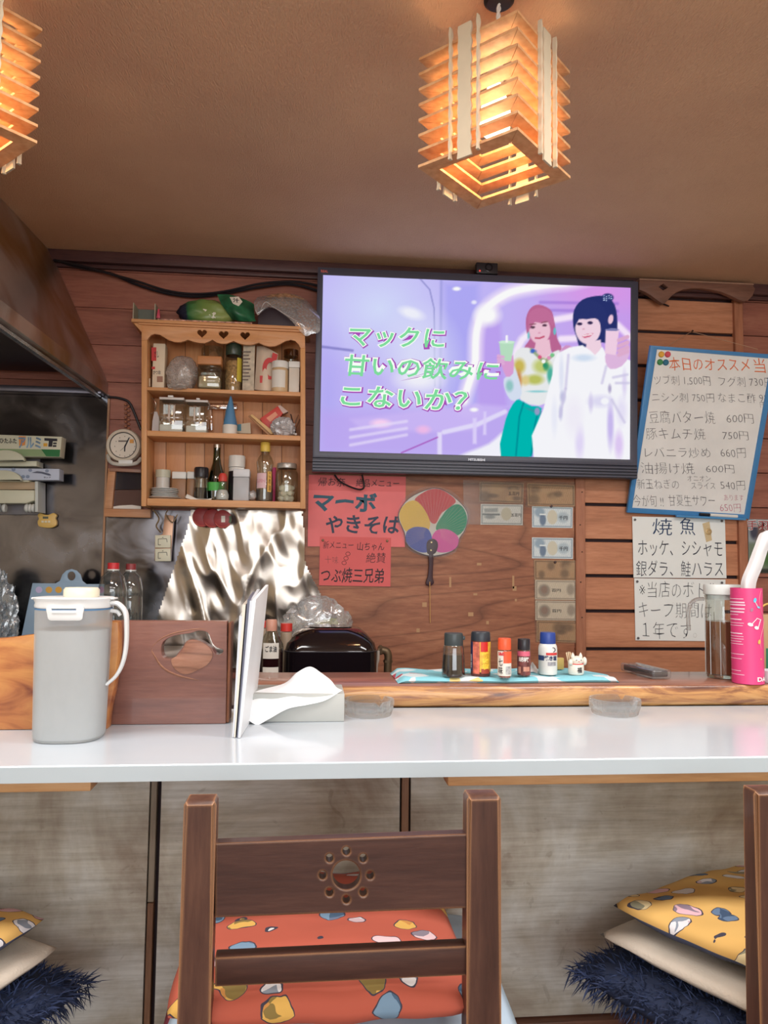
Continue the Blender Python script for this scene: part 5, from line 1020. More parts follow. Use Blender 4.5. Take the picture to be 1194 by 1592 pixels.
part('rib', rb, M('fan_rib', (206, 186, 160), .5, vary=.2), fn, kind='stuff')
part('rim', tube([atY(x_, yy, yf + .001) for x_, yy in face[::2]], .0016, 6, True), M('fan_rim', (90, 80, 86), .5), fn)
hm = M('fan_handle', (58, 28, 38), .5); part('hub', slab(PY(yf - .002), fc(smooth_loop([(495, 605), (545, 625), (562, 680), (540, 750), (500, 775), (450, 765), (436, 700), (445, 635)], 4)), .006, .001), hm, fn)
part('handle', slab(PY(yf - .001), fc(smooth_loop([(462, 770), (510, 770), (508, 900), (505, 1020), (517, 1080), (480, 1112), (440, 1105), (430, 1075), (450, 1010), (462, 900)], 4)), .008, .002), hm, fn)
for x_, yy in ((490, 645), (485, 730)): part('rivet', xz(lathe([(.0012, .003), (.0024, .003), (.0028, 0)], (0, 0, 0), 12), atY(*fc([(x_, yy)])[0], yf - .0025)), M('rivet_gold', (214, 190, 130), .3, .6), fn)
single('bamboo_stick', tube([atY(*fc([(472, 1068)])[0], yf - .003), atY(*fc([(477, 1510)])[0], DW - .012)], .0016, 7), M('bamboo', (206, 158, 100), .5), 'thin bamboo stick hanging straight down from the fan handle', 'stick')
fs = fc(smooth_loop([(500, 40), (700, 90), (880, 260), (900, 420), (810, 620), (720, 770), (480, 805), (250, 730), (170, 560), (120, 380), (180, 190), (340, 80)], 4))
part('wrapper', slab(PY(yf - .004), fs, .0004), THIN('fan_wrap', (250, 250, 250), .004, .008, .1, .06), fn, smooth=0)
# old banknotes in sleeves
def note(i, poly, kind, label):
    Yn = DW - .0082; X, Y, U, V = grid_pts(poly, 66, 34); base = {'blue': (188, 196, 196), 'pale': (190, 190, 180), 'brown': (150, 118, 88), 'grey': (172, 162, 148), 'dark': (132, 106, 84)}[kind]
    inkc = {'blue': (96, 118, 140), 'pale': (104, 116, 124), 'brown': (92, 68, 48), 'grey': (120, 106, 98), 'dark': (90, 72, 62)}[kind]
    base = tuple(min(245, x*(1.22 if kind == 'blue' else 1.42)) for x in base); P = Paint(U*64, V*32, base); rng = np.random.RandomState(i + 3); X_, Y_ = U*64, V*32
    P.mix(inkc, (.10 + .10*np.sin(X_*2.1 + 2*np.sin(Y_*.7 + i)))*(np.abs(U-.5) < .47)*(np.abs(V-.5) < .43)); P.mix(inkc, .12*rng.rand(*U.shape))
    for a in ([(2, 2), (62, 2), (62, 30), (2, 30), (2, 2)],): P.line(a, .3, inkc, 1.0, .7)
    if kind in ('blue',): P.ell(12, 9, 8, 7, (120, 146, 168), .5, .7); P.ell(17, 20, 5, 9, (90, 112, 140), .4, .85); P.line([(13, 12), (21, 12)], .6, base, 1); P.ell(32, 16, 8, 11, (206, 202, 182), .15); P.ell(49, 16, 9, 8, (150, 172, 184), .5, .6)
    elif kind == 'pale': P.line([(4, 16), (28, 16)], .6, inkc, 1.5, .9); P.poly([(5, 7), (26, 6), (26, 12), (6, 13)], inkc, 2, .5); P.ell(14, 20, 8, 3, inkc, .6, .6); P.ell(39, 15, 8, 10, (206, 202, 186), .15)
    elif kind == 'grey': P.ell(14, 17, 9, 10, inkc, .4, .6); P.ell(14, 16, 5, 6, (150, 110, 96), .4, .6); P.ell(55, 15, 6, 9, inkc, .6, .5)
    else:
        for k in range(7): P.ell(rng.uniform(6, 58), rng.uniform(6, 26), rng.uniform(4, 10), rng.uniform(3, 8), (inkc, (196, 160, 120))[k % 2], .8, .55)
    o = thing('banknote', label, 'banknote', atY(sum(p[0] for p in poly)/4, max(p[1] for p in poly), Yn), 'old banknotes on the wood wall')
    part('sheet', slab(PY(Yn), poly, .0008), M('note_paper', (196, 188, 170), .7), o, smooth=0); part('print', picture(PY(Yn), X, Y, P.c, .0004), VCOL('note_print', 0, .6), o, smooth=0)
    def sub(u0, v0, u1, v1): return [bil(poly, u0, v0), bil(poly, u1, v0), bil(poly, u1, v1), bil(poly, u0, v1)]
    tx = {'blue': ('千円', (.66, .42, .87, .62)), 'pale': ('五百円', (.72, .44, .96, .6)), 'grey': ('百円', (.4, .44, .62, .6)), 'brown': ('', 0), 'dark': ('五百円', (.66, .44, .9, .62))}[kind]
    if tx[0]: part('lettering', letters(tx[0], PY(Yn), sub(*tx[1]), weight=.02, off=.0008), ink, o, smooth=0)
    return o
NOTES = [([(745.5, 749), (814.5, 751), (813, 783), (745, 780)], 'dark', 'dark wrinkled banknote in a plastic sleeve, top of the short column beside the fan'),
 ([(747.5, 783.5), (813, 784.5), (812.5, 816.5), (747, 815.5)], 'pale', 'pale banknote with an empty oval under the dark one of the short column'),
 ([(819.5, 751), (893.5, 754), (894, 787), (820.5, 786)], 'brown', 'brown glossy banknote at the top of the long column by the batten'),
 ([(827, 787), (890.5, 788.5), (890, 821), (827, 820)], 'blue', 'blue banknote with a vase just under the top brown note'),
 ([(827, 835.5), (891, 836.5), (890.5, 869), (827, 868)], 'blue', 'blue banknote with a vase standing alone between two gaps in the long column'),
 ([(830.5, 870.5), (897, 871.5), (896, 902), (831, 901)], 'brown', 'brown banknote in the long column just under the lower blue one'),
 ([(832, 901.5), (896, 902.5), (896, 933), (832, 932)], 'grey', 'upper of the two grey banknotes with a round portrait frame'),
 ([(832.5, 933.5), (897, 934.5), (896.5, 965), (832.5, 964)], 'grey', 'lower of the two grey banknotes with a round portrait frame'),
 ([(834.5, 965), (898.5, 966.5), (898, 999), (834.5, 997.5)], 'brown', 'brown banknote at the bottom of the long column behind the blue-capped shaker')]
for i, (pl_, kd, lb) in enumerate(NOTES): note(i, pl_, kd, lb)
slv = THIN('sleeve_film', (246, 246, 244), .01, .025, .12, .06)
for lb, pl_ in (('clear plastic sleeve over the short column of two banknotes', [(720, 746), (815.5, 749), (814, 817.5), (721, 815)]), ('clear plastic sleeve over the top brown banknote of the long column', [(816, 748), (896, 750), (895.5, 790), (817, 789)]), ('clear plastic sleeve over the lower banknotes of the long column', [(829, 870), (899, 871.5), (900, 1001), (832, 999)])):
    o = thing('plastic_sleeve', lb, 'sleeve', atY(pl_[0][0] + 30, pl_[2][1], DW - .011), 'clear sleeves over the banknotes'); part('film', slab(PY(DW - .0108), pl_, .0005), slv, o, smooth=0)
for k, (x_, yy, lb) in enumerate(((857, 787, 'dark pushpin between the top brown and the blue banknote'), (863, 874, 'dark pushpin at the top of the brown banknote in the long column'))):
    single('pushpin', xz(lathe([(0, .006), (.004, .005), (.005, .002), (.003, 0)], (0, 0, 0), 12), atY(x_, yy, DW - .0113)), M('pin_dark', (70, 44, 44), .4), lb, 'pin')

# ================================================================== whiteboard and signs on the right
BL = atY(975, 797, DW - .022); BR_ = atY(1165, 807, DW - .022); a_ = math.radians(15)
ux = (BR_ - BL).normalized(); vv = Vector((0, -math.sin(a_), math.cos(a_))); nn = ux.cross(vv).normalized()
wbp = Pl(BL, nn); TL_ = wbp.hit(1012, 537)
def w2px(p): d = p - CAM; return (W_/2 + F_*d.dot(RT)/d.dot(FW), H_/2 - F_*d.dot(UP)/d.dot(FW))
hgt = (TL_ - BL); TR_ = BR_ + hgt; TRp = w2px(TR_)
wb = thing('whiteboard', 'blue-framed whiteboard of handwritten prices leaning forward from the wall right of the television', 'whiteboard', BL)
outer = [(1012, 537), TRp, (1165, 807), (975, 797)]
def inset(P, f): c = (sum(p[0] for p in P)/4, sum(p[1] for p in P)/4); return [(c[0] + (p[0]-c[0])*f[0], c[1] + (p[1]-c[1])*f[1]) for p in P]
inn = [(1021.5, 543), (TRp[0] - 9, TRp[1] + 6), (1158, 800), (983, 789.5)]
part('frame', slab(wbp, [outer, inn], .016, .0015), M('frame_blue', (70, 134, 190), .35), wb); part('board', slab(wbp.off(-.004), inn, .008), M('board_white', (232, 232, 230), .25), wb)
wbs = wbp.off(-.004); org = M('marker_orange', (226, 108, 50), .5); gry = M('marker_grey', (96, 92, 98), .5); pnk = M('marker_pink', (190, 96, 128), .5)
for tx, qd, m_ in (('本日のオススメ', (1041, 555, 1166, 576), org), ('当店', (1173, 557, 1214, 580), org), ('ツブ刺 1,500円', (1018, 583, 1105, 599), gry), ('フグ刺 730円', (1118, 585, 1201, 601), gry), ('ニシン刺 750円', (1014, 610, 1111, 625), gry), ('なまこ酢 920', (1117, 611, 1203, 626), gry), ('円', (1182, 625, 1192, 634), gry),
    ('豆腐バター焼', (1010, 638, 1112, 658), gry), ('600円', (1130, 643, 1172, 658), gry), ('豚キムチ焼', (1005, 665, 1097, 683), gry), ('750円', (1124, 670, 1164, 684), gry), ('レバニラ炒め', (1003, 695, 1105, 711), gry), ('660円', (1121, 696, 1160, 712), gry), ('油揚げ焼', (997, 718, 1080, 737), gry), ('600円', (1098, 722, 1142, 735), gry),
    ('新玉ねぎの', (991, 744, 1056, 760), gry), ('オニオン', (1069, 739, 1105, 748), gry), ('スライス', (1075, 750, 1112, 760), gry), ('540円', (1121, 747, 1159, 762), gry), ('今が旬 !!', (986, 769, 1032, 787), gry), ('甘夏生サワー', (1040, 769, 1112, 787), gry), ('あります', (1126, 769, 1156, 778), pnk), ('650円', (1120, 783, 1152, 796), pnk)):
    part('lettering', letters(tx, wbs, qd, .012, weight=-.018 if m_ is not org else -.006, hand=.035, seed=len(tx) + qd[0], slant=-.12 if False else -.1, off=.0008), m_, wb, smooth=0)
part('pen_tray', slab(wbp.off(.014), [(1052, 801), (1160, 806), (1160, 809), (1052, 804)], .014, .0008), M('frame_blue2', (80, 146, 200), .35), wb)
for k, (x_, yy, c_, nm) in enumerate(((1028, 551, (226, 170, 60), 'yellow'), (1038, 551, (214, 80, 96), 'red'), (1026, 563, (60, 140, 84), 'green'), (1035, 563.5, (40, 110, 140), 'blue'))):
    q = wbs.hit(x_, yy); single('magnet', tf(lathe([(0, .006), (.008, .006), (.0105, .004), (.0115, .0005)], (0, 0, 0), 20), Matrix.Translation(q) @ nn.to_track_quat('Z', 'Y').to_matrix().to_4x4()), M('magnet_' + nm, c_, .35), nm + ' round magnet at the top left corner of the whiteboard', 'magnet', 'magnets on the whiteboard')
tp = wbp.off(.008); mk = thing('marker_pen', 'black-capped white marker lying on the pen tray of the whiteboard', 'marker', tp.hit(1110, 803))
part('cap', tube([tp.hit(1088, 799.5), tp.hit(1103, 800.5)], .0058, 10), blkp, mk); part('barrel', tube([tp.hit(1103.5, 800.5), tp.hit(1146, 803)], .0062, 10), wht, mk)
cl = thing('hanging_cord', 'thin cord holding the whiteboard up from a nail in the planks', 'cord', atY(1075, 516, DW)); npnt = atY(1075, 515.5, DW - .012)
part('string', tube([wbp.hit(1178, 543), npnt, wbp.hit(1034, 540)], .0012, 5), M('string_tan', (196, 160, 130), .6), cl); part('nail', xz(lathe([(.0012, -.012), (.0012, .008), (.004, .009), (.0035, .011), (0, .011)], (0, 0, 0), 10), npnt), MATS['nail_steel'], cl)
pw = M('sign_paper', (236, 240, 238), .7, vary=.02); y_ = DW - .006
o = paper('menu_sign', 'upper white sheet with grilled fish menu in big letters below the whiteboard', 'sign', [(983, 803), (1127, 806), (1129.5, 899), (985, 898)], y_, pw)
pp = PY(y_ - .0002)
for tx, qd, m_ in (('焼', (1014, 806, 1045, 832), inkb), ('魚', (1057, 805, 1081, 832), inkb), ('ホッケ、シシャモ', (992, 840, 1123, 864), inkn), ('銀ダラ、鮭ハラス', (989, 871, 1124, 896), inkn)): part('lettering', letters(tx, pp, qd, .008, weight=-.006 if m_ is inkb else -.01, hand=.03, seed=qd[0], off=.0007), m_, o, smooth=0)
o2 = paper('menu_sign', 'lower white sheet with thin handwriting under the grilled fish menu', 'sign', [(986, 899), (1128, 901), (1124, 997), (988, 995.5)], y_ + .0012, pw)
for tx, qd in (('※当店のボトル', (994, 903, 1116, 929)), ('キープ期間は', (993, 936, 1106, 961)), ('１年です。', (999, 967, 1083, 993))): part('lettering', letters(tx, PY(y_ + .001), qd, .008, weight=-.02, hand=.035, seed=qd[0], off=.0007), M('ink_thin', (66, 66, 74), .6), o2, smooth=0)
for k, (x_, yy, lb) in enumerate(((987, 808, 'upper left'), (1122, 810, 'upper right'), (990.5, 904, 'middle left'), (1122, 906, 'middle right'), (992, 992, 'lower left'))): single('pushpin', xz(lathe([(0, .005), (.004, .0045), (.0048, .002), (.003, 0)], (0, 0, 0), 12), atY(x_, yy, y_ - .0008)), M('pin_grey', (96, 94, 98), .4, .3), 'grey pushpin at the %s of the white fish menu sheets' % lb, 'pin', 'pins in the fish menu sheets')
single('holed_coin', xz(loops2d([circ(0, 0, .0125, n=24), circ(0, 0, .003, n=12)], .002, .0004), atY(1102, 826.5, y_ - .0022)), M('coin_brass', (196, 172, 130), .35, .6), 'small brass coin with a hole taped on the fish menu sheet', 'coin')
single('tape_piece', slab(PY(y_ - .0006), [(1092, 814), (1103, 811), (1107, 840), (1098, 843)], .0004), THIN('tape_clear', (248, 240, 226), .02, .05), 'strip of yellowed clear tape over the brass coin', 'tape', smooth=0)
# poster at the right edge
y_ = DW - .006; pq = [(1163, 807), (1260, 809), (1260, 893), (1164, 890)]; X, Y, U, V = grid_pts(pq, 60, 50); P = Paint(X, Y, (150, 160, 166))
P.poly([(1163, 844), (1260, 838), (1260, 893), (1163, 891)], (110, 126, 108), 6); P.ell(1190, 830, 16, 18, (120, 92, 84), .6); P.ell(1210, 840, 26, 22, (110, 76, 64), .6); P.ell(1172, 826, 6, 12, (60, 60, 80), .6); P.poly([(1163, 884), (1260, 886), (1260, 893), (1163, 891)], (40, 44, 40), 3); P.ell(1178, 868, 10, 8, (150, 150, 120), .8); P.ell(1200, 870, 16, 10, (70, 110, 60), .8)
o = paper('photo_poster', 'photo poster with white-edged red lettering at the right edge behind the pink canister', 'poster', pq, y_, M('poster_paper', (150, 150, 150), .4)); part('picture', picture(PY(y_), X, Y, P.c, .0005), VCOL('poster_print', 0, .4), o, smooth=0)
part('lettering', letters('手羽先', PY(y_), (1160, 808, 1213, 825), .01, weight=.045, off=.001), M('ink_whiteb', (226, 222, 222), .5), o, smooth=0); part('lettering', letters('手羽先', PY(y_), (1161, 809, 1212, 824), .01, weight=.008, off=.0015), M('ink_darkred', (150, 50, 56), .5), o, smooth=0)

# ================================================================== kitchen side, behind the counter
# blue cutting board leaning on the steel wall
YC = DW - .13; zc_ = .778
cb = thing('cutting_board', 'pale blue plastic cutting board with a ring handle and fruit dots behind the water pitcher', 'cutting board', (atY(105, 980, YC).x, YC, zc_))
bl = atY(38, 1000, YC); zlow = w2px(Vector((bl.x, YC, zc_)))[1]
bo = [(50.5, 906.5), (86, 907), (93, 903), (97, 893), (103, 887), (111, 884.5), (119, 887), (125, 893), (128, 903), (134, 908), (162, 908), (158, zlow), (30, zlow)]
part('board', slab(PY(YC), [bo, circ(111, 895.5, 6.2, 7, 20)], .006, .0008), M('board_blue', (146, 172, 196), .45), cb)
for k, (x_, c_) in enumerate(((60.5, (190, 180, 216)), (76, (214, 166, 80)), (91, (220, 166, 66)), (157, (196, 130, 196)))): part('fruit_dot', slab(PY(YC - .0006), circ(x_, 917, 5.2, 5, 16), .0006), M('dot%d' % k, c_, .5), cb, smooth=0)
clearp = THIN('clear_pet', (226, 230, 230), .10, .04)
for k, (x0_, x1_, yt_, Y_, lb) in enumerate(((160, 206, 875, 2.55, 'clear empty plastic bottle with a red cap beside the pitcher handle'), (190, 230, 876.5, 2.66, 'clear empty plastic bottle with a dull red cap, partly behind the first'))):
    o, cx, r, h = bottle('plastic_bottle', lb, 'bottle', x0_, x1_, yt_, .776, Y_, (clearp, [(0, 0), (.92, 0), (1, .02), (1, .18), (.95, .2), (1, .22), (1, .60), (.96, .62), (1, .64), (.97, .72), (.8, .84), (.44, .90), (.36, .905), (.36, .93), (0, .93)]), [('cap', M('cap_red%d' % k, ((206, 50, 58), (150, 60, 64))[k], .4), [(0, .93), (.40, .93), (.40, .99), (.37, 1), (0, 1)]), ('neck_ring', wht, [(.36, .915), (.42, .915), (.42, .928), (.36, .928)])], 'empty clear bottles')
o = thing('plastic_bag', 'crumpled grey-blue plastic bag against the steel wall at the far left', 'bag', (atY(10, 990, DW - .15).x, DW - .15, .778)); q = atY(12, 940, DW - .15)
part('film', blob((q.x - .045, DW - .15, .85), (.075, .05, .17), .3, 2.6, 21, sub=5, flat=.778, ridge=True), THIN('bag_greyblue', (196, 206, 214), .16, .25, .15), o)
# sauce bottles
zw = .66; Ys = 2.34
o, cx, r, h = bottle('sesame_oil_bottle', 'clear dark oil bottle with a white label standing behind the menus', 'bottle', 409, 447, 963, zw, Ys, (glass, [(0, 0), (.95, 0), (1, .02), (1, .66), (.96, .70), (.45, .84), (.42, .87), (0, .87)]), [('liquid', M('oil_brown', (52, 22, 26), .12), [(0, .005), (.95, .01), (.95, .64), (0, .65)]), ('cap', M('cap_pinkish', (206, 150, 130), .35), [(0, .86), (.44, .86), (.46, .9), (.46, .98), (.4, 1), (0, 1)])])
zt_ = lambda py: zat(428, py, Ys); part('label', cylpatch((cx, Ys), r, zt_(1022), zt_(998), -38, 38), paperw, o); part('label', cylpatch((cx, Ys), r, zt_(1046), zt_(1035), -38, 38), paperw, o)
part('lettering', letters_cyl('ごま油', (cx, Ys), r, zt_(1012), zt_(1002), -26, 26, .02, .0012), ink, o, smooth=0)
o, *_ = bottle('seasoning_jar', 'red-capped jar mostly hidden behind the dark oil bottle', 'jar', 442, 460, 969, zw, Ys + .09, (M('jar_paleglass', (170, 150, 130), .3), [(0, 0), (1, 0), (1, .88), (0, .88)]), [('cap', M('cap_red2', (206, 58, 50), .4), [(0, .89), (1, .89), (1, 1), (0, 1)])])
o, *_ = bottle('seasoning_jar', 'red-capped jar peeping out left of the dark oil bottle', 'jar', 411, 424, 965, zw, Ys + .11, (M('jar_paleglass', (170, 150, 130), .3), [(0, 0), (1, 0), (1, .9), (0, .9)]), [('cap', MATS['cap_red2'], [(0, .91), (1, .91), (1, 1), (0, 1)])])
# black rice cooker with brass gas elbow
Yk = 2.50; cx, r = span(449, 586, Yk); lac = M('lacquer_black', (22, 16, 20), .1, coat=.5, vary=.02); zk_ = lambda py: zat(520, py, Yk - .1)
rc = thing('rice_cooker', 'glossy black rice cooker behind the raised board', 'rice cooker', (cx, Yk, zw))
def rbox(x0, x1, y0_, y1_, secs, mat, nm, seg=9):
    b = bmesh.new(); rings = []
    for z, ins, cr in secs:
        ring = []
        for (sx_, sy_, a0) in ((1, 1, 0), (-1, 1, 90), (-1, -1, 180), (1, -1, 270)):
            ex_ = (x1 if sx_ > 0 else x0) - sx_*(ins + cr); ey_ = (y1_ if sy_ > 0 else y0_) - sy_*(ins + cr)
            for k in range(seg): a = math.radians(a0 + 90*k/(seg-1)); ring.append(b.verts.new((ex_ + cr*math.cos(a), ey_ + cr*math.sin(a), z)))
        rings.append(ring)
    for A, B in zip(rings, rings[1:]):
        for k in range(len(A)): b.faces.new((A[k], A[(k+1) % len(A)], B[(k+1) % len(B)], B[k]))
    b.faces.new(rings[0]); b.faces.new(rings[-1]); return b
zA, zS, zTp = zw, zk_(1012), zk_(978.5)
part('body', rbox(cx - r, cx + r, Yk - .13, Yk + .13, [(zA, .01, .05), (zA + .01, 0, .05), (zS - .003, 0, .05), (zS, .003, .05)], lac, 'body'), lac, rc, smooth=40)
hL = zTp - zS; part('lid', rbox(cx - r + .001, cx + r, Yk - .13, Yk + .13, [(zS + .001, .001, .05), (zS + hL*.35, .006, .05), (zS + hL*.75, .03, .055), (zS + hL*.95, .048, .055), (zTp, .06, .05)], lac, 'lid'), lac, rc, smooth=40)
part('seam_ring', rbox(cx - r - .001, cx + r + .001, Yk - .131, Yk + .131, [(zS - .001, 0, .05), (zS + .001, 0, .05)], lac, 's'), M('seam_grey', (90, 84, 90), .3, .6), rc)
part('lid_plate', rbox(cx - r + .075, cx + r - .075, Yk - .06, Yk + .06, [(zTp + .0005, 0, .03), (zTp + .004, .002, .03)], lac, 'p'), lac, rc)
el = thing('gas_pipe', 'brass gas pipe elbow and cock right of the rice cooker', 'pipe', (atY(600, 1040, Yk).x, Yk, zw)); brs = M('old_brass', (112, 94, 72), .45, .7)
yg = Yk - .02; part('elbow', tube([Vector((atY(588, 1011, yg).x, yg, zat(588, 1011, yg)))] + smooth_path([atY(594, 1010.5, yg), atY(601, 1013, yg), atY(603.5, 1020, yg), atY(603, 1030, yg)], 5) + [Vector((atY(602, 1040, yg).x, yg, zw))], .0125, 14), brs, el)
part('nut', tube([atY(589.5, 1010.5, yg), atY(593.5, 1010.5, yg)], .0165, 6, bm=tube([atY(603.2, 1026, yg), atY(603, 1030, yg)], .015, 6)), brs, el); part('hose', tube(smooth_path([atY(588, 1012, yg - .02), atY(587.5, 1026, yg - .03), atY(585, 1038, yg - .03), Vector((atY(583, 1045, yg).x, yg - .03, zw))], 5), .005, 8), M('hose_grey', (170, 160, 150), .5), el)
o = thing('plastic_bag', 'clear plastic bag with greens slumped behind the rice cooker lid', 'bag', (atY(490, 975, 2.72).x, 2.71, zw)); q = atY(493, 968, 2.70)
part('film', blob((q.x, 2.715, q.z - .03), (.12, .055, .115), .22, 2.2, 31, flat=zw, ridge=True), film, o); part('contents', blob((q.x + .04, 2.71, q.z - .05), (.06, .03, .06), .3, 3, 6, sub=3), M('greens_pale', (176, 180, 120), .6, vary=.3, vscale=40), o)
# ================================================================== things on the white counter
# wood partition boards
YPN = atZ(300, 1126, ZT).y
pnk = WOOD('plank_redbrown', ((104, 66, 58), (126, 82, 70), (144, 98, 82)), 'X', lines=.2, rough=.35, coat=.2, scale=4)
wp = thing('knot_plank', 'upright reddish-brown plank with a big knot hole on the counter left of the menus', 'plank', (atY(260, 1120, YPN).x, YPN, ZT))
zpx = lambda x: w2px(Vector((atY(x, 1126, YPN).x, YPN, ZT + .0004)))[1]
def kk(p): return [(230 + x*.12563, 960 + y*.12565) for x, y in p]
ol = [(150, 965.5), (353, 966), (353, 998), (349, 1008), (348, 1014), (352, 1018), (352, 1040), (351, zpx(351)), (150, zpx(150))]
ol = [(150, 965.5), (353, 966), (352.6, 1040), (351, zpx(351)), (150, zpx(150))]
hole = kk(smooth_loop([(190, 300), (330, 225), (520, 195), (610, 165), (700, 170), (750, 200), (775, 260), (800, 320), (850, 370), (930, 400), (920, 440), (870, 465), (830, 440), (790, 380), (700, 320), (620, 285), (530, 275), (470, 300), (430, 370), (380, 430), (350, 475), (300, 510), (200, 500), (165, 420)], 3))
part('board', slab(PY(YPN), [ol, hole], .028, .0008), pnk, wp, smooth=18)
rim = WOOD('knot_rim', ((112, 72, 56), (138, 92, 68), (158, 110, 82)), 'X', lines=.3, scale=12, bump=.5)
ring = kk(smooth_loop([(80, 390), (140, 280), (300, 200), (480, 160), (640, 140), (760, 165)], 5)[:25]); ring2 = kk(smooth_loop([(85, 400), (110, 520), (200, 630), (330, 700), (480, 745), (640, 750)], 5)[:25])
for rr_, w_ in ((ring, .0018), (ring2, .0024)): part('knot_rim', tube([atY(x, yy, YPN + .001) for x, yy in rr_], [w_*math.sin(math.pi*(i + 1)/(len(rr_) + 1))**.5 for i in range(len(rr_))], 8), rim, wp)
part('knot', slab(PY(YPN - .0015), kk(smooth_loop([(470, 310), (530, 282), (620, 292), (700, 325), (780, 400), (800, 480), (740, 580), (620, 650), (500, 700), (400, 690), (310, 610), (290, 520), (350, 478), (430, 400)], 4)), .0016, .0006), WOOD('knot_wood', ((124, 80, 62), (150, 104, 82), (170, 124, 100)), 'X', lines=.5, scale=9, lscale=60), wp)
# the end of the plank: live edge
xe = atY(352.5, 1040, YPN).x; part('end_bark', box(xe, xe + .006, YPN + .004, YPN + .05, ZT + .0006, zat(353, 968, YPN), .003), WOOD('end_bark', ((110, 66, 48), (140, 90, 66), (170, 112, 76)), 'Z', lines=.3, scale=8), wp)
# pale slab behind the pitcher
YSL = YPN - .036
sl = thing('live_edge_slab', 'orange-brown live-edge slab standing on the counter behind the pitcher', 'slab', (atY(60, 1120, YSL).x, YSL, ZT)); zq = lambda x: w2px(Vector((atY(x, 1126, YSL).x, YSL, ZT + .0004)))[1]
so_ = [(-60, 996), (0, 993), (20, 991), (40, 988), (56, 986.5), (90, 980), (130, 972), (160, 967.5), (175, 966), (183, 967), (184.5, 985), (184, 1010), (182, 1030), (180, 1048), (176, 1075), (170, 1100), (166, zq(166)), (-60, zq(-60))]
t = NT('slab_wood'); p = t.n('ShaderNodeBsdfPrincipled', Roughness=.35); tc = t.n('ShaderNodeTexCoord'); mp = t.n('ShaderNodeMapping'); mp.inputs['Scale'].default_value = (2.5, 4, 9); t.l(tc, 'Object', mp, 'Vector')
n1 = t.n('ShaderNodeTexNoise', Scale=2.6, Detail=6.0, Distortion=1.0); t.l(mp, 0, n1, 'Vector'); r1 = t.ramp([(.3, rgb((122, 62, 42))), (.42, rgb((178, 112, 66))), (.6, rgb((206, 146, 84)))]); t.l(n1, 0, r1, 0); t.l(r1, 0, p, 'Base Color'); t.l(p, 0, t.out, 0)
part('board', slab(PY(YSL), [so_], .03, .002), t.m, sl)
# water pitcher
YPI = 1.305; cxp, rp = span(57, 174, YPI); cxp = atY(112, 1050, YPI).x
zp = lambda py: zat(112, py, YPI); hp = zp(945) - ZT
pt = thing('water_pitcher', 'large frosted white plastic water pitcher with a blue ring and side handle', 'pitcher', (cxp, YPI, ZT))
t = NT('frosted_white'); p = t.n('ShaderNodeBsdfPrincipled', Roughness=.45); p.inputs['Base Color'].default_value = rgb((240, 240, 238)); tr = t.n('ShaderNodeBsdfTransparent'); tl = t.n('ShaderNodeBsdfTranslucent', Color=rgb((244, 244, 242)))
nz = t.n('ShaderNodeTexNoise', Scale=6.0); mr = t.n('ShaderNodeMapRange'); mr.inputs['To Min'].default_value = .52; mr.inputs['To Max'].default_value = .58; t.l(nz, 0, mr, 0)
m1 = t.n('ShaderNodeMixShader', i0=.5); t.l(p, 0, m1, 1); t.l(tl, 0, m1, 2); m2 = t.n('ShaderNodeMixShader'); t.l(mr, 0, m2, 0); t.l(m1, 0, m2, 1); t.l(tr, 0, m2, 2); t.l(m2, 0, t.out, 0); frost = t.m
fnp = lambda a, z: 1.0/(abs(math.cos(a))**2.6 + abs(math.sin(a))**2.6)**(1/2.6)
R0, R1 = rp*.925, rp*.995
part('body', lathe([(R0*.9, .0005), (R0*.97, .002), (R0, .007), (R1, hp)], (cxp, YPI, ZT), 48, fn=fnp, cap=False), frost, pt, smooth=60)
part('base', lathe([(0, .001), (R0*.95, .001), (R0*.95, .003), (0, .003)], (cxp, YPI, ZT), 48, fn=fnp), frost, pt)
zwat = zp(977) - ZT; part('water', lathe([(0, .004), (R0*.965, .0045), (R0*.985, .01), (R0 + (R1-R0)*zwat/hp - .002, zwat), (0, zwat)], (cxp, YPI, ZT), 48, fn=fnp), M('pitcher_water', (158, 164, 168), .3, vary=.01), pt, smooth=60)
zr = zp(946.5) - ZT; part('seal_ring', lathe([(R1*.99, zr), (R1*1.005, zr), (R1*1.005, zr + .0022), (R1*.99, zr + .0022)], (cxp, YPI, ZT), 48, fn=fnp, cap=False), M('seal_blue', (78, 126, 170), .4), pt)
lw_ = M('lid_white3', (228, 230, 230), .3); zl_ = zp(943.5) - ZT; zl2 = zp(928) - ZT
part('lid', lathe([(0, zl_), (R1*1.0, zl_), (R1*1.02, zl_ + .003), (R1*1.0, zl_ + (zl2-zl_)*.5), (R1*1.03, zl2 - .004), (R1*1.05, zl2 - .001), (R1*1.02, zl2), (0, zl2)], (cxp, YPI, ZT), 48, fn=fnp), lw_, pt, smooth=40)
part('spout', slab(PZ(ZT + zl2), [(48, 927), (70, 921), (72, 933), (50, 931)], .004, 0) if False else box(cxp - R1*1.12, cxp - R1*.7, YPI - .016, YPI + .016, ZT + zl2 - .004, ZT + zl2 - .0005, .0015), lw_, pt)
part('ear', box(cxp + R1*.8, cxp + R1*1.14, YPI - .014, YPI + .014, ZT + zl2 - .0035, ZT + zl2 - .0005, .0015), lw_, pt)
zk1 = zp(913) - ZT; xk = atY(127, 920, YPI).x; rk_ = (atY(154, 920, YPI).x - atY(99, 920, YPI).x)/2
part('knob', lathe([(0, zl2), (rk_*.96, zl2), (rk_, zl2 + .003), (rk_*1.0, zk1 - .004), (rk_*.9, zk1), (0, zk1 + .0005)], (xk, YPI, ZT), 36), M('knob_cream', (222, 218, 196), .3), pt, smooth=40)
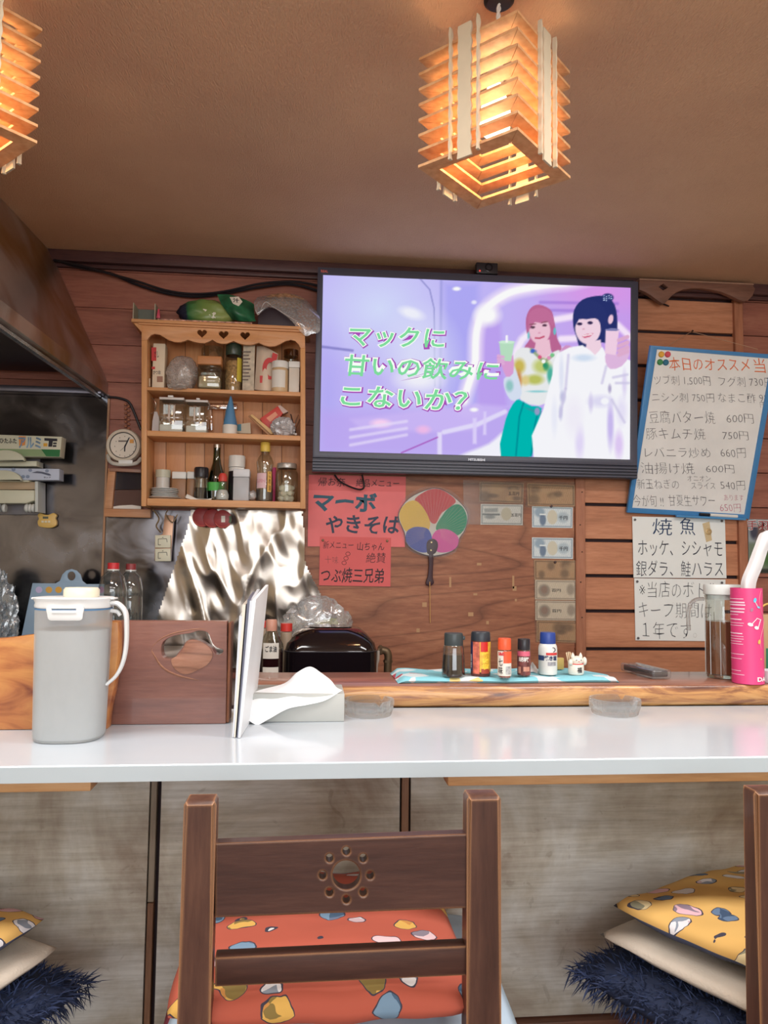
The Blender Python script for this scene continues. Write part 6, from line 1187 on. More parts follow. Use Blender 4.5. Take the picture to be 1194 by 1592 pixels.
yc_ = YPI - R1 - .001; part('clip', slab(PY(yc_ - .001), [smooth_loop([(73.5, 943), (100, 943), (128, 943), (128.5, 955), (126, 964), (114, 965), (88, 965), (76, 964), (73, 955)], 3), [(80, 946.5), (118, 946.5), (118, 949), (80, 949)]], .004, .0008), lw_, pt); part('clip_rib', slabpx(80, 951, 118, 953.5, yc_ - .0022, .002, .0005), lw_, pt)
hd_ = smooth_path([atY(172, 937, YPI), atY(184, 939, YPI), atY(195, 952, YPI), atY(197, 975, YPI), atY(196, 1005, YPI), atY(191, 1030, YPI), atY(181, 1050, YPI), atY(166, 1064, YPI)], 7)
b = bmesh.new(); rings = []
for i, q in enumerate(hd_):
    tt = (hd_[min(i+1, len(hd_)-1)] - hd_[max(i-1, 0)]).normalized(); n_ = Vector((0, 1, 0)); s_ = tt.cross(n_).normalized(); f = i/(len(hd_)-1); w1 = .0042*(1 - .35*f); w2 = .011*(1 - .3*f)
    rings.append([b.verts.new(q + s_*(w1*math.cos(a)) + n_*(w2*math.sin(a))) for a in np.linspace(0, 2*math.pi, 13)[:-1]])
for A, B in zip(rings, rings[1:]):
    for k in range(12): b.faces.new((A[k], A[(k+1) % 12], B[(k+1) % 12], B[k]))
b.faces.new(rings[0]); b.faces.new(rings[-1]); part('handle', b, lw_, pt, smooth=60)
part('handle_brace', tube(smooth_path([atY(170, 949, YPI), atY(182, 951, YPI), atY(187, 957, YPI)], 5), .0032, 8), lw_, pt)
# menus in a clear stand
Yn = 1.285; Yfar = Yn + .19
mats_ = [M('menu_white', (236, 240, 244), .35), M('menu_grey', (206, 212, 220), .35), M('menu_dark', (96, 98, 116), .4), M('menu_cream', (222, 214, 200), .4), M('menu_white', (236, 240, 244), .35)]
MEN = [(363.5, 1139, 377, 958, 388, 940, 1, 'leftmost grey menu card in the upright bundle'), (366, 1140, 382, 940, 392, 928, 3, 'cream menu card second from the left in the upright bundle'), (370.2, 1140, 389.5, 932, 397, 920, 2, 'thin dark menu card in the middle of the upright bundle'), (372, 1141, 393.5, 934, 404, 916, 1, 'grey menu card second from the right in the upright bundle'), (373.5, 1142, 398, 932, 417.5, 909, 0, 'white menu card facing right at the front of the upright bundle')]
for k, (xb_, yb2, xt_, yt2, xf, yf2, mi, lb) in enumerate(MEN):
    nb_ = atY(xb_, yb2, Yn + (4-k)*.001); nb_.z = ZT + .0008; nt = atY(xt_, yt2, Yn); ft = atY(xf, yf2, Yfar); fbm = ft + (nb_ - nt); fbm.z = ZT + .0008
    b = bmesh.new(); vs = [b.verts.new(v) for v in (nb_, nt, ft, fbm)]; f = b.faces.new(vs); ex = bmesh.ops.extrude_face_region(b, geom=[f])
    for g in ex['geom']:
        if isinstance(g, bmesh.types.BMVert): g.co.x -= .0022 if g.co.z < ZT + .01 else .0052
    single('menu_card', b, mats_[mi], lb, 'menu', 'menu cards standing on the counter', smooth=0)
hx = atY(364, 1139, Yn).x; hx2 = atY(377, 1142, Yn).x
# tissue box with a pulled tissue
a0 = atZ(377, 1122, ZT); a1 = atZ(535, 1122, ZT); ytb = a1.y; xl_ = atY(384, 1121, ytb).x; hb_ = zat(535, 1078.5, ytb) - ZT; dp = .11
tb = thing('tissue_box', 'low grey-white cardboard tissue box on the counter right of the menus', 'tissue box', ((xl_ + a1.x)/2, ytb + dp/2, ZT)); card = M('tissue_card', (178, 180, 176), .6, vary=.05)
part('carton', box(xl_, a1.x, ytb, ytb + dp, ZT + .0003, ZT + hb_, .0012), card, tb)
xm = (xl_ + a1.x)/2; part('slot', slab(PZ(ZT + hb_ + .0004), [(430, 1077), (505, 1075), (510, 1070), (440, 1070)], .0006) if False else box(xm - .05, xm + .05, ytb + .045, ytb + .065, ZT + hb_, ZT + hb_ + .0004), groove, tb)
tis = M('tissue_white', (236, 238, 240), .8, vary=.01); zt0 = ZT + hb_
def tp_(px, py, dy): return atY(px, py, ytb + dy)
ts = [[tp_(402, 1101, -.004), tp_(378, 1110, -.010), tp_(388, 1121, -.016), tp_(400, 1128.5, -.02)],
      [tp_(394, 1078, .02), tp_(398, 1092, -.006), tp_(410, 1107, -.013), tp_(420, 1117, -.016)],
      [tp_(442, 1063, .045), tp_(438, 1072, .022), tp_(444, 1088, -.004), tp_(448, 1102, -.010)],
      [tp_(462, 1046, .055), tp_(468, 1056, .035), tp_(472, 1078, .006), tp_(478, 1096, -.006)],
      [tp_(482, 1037, .06), tp_(494, 1049, .04), tp_(504, 1072, .01), tp_(506, 1089, -.004)],
      [tp_(500, 1047, .05), tp_(514, 1058, .034), tp_(523, 1069, .012), tp_(532, 1073.5, .002)]]
single('tissue', patch(ts, 8, .0008), tis, 'white tissue pulled from the slot and draped over the front of the tissue box', 'tissue', smooth=80)
# ashtrays
t = NT('cut_glass'); g1 = t.n('ShaderNodeBsdfGlass', Roughness=.02, IOR=1.3); g2 = t.n('ShaderNodeBsdfTransparent', Color=rgb((246, 248, 248))); g3 = t.n('ShaderNodeBsdfTranslucent', Color=rgb((240, 244, 244)))
nz = t.n('ShaderNodeTexNoise', Scale=40.0); mr = t.n('ShaderNodeMapRange'); mr.inputs['To Min'].default_value = .62; mr.inputs['To Max'].default_value = .72; t.l(nz, 0, mr, 0)
m1 = t.n('ShaderNodeMixShader'); t.l(mr, 0, m1, 0); t.l(g1, 0, m1, 1); t.l(g2, 0, m1, 2); m2 = t.n('ShaderNodeMixShader', i0=.16); t.l(m1, 0, m2, 1); t.l(g3, 0, m2, 2); t.l(m2, 0, t.out, 0); CUT = t.m
def ashtray(px0, px1, pyr, pyb, lb):
    q = atZ((px0+px1)/2, pyb, ZT); Yc = q.y + .04; cx, r = span(px0, px1, Yc); h = .031
    o = thing('glass_ashtray', lb, 'ashtray', (cx, Yc, ZT), 'round glass ashtrays')
    def fa(a, z):
        return 1 + (.03*math.cos(a*28) if z < h*.62 else 0)
    b = lathe([(0, .0008), (r*.8, .0006), (r*.86, .002), (r*.95, h*.5), (r*.95, h*.62), (r, h*.66), (r, h - .002), (r*.985, h), (r*.9, h), (r*.86, h - .003), (r*.8, h*.42), (r*.72, h*.30), (0, h*.28)], (cx, Yc, ZT), 112, fn=fa)
    for v in b.verts:
        a = math.atan2(v.co.y - Yc, v.co.x - cx); d = min(abs((a - k*math.pi*2/3 - .9 + math.pi) % (2*math.pi) - math.pi) for k in range(3)); 
        if d < .16 and v.co.z > ZT + h*.6: v.co.z -= .009*math.cos(d/.16*math.pi/2)
    part('dish', b, CUT, o, smooth=40); return o
ashtray(539, 617, 1090, 1119, 'clear cut-glass ashtray touching the right end of the tissue box'); ashtray(912, 992, 1090, 1117, 'clear cut-glass ashtray standing alone towards the right on the counter')
# towel and seasonings on the raised board
zt_ = ZB + .0006; t = NT('towel_cloth'); p = t.n('ShaderNodeBsdfPrincipled', Roughness=.9); tc = t.n('ShaderNodeTexCoord'); vo = t.n('ShaderNodeTexVoronoi', Scale=26.0); t.l(tc, 'Object', vo, 'Vector'); sp_ = t.n('ShaderNodeSeparateColor'); t.l(vo, 'Color', sp_, 0)
r1 = t.ramp([(0, rgb((130, 196, 210))), (.60, rgb((156, 208, 218))), (.62, rgb((206, 220, 224))), (.90, rgb((212, 222, 226))), (.92, rgb((176, 66, 84))), (.97, rgb((214, 196, 130)))]); r1.color_ramp.interpolation = 'CONSTANT'; t.l(sp_, 0, r1, 0); t.l(r1, 0, p, 'Base Color')
n1 = t.n('ShaderNodeTexNoise', Scale=400.0); t.l(tc, 'Object', n1, 'Vector'); bp = t.n('ShaderNodeBump', Strength=.5, Distance=.001); t.l(n1, 0, bp, 'Height'); t.l(bp, 0, p, 'Normal'); t.l(p, 0, t.out, 0)
tq = [atZ(601, 1043, zt_), atZ(608, 1057, zt_), atZ(700, 1057.5, zt_), atZ(820, 1058, zt_), atZ(960, 1060, zt_), atZ(964, 1055, zt_), atZ(930, 1043, zt_)]
b = bmesh.new(); xa_, xb_ = tq[0].x + .004, tq[4].x; N = 60; rows = []
for i in range(N+1):
    f = i/N; x = xa_ + (xb_ - xa_)*f; yf_ = 1.575 + .004*math.sin(f*9) + .012*f*0; yb_ = min(1.72 - .09*max(0, f - .86)/.14, 1.735); e = min(1, f/.03, (1-f)/.02 + .15)
    hh = .010*e + .0012*math.sin(f*23); prof = [(yf_, zt_ + .0002), (yf_ - .004, zt_ + hh*.45), (yf_ + .001, zt_ + hh)] + [(yf_ + (yb_-yf_)*k/6, zt_ + hh + .0008*math.sin(f*31 + k*2)) for k in range(1, 7)] + [(yb_ + .002, zt_ + hh*.4), (yb_, zt_ + .0002)]
    rows.append([b.verts.new((x, y, z)) for y, z in prof])
for A, B in zip(rows, rows[1:]):
    for k in range(len(A)): b.faces.new((A[k], A[(k+1) % len(A)], B[(k+1) % len(B)], B[k]))
b.faces.new(rows[0]); b.faces.new(rows[-1]); single('folded_towel', b, t.m, 'pale blue folded towel with white and red pattern under the row of seasonings', 'towel', smooth=60)
zs = zt_ + .0118
def bY(py): return atZ(760, py, zs).y
Ya = bY(1053) + .022
o, cx, r, h = bottle('soy_dispenser', 'glass soy sauce dispenser with a dark grey cap, leftmost on the towel', 'bottle', 688.5, 725, 984, zs, Ya, (glass, [(0, 0), (.94, 0), (1, .03), (1, .06), (.86, .66), (.80, .72), (0, .72)]), [('liquid', soyl, [(0, .02), (.93, .025), (.94, .06), (.84, .5), (0, .5)]), ('cap', M('cap_greygreen', (56, 64, 66), .35), [(0, .71), (.76, .71), (.79, .74), (.79, .96), (.74, 1), (0, 1)])])
part('spout', box(cx + r*.7, cx + r*.95, Ya - .006, Ya + .006, zs + h*.84, zs + h*.93, .002), MATS['cap_greygreen'], o)
Yb = bY(1052) + .018; o, cx, r, h = bottle('seasoning_shaker', 'shaker with a yellow and red label and dark cap, second on the towel', 'shaker', 733, 763, 982, zs, Yb, (M('label_darkred', (84, 40, 36), .35), [(0, 0), (.95, 0), (1, .03), (1, .80), (0, .80)]), [('cap', M('cap_slate', (44, 50, 58), .35), [(0, .80), (1, .80), (1.0, .86), (.97, .97), (.9, 1), (0, 1)])])
za = lambda f: zs + h*f; cc_ = (cx, Yb)
part('label', cylpatch(cc_, r, za(.10), za(.78), -5, 88), M('label_yellow2', (226, 176, 60), .4, vary=.25, vscale=90), o, smooth=0); part('label', cylpatch(cc_, r, za(.12), za(.78), -88, -50), M('label_navy', (44, 50, 90), .4), o, smooth=0)
part('label', cylpatch(cc_, r, za(.06), za(.78), -50, -6), M('label_flame', (206, 110, 90), .4, vary=.6, vscale=70), o, smooth=0); part('print', cylpatch(cc_, r, za(.56), za(.78), 0, 45, .0008), M('chilli_red', (196, 40, 36), .35), o, smooth=0)
part('lettering', letters_cyl('焼肉塩', cc_, r, za(.16), za(.56), 8, 52, .04, .0012, vert=True), M('ink_brightyellow', (246, 206, 70), .4), o, smooth=0); part('lettering', letters_cyl('旨辛', cc_, r, za(.16), za(.5), -74, -56, .01, .001, vert=True), M('ink_whitec', (230, 226, 220), .5), o, smooth=0); part('print', cylpatch(cc_, r, za(.07), za(.18), 4, 60, .0009), M('print_brick', (160, 66, 50), .4), o, smooth=0)
Yc = bY(1055) + .014; o, cx, r, h = bottle('spice_bottle', 'small spice bottle with a bright orange cap, third on the towel', 'bottle', 774, 795, 992, zs, Yc, (glass, [(0, 0), (.9, 0), (.96, .03), (.96, .68), (.9, .72), (0, .72)]), [('contents', M('spice_red', (186, 86, 66), .7, vary=.3, vscale=120), [(0, .02), (.88, .02), (.88, .6), (0, .6)]), ('cap', M('cap_orange', (226, 88, 52), .35), [(0, .71), (.95, .71), (.97, .73), (.95, .98), (.9, 1), (0, 1)])])
za = lambda f: zs + h*f; cc_ = (cx, Yc); part('label', cylpatch(cc_, r, za(.06), za(.68), -75, 75), M('label_white3', (220, 216, 206), .4), o, smooth=0); part('label', cylpatch(cc_, r, za(.38), za(.68), -8, 75, .0007), M('label_orange', (220, 86, 50), .4), o, smooth=0)
part('lettering', letters_cyl('七味', cc_, r, za(.1), za(.5), -52, -14, .01, .001, vert=True), ink, o, smooth=0); part('lettering', letters_cyl('S&B', cc_, r, za(.57), za(.66), -55, 0, .04, .0012), M('ink_crimson', (206, 40, 50), .4), o, smooth=0); part('print', cylpatch(cc_, r, za(.1), za(.3), 10, 60, .0008), M('print_grey3', (170, 170, 170), .5, vary=.4, vscale=150), o, smooth=0)
Yd = bY(1053) + .014; o, cx, r, h = bottle('spice_bottle', 'small spice bottle with a black cap, fourth on the towel', 'bottle', 804, 824, 993, zs, Yd, (glass, [(0, 0), (.9, 0), (.96, .03), (.96, .68), (.9, .72), (0, .72)]), [('contents', M('spice_dark', (70, 44, 40), .7), [(0, .02), (.88, .02), (.88, .66), (0, .66)]), ('cap', blkp, [(0, .71), (.95, .71), (.97, .73), (.95, .98), (.9, 1), (0, 1)])])
za = lambda f: zs + h*f; cc_ = (cx, Yd); part('label', cylpatch(cc_, r, za(.05), za(.68), -80, 80), M('label_darkmix', (110, 60, 58), .4, vary=.7, vscale=70), o, smooth=0); part('print', cylpatch(cc_, r, za(.55), za(.68), -70, 60, .0007), M('print_pink', (206, 96, 120), .4), o, smooth=0); part('lettering', letters_cyl('胡椒', cc_, r, za(.40), za(.53), -45, 45, .03, .001), MATS['ink_whitec'], o, smooth=0)
for a_ in (-40, 10, 40): part('print', cylpatch(cc_, r, za(.1 + .05*(a_ > 0)), za(.27), a_ - 14, a_ + 14, .0008), M('print_salmon', (196, 140, 120), .5), o, smooth=0)
Ye = bY(1050) + .02; o, cx, r, h = bottle('salt_bottle', 'white salt bottle with a blue cap, fifth on the towel', 'bottle', 836, 865, 983, zs, Ye, (M('salt_body', (216, 216, 212), .35), [(0, 0), (.95, 0), (1, .03), (1, .62), (.95, .68), (.84, .73), (0, .73)]), [('cap', M('cap_blue', (40, 66, 140), .35), [(0, .73), (.82, .73), (.84, .76), (.82, .97), (.78, 1), (0, 1)])])
za = lambda f: zs + h*f; cc_ = (cx, Ye); part('print', cylpatch(cc_, r, za(.34), za(.46), -75, -22), M('print_navy', (50, 66, 110), .4), o, smooth=0); part('print', cylpatch(cc_, r, za(.47), za(.53), -10, 70), redp, o, smooth=0); part('lettering', letters_cyl('焼き塩', cc_, r, za(.34), za(.46), -22, 60, .04, .001), M('ink_navy2', (36, 46, 86), .5), o, smooth=0)
part('print', cylpatch(cc_, r, za(.22), za(.31), 0, 55, .0006), M('print_grey4', (150, 150, 156), .5, vary=.3, vscale=160), o, smooth=0); part('logo', tf(loops2d([circ(0, 0, .0052, n=20), circ(0, 0, .0038, n=16)], .0005), Matrix.Translation((cx + r*.3, Ye - r*.956, za(.6))) @ Matrix.Rotation(math.pi/2, 4, 'X')), inkn, o, smooth=0)
# toothpick holder shaped like a beckoning cat
Yg = bY(1050) + .016; cx, r = span(881, 906, Yg); ch = M('cat_china', (222, 216, 204), .25); z0 = zs; hh = zat(893, 1019, Yg) - zs
o = thing('toothpick_holder', 'small white beckoning-cat toothpick holder with a red collar at the right end of the towel', 'toothpick holder', (cx, Yg, z0))
part('body', lathe([(0, 0), (r*.9, 0), (r*.98, hh*.1), (r*.98, hh*.5), (r*.8, hh*.62), (0, hh*.64)], (cx, Yg, z0), 28), ch, o); part('head', blob((cx + r*.1, Yg - .002, z0 + hh*.74), (r*.82, r*.7, hh*.25), 0, sub=3), ch, o)
for s_ in (-1, 1): part('ear', lathe([(r*.26, 0), (r*.2, .005), (0, .011)], (cx + r*.1 + s_*r*.5, Yg, z0 + hh*.9), 12), ch, o)
part('collar', lathe([(r*.84, hh*.53), (r*.95, hh*.56), (r*.84, hh*.6)], (cx, Yg, z0), 28, cap=False), redp, o); part('paw', blob((cx + r*.98, Yg - .006, z0 + hh*.72), (.005, .006, .009), 0, sub=2), ch, o); part('paw', blob((cx - r*.85, Yg - .008, z0 + hh*.66), (.005, .006, .007), 0, sub=2), ch, o)
fb_ = bmesh.new()
for s_ in (-1, 1): fb_ = join(fb_, blob((cx + r*.1 + s_*r*.3, Yg - .002 - r*.66, z0 + hh*.78), (.0016, .001, .001), 0, sub=1))
part('eye', fb_, ink, o); part('nose', blob((cx + r*.1, Yg - .002 - r*.70, z0 + hh*.71), (.0014, .001, .001), 0, sub=1), redp, o); part('lettering', letters_cyl('福', (cx, Yg), r*.98, z0 + hh*.12, z0 + hh*.42, 8, 44, .02, .001), ink, o, smooth=0)
for k in range(7):
    x_ = cx - r*.75 + (k % 4)*.0035; y_2 = Yg + .004 + .004*(k//4); single('toothpick', tube([(x_, y_2, z0 + hh*.3), (x_ - .006 + k*.0006, y_2 + .004, z0 + hh*1.12 + .001*(k % 3))], .0009, 5), M('pick_wood', (226, 204, 170), .6), 'wooden toothpick standing in the cat-shaped holder', 'toothpick', 'toothpicks in the cat holder')
Yh = bY(1046) + .05; q = atY(870, 1040, Yh); cbx = atY(864, 1040, Yh).x; single('yellow_packet', box(cbx, atY(877, 1040, Yh).x, Yh, Yh + .012, zs, zat(870, 1023, Yh), .001), M('packet_olive', (186, 160, 92), .5), 'small mustard-yellow packet standing between the salt bottle and the cat holder', 'packet')
q0 = atZ(826, 1050, zs); wv = patch([[atY(822, 1046, bY(1046)), atY(828, 1044, bY(1046)), atY(836, 1047, bY(1046))], [atY(827, 1030, bY(1044)), atY(832, 1036, bY(1043)), atY(836, 1041, bY(1044))], [atY(829, 1031, bY(1043)), atY(833, 1036, bY(1042)), atY(837, 1044, bY(1043))]], 4, .0006); single('film_wrapper', wv, M('wrapper_white', (206, 206, 206), .4), 'crumpled clear wrapper sticking up between the black-capped and blue-capped bottles', 'wrapper')
# remote control in plastic wrap
zR = ZB + .0006; f0, f1 = atZ(966, 1043, zR), atZ(1030, 1060, zR); d_ = (f1 - f0); L = d_.length*1.0; ang = math.atan2(d_.y, d_.x)
rm = thing('remote_control', 'black remote control wrapped in clear plastic on the raised board', 'remote control', (f0 + f1)/2)
mid = atZ(1003, 1049, zR); Mx = Matrix.Translation((mid.x, mid.y, 0)) @ Matrix.Rotation(ang, 4, 'Z')
part('case', tf(box(-.062, .062, -.02, .02, zR + .003, zR + .017, .004, 3), Mx), M('remote_black', (40, 32, 36), .3), rm); part('wrap', tf(box(-.07, .07, -.023, .023, zR, zR + .0195, .005, 3), Mx), THIN('wrap_clear', (246, 246, 246), .04, .05, .08), rm)
for i in range(5):
    for j in range(3): part('button', tf(box(-.05 + i*.018, -.04 + i*.018, -.014 + j*.011, -.007 + j*.011, zR + .0168, zR + .0183, .0005, 1), Mx), M('button_grey', (110, 104, 110), .4), rm)
# tea jug
q = atZ(1117, 1057, ZB); Yj = q.y + .035; cx, r = span(1090, 1146, Yj); zj = ZB + .0006; zz = lambda py: zat(1117, py, Yj)
jg = thing('tea_jug', 'clear faceted glass jug of brown tea with a white lid beside the pink canister', 'jug', (cx, Yj, zj)); f8 = lambda a, z: math.cos(math.pi/10)/math.cos((a % (math.pi/5)) - math.pi/10) if .02 < z < .12 else 1
htop = zz(925) - zj
part('body', lathe([(r*.5, .0008), (r*.9, .001), (r*.97, .008), (r*.97, htop*.8), (r*.92, htop*.9), (r*1.0, htop)], (cx, Yj, zj), 40, cap=False), THIN('jug_glass', (240, 244, 242), .07), jg, smooth=25)
part('base', lathe([(0, .001), (r*.92, .001), (r*.92, .008), (0, .007)], (cx, Yj, zj), 40), M('jug_base', (230, 236, 234), .05, trans=1.0), jg)
part('tea', lathe([(0, .009), (r*.93, .0095), (r*.93, zz(965.5) - zj), (0, zz(965.5) - zj)], (cx, Yj, zj), 10), M('tea_brown', (140, 92, 66), .15, trans=.2), jg, smooth=0)
rb = bmesh.new()
for i in range(10): a = 2*math.pi*i/10 + .3; tube([(cx + r*.98*math.cos(a), Yj + r*.98*math.sin(a), zj + .008), (cx + r*.98*math.cos(a), Yj + r*.98*math.sin(a), zj + htop*.78)], .0009, 5, bm=rb)
part('facet_edge', rb, M('facet_grey', (186, 190, 190), .1), jg)
part('lid', lathe([(0, htop - .01), (r*.9, htop - .01), (r*.9, htop), (r*1.04, htop + .002), (r*1.04, zz(910) - zj), (r*1.0, zz(908.5) - zj), (0, zz(908) - zj)], (cx, Yj, zj), 40), M('jug_lid', (206, 212, 210), .3), jg)
part('handle', tube(smooth_path([atY(1094, 931, Yj), atY(1083, 932, Yj), atY(1074, 938, Yj), atY(1070.5, 950, Yj), atY(1070, 965, Yj), atY(1071, 980, Yj)], 6), .0042, 10), CUT, jg)
# pink tissue canister
q = atZ(1155, 1065.5, ZB); Yp = q.y + .031; cx, r = span(1130, 1180.5, Yp); zc = ZB + .0006; hp_ = zat(1155, 914, Yp) - zc
pk = thing('pink_canister', 'tall pink printed cardboard canister on the raised board', 'canister', (cx, Yp, zc)); pkm = M('pink_card', (214, 66, 124), .4, vary=.04)
part('tube', lathe([(r*.93, .0005), (r, .0005), (r, hp_), (r*.94, hp_), (r*.93, .001)], (cx, Yp, zc), 48, cap=False), pkm, pk); part('bottom', lathe([(0, .0006), (r*.93, .0006), (r*.93, .003), (0, .003)], (cx, Yp, zc), 48), pkm, pk)
zf = lambda py: zat(1155, py, Yp - r); pa = lambda px: math.degrees(math.asin(max(-1, min(1, (px - 1155.2)/25.4)))) + seen((cx, Yp))
cc_ = (cx, Yp); wi = M('print_whitepink', (236, 206, 222), .5); wi2 = M('print_white', (232, 228, 226), .5)
part('lettering', letters_cyl('DAISO', cc_, r, zf(1060), zf(1053), 33, 125, .03, .001), wi2, pk, smooth=0)
for k, (py, hgt_, a1_) in enumerate(((931, 1, -10), (936, 2, -6), (940, 2, -4), (946, 2, -6), (951, 2, -8), (956, .8, -30), (963, 1.6, -18), (969, .8, -10), (973, .8, -14), (985, 1.6, -16), (990, .8, -12), (994, .8, -12), (998, .8, -20), (1002, .8, -14), (1018, .8, -12), (1025, .8, -20), (1044, .8, -24), (1050, .8, -12))): part('print', cylpatch(cc_, r, zf(py + hgt_), zf(py), -86, a1_, .0005), wi, pk, smooth=0)
def spot(px, py, rx, ry, mt, nm='note'):
    a = pa(px); q_ = Vector((cx + (r+.0009)*math.sin(math.radians(a)), Yp - (r+.0009)*math.cos(math.radians(a)), zf(py)))
    b = bmesh.new(); m_ = px2m(Yp); vs = [b.verts.new((x*m_, 0, z*m_)) for x, z in circ(0, 0, rx, ry, 14)]; b.faces.new(vs); part(nm, tf(b, Matrix.Translation(q_) @ Matrix.Rotation(math.radians(a), 4, 'Z') @ Matrix.Rotation(.3, 4, 'Y')), mt, pk, smooth=0)
sky_ = M('note_blue', (90, 190, 220), .5); gold = M('note_gold', (214, 176, 90), .5)
spot(1168, 933, 2.4, 3.8, sky_); spot(1173, 944, 3, 1.6, sky_); spot(1163, 948, 2.2, 3, M('note_grey', (170, 110, 140), .5)); spot(1160.5, 971, 4.2, 2.6, wi2); spot(1169.5, 976, 3.8, 2.6, wi2); spot(1173, 998, 2.6, 3.6, gold); spot(1175, 1025, 1.4, 1.4, gold)
st_ = bmesh.new()
def surf(px, py): a = math.radians(pa(px)); return Vector((cx + (r+.0006)*math.sin(a), Yp - (r+.0006)*math.cos(a), zf(py)))
for p0, p1 in (((1163, 970), (1171, 961)), ((1172, 976), (1176, 963)), ((1168, 935), (1173, 945)), ((1170.5, 961), (1176.5, 964))): tube([surf(*p0), surf(*p1)], .0007, 5, bm=st_)
part('note_stem', st_, wi2, pk); part('string_line', tube([surf(1177.5 - 3*math.sin(i*.35), 918 + i*3.6) for i in range(26)], .0005, 5), M('note_line', (226, 150, 160), .5), pk)
part('barcode', cylpatch(cc_, r, zf(1037), zf(1024), -84, -66, .0006), wi2, pk, smooth=0) if False else None
def bp_(px, py, dy): return atY(px, py, Yp + dy)
single('plastic_wrap', patch([[bp_(1153, 935, 0), bp_(1160, 935, -.012), bp_(1168, 935, -.012), bp_(1174, 934, 0)], [bp_(1152, 905, 0), bp_(1160, 906, -.013), bp_(1168, 907, -.012), bp_(1176, 906, 0)], [bp_(1163, 876, 0), bp_(1171, 879, -.012), bp_(1179, 880, -.010), bp_(1186, 880, 0)], [bp_(1172, 852, 0), bp_(1180, 853, -.012), bp_(1188, 852, -.012), bp_(1196, 850, 0)], [bp_(1181, 830, .004), bp_(1190, 827, -.006), bp_(1200, 828, -.008), bp_(1210, 830, 0)], [bp_(1190, 829, .012), bp_(1198, 826, .006), bp_(1208, 830, .006), bp_(1216, 840, .008)]], 8, .003), M('wrap_white', (222, 222, 224), .45, bump=.5, bscale=40), 'white folded plastic bag sticking up out of the pink canister', 'bag', smooth=80)
# cup, menus and packs at the right edge
q = atZ(1190, 1063, ZB); Yq = q.y + .03; cx2, r2 = span(1180.5, 1226, Yq); Yq = max(Yq, Yp + .0); single('white_cup', lathe([(0, .0005), (r2*.96, .0005), (r2, .003), (r2, zat(1195, 1041, Yq) - ZB), (r2*.94, zat(1195, 1041, Yq) - ZB), (r2*.93, .004), (0, .004)], (cx + r + r2 + .002, Yp + .004, ZB + .0005), 36), M('cup_white', (214, 210, 214), .3), 'low white cup beside the pink canister at the right edge', 'cup')
Yw = 1.68
def pack(nm, lb, cat, poly, Y, th, mt): o = thing(nm, lb, cat, atY(poly[0][0], poly[-1][1], Y)); part('cover', slab(PY(Y), poly, th, .0006), mt, o); return o
yb = w2px(Vector((.93, Yw, ZB + .0005)))[1]
pack('red_booklet', 'red booklet standing behind the pink canister at the right edge', 'booklet', [(1166, 960), (1181, 985), (1187, 1010), (1187, yb), (1166, yb)], Yw, .006, M('book_red', (186, 48, 46), .4))
pack('white_booklet', 'white leaning card just behind the pink canister at the right edge', 'booklet', [(1172, 940), (1180, 960), (1187, 998), (1181, 992), (1174, 985)], Yw - .012, .0015, M('book_white', (200, 204, 208), .5))
o = pack('green_booklet', 'green and tan covered booklet standing at the right edge of the raised board', 'booklet', [(1186, 955), (1240, 957), (1240, yb), (1187, yb)], Yw + .012, .012, M('book_tan', (176, 144, 104), .5, vary=.15)); part('print', slab(PY(Yw + .0115), [(1191, 1008), (1240, 1008), (1240, yb - 1), (1191, yb - 1)], .0006), M('print_deepgreen', (40, 110, 84), .4), o, smooth=0)
single('yellow_strap', tube(smooth_path([atY(1180, 960, Yw + .03), atY(1182, 948, Yw + .03), atY(1188, 941, Yw + .03), atY(1196, 939, Yw + .03), atY(1206, 944, Yw + .03), Vector((atY(1212, 990, Yw + .03).x, Yw + .03, ZB + .003))], 6), .0022, 7), M('cord_yellow', (206, 170, 84), .5), 'yellow strap curving over the booklets at the right edge', 'strap')

# ================================================================== chairs and cushions in front
chw = WOOD('chair_wood', ((54, 34, 30), (74, 48, 41), (92, 62, 52)), 'X', lines=.22, rough=.4, coat=.12, scale=4, wear=(176, 128, 88))
chz = WOOD('chair_wood_upright', ((62, 40, 33), (84, 56, 46), (106, 74, 59)), 'Z', lines=.22, rough=.4, coat=.12, scale=4, wear=(182, 134, 94))
YH = .95; XCH = (atY(285, 1300, YH).x + atY(780, 1300, YH).x)/2
ch = thing('dining_chair', 'dark wooden chair with a sun-shaped cut-out in its back, facing the counter in the middle', 'chair', (XCH, YH + .2, 0), 'dark wooden chairs along the counter')
xa, xb_ = atY(285, 1250, YH).x, atY(336, 1250, YH).x; xc_, xd = atY(727, 1240, YH).x, atY(780, 1240, YH).x
zpt = zat(310, 1247, YH); zp2 = zat(752, 1239, YH)
def post(x0, x1, zt, nm='post'):
    b = bmesh.new(); secs = [(0, .006, .0), (.43, 0, .0), (zt - .004, 0, 0), (zt, .003, .003)]; rings = []
    for z, dy, i_ in secs: rings.append([b.verts.new((x, y + dy, z)) for x, y in ((x0 + i_, YH + i_), (x1 - i_, YH + i_), (x1 - i_, YH + .032 - i_), (x0 + i_, YH + .032 - i_))])
    for A, B in zip(rings, rings[1:]):
        for k in range(4): b.faces.new((A[k], A[(k+1) % 4], B[(k+1) % 4], B[k]))
    b.faces.new(rings[0]); b.faces.new(rings[-1]); bmesh.ops.bevel(b, geom=[e for e in b.edges if abs(e.verts[0].co.z - e.verts[1].co.z) > .02], offset=.004, segments=2, affect='EDGES')
    part(nm, b, chz, ch, smooth=50)
post(xa, xb_, zpt); post(xc_, xd, zp2)
x0, x1 = xb_ - .004, xc_ + .004; yr_ = YH + .007; P_ = PY(yr_)
